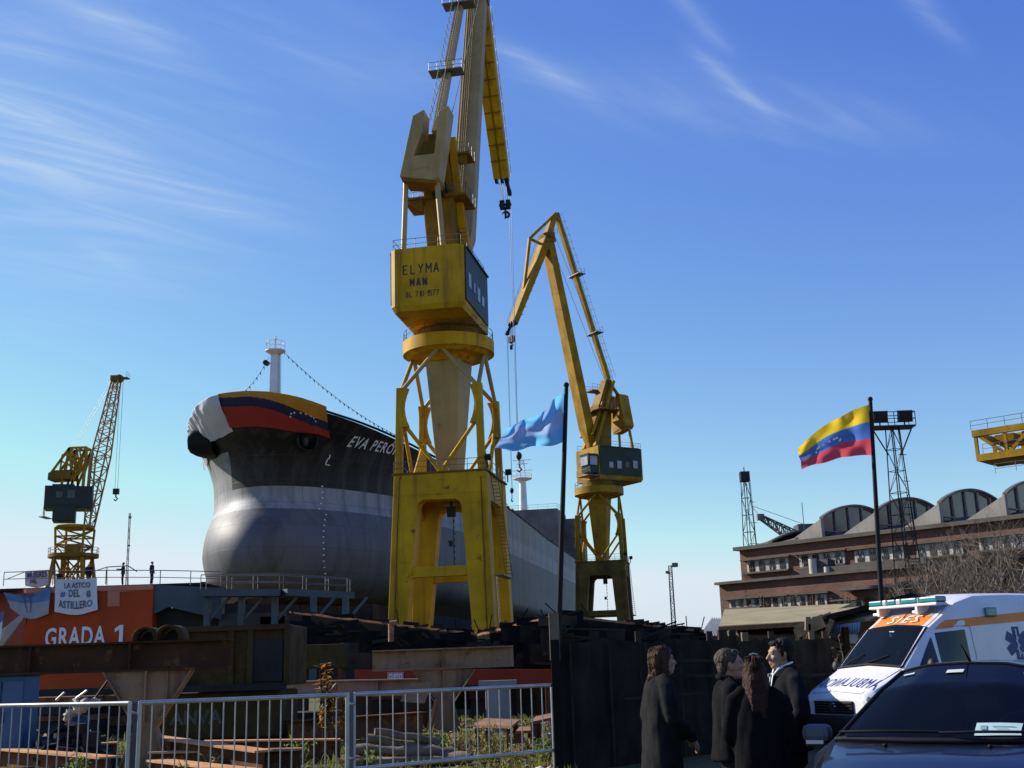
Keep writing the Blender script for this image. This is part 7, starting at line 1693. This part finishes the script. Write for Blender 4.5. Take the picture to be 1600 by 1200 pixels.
for n_, u0, u1, t0, t1, mm in (('permit_card', .22, .50, .05, .17, mat('permit_green', (.45, .62, .58), .6, var=.05)), ('sticker', -.10, .02, .80, .86, M['paper']), ('sticker', -.42, -.34, .84, .87, M['paper']), ('sticker', .42, .56, .84, .87, M['paper'])):
    m = MB(); m.grid([[on_ws(u0 + (u1 - u0) * a / 4, t0 + (t1 - t0) * b / 3) for a in range(5)] for b in range(4)]); sk = m.build(n_, mm, ws)
    if n_ == 'permit_card':
        m = MB(); 
        for a, b, c_, d in ((.25, .29, .10, .14), (.32, .46, .125, .132), (.30, .47, .085, .09), (.34, .42, .105, .109)): m.poly([on_ws(u, t, .012) for u, t in ((a, c_), (b, c_), (b, d), (a, d))])
        m.build('print', mat('print_grey', (.2, .3, .3), .6, var=0), sk)
m = MB(); m.box((0, 1.30, .92), (1.4, .5, .16)); m.blob((.36, 1.5, 1.0), (.22, .16, .06), 12, 8); m.build('dashboard', M['dark'], R, bevel=.04)
m = MB(); m.path([Vector((.38 + .18 * math.cos(t), 1.72 + .06 * math.sin(t), 1.02 + .16 * math.sin(t))) for t in [2 * PI * q / 24 for q in range(25)]], .013, 6); m.build('steering_wheel', mat('wheel_grey', (.09, .09, .09), .5, var=0), R)
for u in (-.36, .36):
    m = MB(); m.box((u, 2.28, .92), (.46, .14, .62), M=Matrix.Rotation(rad(-14), 3, 'X')); m.box((u, 2.02, .58), (.46, .5, .14)); m.box((u, 2.38, 1.26), (.24, .09, .16)); m.build('seat', M['dark'], R, bevel=.04)
for s in (1, -1):
    m = MB(); CAR.side_patch(m, [(2.55, 1.0), (1.62, 1.0), (1.98, 1.36), (2.55, 1.40)], .006, s); m.build('side_window', M['windowdark'], R)
    m = MB(); CAR.side_patch(m, [(3.35, 1.01), (2.63, 1.0), (2.63, 1.40), (3.15, 1.38)], .006, s); m.build('side_window', M['windowdark'], R)
    c = Vector((s * 1.0, 1.50, 1.035)); m = MB(); m.box(c + Vector((0, -.005, .012)), (.22, .13, .13)); mi_ = m.build('wing_mirror', mat('mirror_silver_grey', (.10, .10, .105), .5, var=.1, scale=8), R, bevel=.048)
    m = MB(); m.bar(c + Vector((-s * .06, .02, -.05)), (s * .84, 1.52, .98), .05, .04); m.box(c + Vector((0, .0, -.065)), (.16, .1, .025)); m.build('mirror_foot', PLA, mi_)
    m = MB(); m.box(c + Vector((-s * .0, -.072, -.045)), (.13, .02, .026)); m.build('indicator', mat('clear_lens', (.7, .68, .6), .2, var=0), mi_)
    m = MB(); m.prism([(s * .40, .10, .60), (s * .42, .16, .74), (s * .74, .34, .80), (s * .78, .36, .70), (s * .66, .14, .60)], (0, .06, .01)); m.build('headlight', mat('car_headlight', (.4, .42, .43), .08, var=.15, scale=9, coat=.8), R)
m = MB(); m.box((0, .02, .50), (.9, .06, .14)); m.build('grille', M['black'], R, bevel=.02)
m = MB(); m.box((0, .0, .40), (.42, .02, .10)); m.build('number_plate', M['paper'], R)
for u in (-.76, .76):
    for v in (.72, 3.2): wheel(R, u, v, .30, .18)
# ---------------------------------------------------------------- bare trees, shrub, weeds
M['bark'] = mat('grey_bark', (.17, .14, .105), .9, var=.4, scale=2.5, col2=(.26, .215, .165), spec=.1)
def bare_tree(label, x, Y, h, seed, n_stem, spread, group='bare trees in front of the workshop'):
    p = ground_pt(x, Y); R = thing('bare_tree', label, 'tree', p, 0, group); rr = random.Random(seed); tr, tw = MB(), MB()
    def grow(mb, a, d, L_, r, depth):
        pts, n = [a], 4; dd = d.copy()
        for i in range(n):
            dd = (dd + Vector((rr.gauss(0, .13), rr.gauss(0, .13), rr.gauss(.05, .08)))).normalized(); pts.append(pts[-1] + dd * L_ / n)
        (tr if depth < 2 else tw).path(pts, [r * (1 - .12 * i) for i in range(n + 1)], 6 if depth < 2 else (4 if depth < 3 else 3), 0, False)
        if depth >= 5: return
        for k in range(rr.choice((2, 3, 3, 4)) if depth < 4 else rr.choice((2, 3, 4))):
            q = rr.uniform(.35, 1); b = pts[min(n, int(q * n))]; nd = (dd + Vector((rr.gauss(0, .55), rr.gauss(0, .55), rr.gauss(.12, .35)))).normalized(); grow(mb, b, nd, L_ * rr.uniform(.55, .82), r * .55, depth + 1)
    for k in range(n_stem):
        t = rr.uniform(0, 2 * PI); s = rr.uniform(.2, 1) * spread; grow(tr, p + Vector((rr.gauss(0, .25), rr.gauss(0, .25), 0)), Vector((math.cos(t) * s, math.sin(t) * s, 1)).normalized(), h * rr.uniform(.36, .46), rr.uniform(.07, .12) * h / 8, 0)
    tr.build('trunk', M['bark'], R, world=True); tw.build('crown', M['bark'], R, world=True)
bare_tree('wide leafless grey brown tree rising behind the ambulance light bar', 1500, 62, 10.2, 4, 6, .8)
bare_tree('leafless tree at the right edge behind the ambulance roof', 1595, 58, 10.4, 9, 6, .65)
bare_tree('low leafless shrubby tree left of the other bare trees by the workshop', 1437, 66, 7.6, 21, 6, .9)
# undergrowth in front of the workshop
def scrub(label, x, Y, wd, h, n, seed, mt, name='bush'):
    p = ground_pt(x, Y); R = thing(name, label, 'bush', p, 0, 'bushes by the workshop'); rr = random.Random(seed); m = MB(); l = MB()
    for k in range(n):
        b = p + Vector((rr.uniform(-wd, wd), rr.uniform(-1, 1), 0)); t = b + Vector((rr.gauss(0, .5), rr.gauss(0, .4), h * rr.uniform(.5, 1))); m.path([b, b.lerp(t, .5) + Vector((rr.gauss(0, .15), 0, .1)), t], [.035, .022, .01], 4, 0, False)
        for j in range(14):
            q = b.lerp(t, rr.uniform(.25, 1)) + Vector((rr.gauss(0, .3), rr.gauss(0, .3), rr.gauss(0, .2))); a = Vector((rr.gauss(0, 1), rr.gauss(0, 1), rr.gauss(0, 1))).normalized() * .10; c = a.orthogonal().normalized() * .06; l.add([q - a, q - c, q + a, q + c], [(0, 1, 2, 3)])
    m.build('stems', M['bark'], R, world=True); l.build('leaves', mt, R, world=True)
dryleaf = mat('dry_leaf', (.10, .07, .03), .8, var=.4, scale=2, col2=(.05, .05, .02), spec=.1)
scrub('brown scrubby bush below the workshop at the right behind the ambulance', 1500, 55, 6.5, 2.9, 90, 3, dryleaf)
scrub('reddish brown climber at the foot of the workshop behind the khaki roof', 1265, 72, 3.4, 5.6, 46, 8, mat('red_leaf', (.14, .055, .03), .8, var=.4, scale=2, spec=.1))
# orange leaved shrub in the yard
p = ground_pt(514, 22.5); R = thing('shrub', 'small shrub with orange and dark green leaves left of the middle fence post', 'shrub', p, 0); rr = random.Random(2); m = MB(); l = MB()
for k in range(9):
    t = p + Vector((rr.gauss(0, .16), rr.gauss(0, .14), rr.uniform(1.2, 1.85))); b = p + Vector((rr.gauss(0, .04), rr.gauss(0, .04), 0)); md = b.lerp(t, .55) + Vector((rr.gauss(0, .05), 0, 0)); m.path([b, md, t], [.018, .012, .005], 5)
    for j in range(26):
        q = md.lerp(t, rr.uniform(-.25, 1)); d = Vector((rr.gauss(0, 1), rr.gauss(0, 1), rr.gauss(-.1, .6))).normalized(); s = d.cross(Vector((0, 0, 1))).normalized() * .036; e = q + d * rr.uniform(.12, .2); l.add([q, q.lerp(e, .5) + s, e - Vector((0, 0, .03)), q.lerp(e, .5) - s], [(0, 1, 2, 3)], 0 if rr.random() < .55 else 1)
m.build('stems', M['wooddark'], R, world=True); l.build('leaves', [mat('orange_leaf', (.34, .11, .02), .45, var=.4, scale=9, translucent=(.5, .2, .02)), mat('dark_leaf', (.04, .06, .02), .4, var=.3, scale=9, translucent=(.08, .12, .02))], R, world=True)
def weed(label, x, Y, h, n, seed, mt):
    p = ground_pt(x, Y); R = thing('weed', label, 'plant', p, 0, 'weeds in the yard'); rr = random.Random(seed); m = MB(); l = MB()
    for k in range(n):
        t = p + Vector((rr.gauss(0, .28) * h, rr.gauss(0, .2) * h, h * rr.uniform(.5, 1))); b = p + Vector((rr.gauss(0, .12), rr.gauss(0, .1), 0)); m.path([b, b.lerp(t, .6) + Vector((0, 0, .08)), t], [.006, .005, .003], 4, 0, False)
        for j in range(9): q = b.lerp(t, rr.uniform(.2, 1)); d = Vector((rr.gauss(0, 1), rr.gauss(0, 1), rr.gauss(.3, .5))).normalized() * rr.uniform(.05, .11); s = d.orthogonal().normalized() * .014; l.add([q, q + d * .5 + s, q + d, q + d * .5 - s], [(0, 1, 2, 3)])
    m.build('stems', M['grass'], R, world=True); l.build('leaves', mt, R, world=True)
lg_ = mat('weed_green', (.12, .17, .03), .6, var=.4, scale=5, translucent=(.2, .26, .04)); ly = mat('weed_straw', (.28, .23, .10), .7, var=.4, scale=5, translucent=(.3, .24, .08))
for i, (x, Y, h, n, mt, l) in enumerate(((300, 17.2, .5, 16, ly, 'straw coloured weed between the rusty beams right of the trestle'), (345, 18.6, .45, 14, ly, 'straw coloured weed behind the front beam of the pile'), (470, 21, .5, 18, lg_, 'green weed at the right end of the beam pile'), (715, 20.5, .6, 26, ly, 'tall straw coloured weed right of the wood pile'),
                                        (760, 21, .7, 26, ly, 'tall straw coloured weed under the larger plate bench'), (690, 22, .45, 18, lg_, 'green weed at the foot of the pale trestle'), (130, 19.6, .45, 24, lg_, 'green weed under the scrap heap'), (575, 18.4, .4, 20, lg_, 'green weed beside the wooden block'), (800, 19.2, .5, 22, ly, 'straw coloured weed by the smallest plate bench'), (842, 20, .5, 18, lg_, 'green weed by the black screen'))):
    weed(l, x, Y, h, n, 30 + i, mt)
# white litter on the grass
rr = random.Random(77)
for i, (x, Y, l) in enumerate(((848, 17.6, 'pale crumpled litter by the end of the railings'), (590, 17.0, 'pale crumpled litter on the grass below the log pile'), (95, 16.4, 'pale stones on the ground in the lower left corner'))):
    p = ground_pt(x, Y); m = MB(); m.blob(p + up * .07, (.14, .1, .08), 9, 7, 0, 1.2); tag(m.build('litter', M['rubble']), l, 'litter')
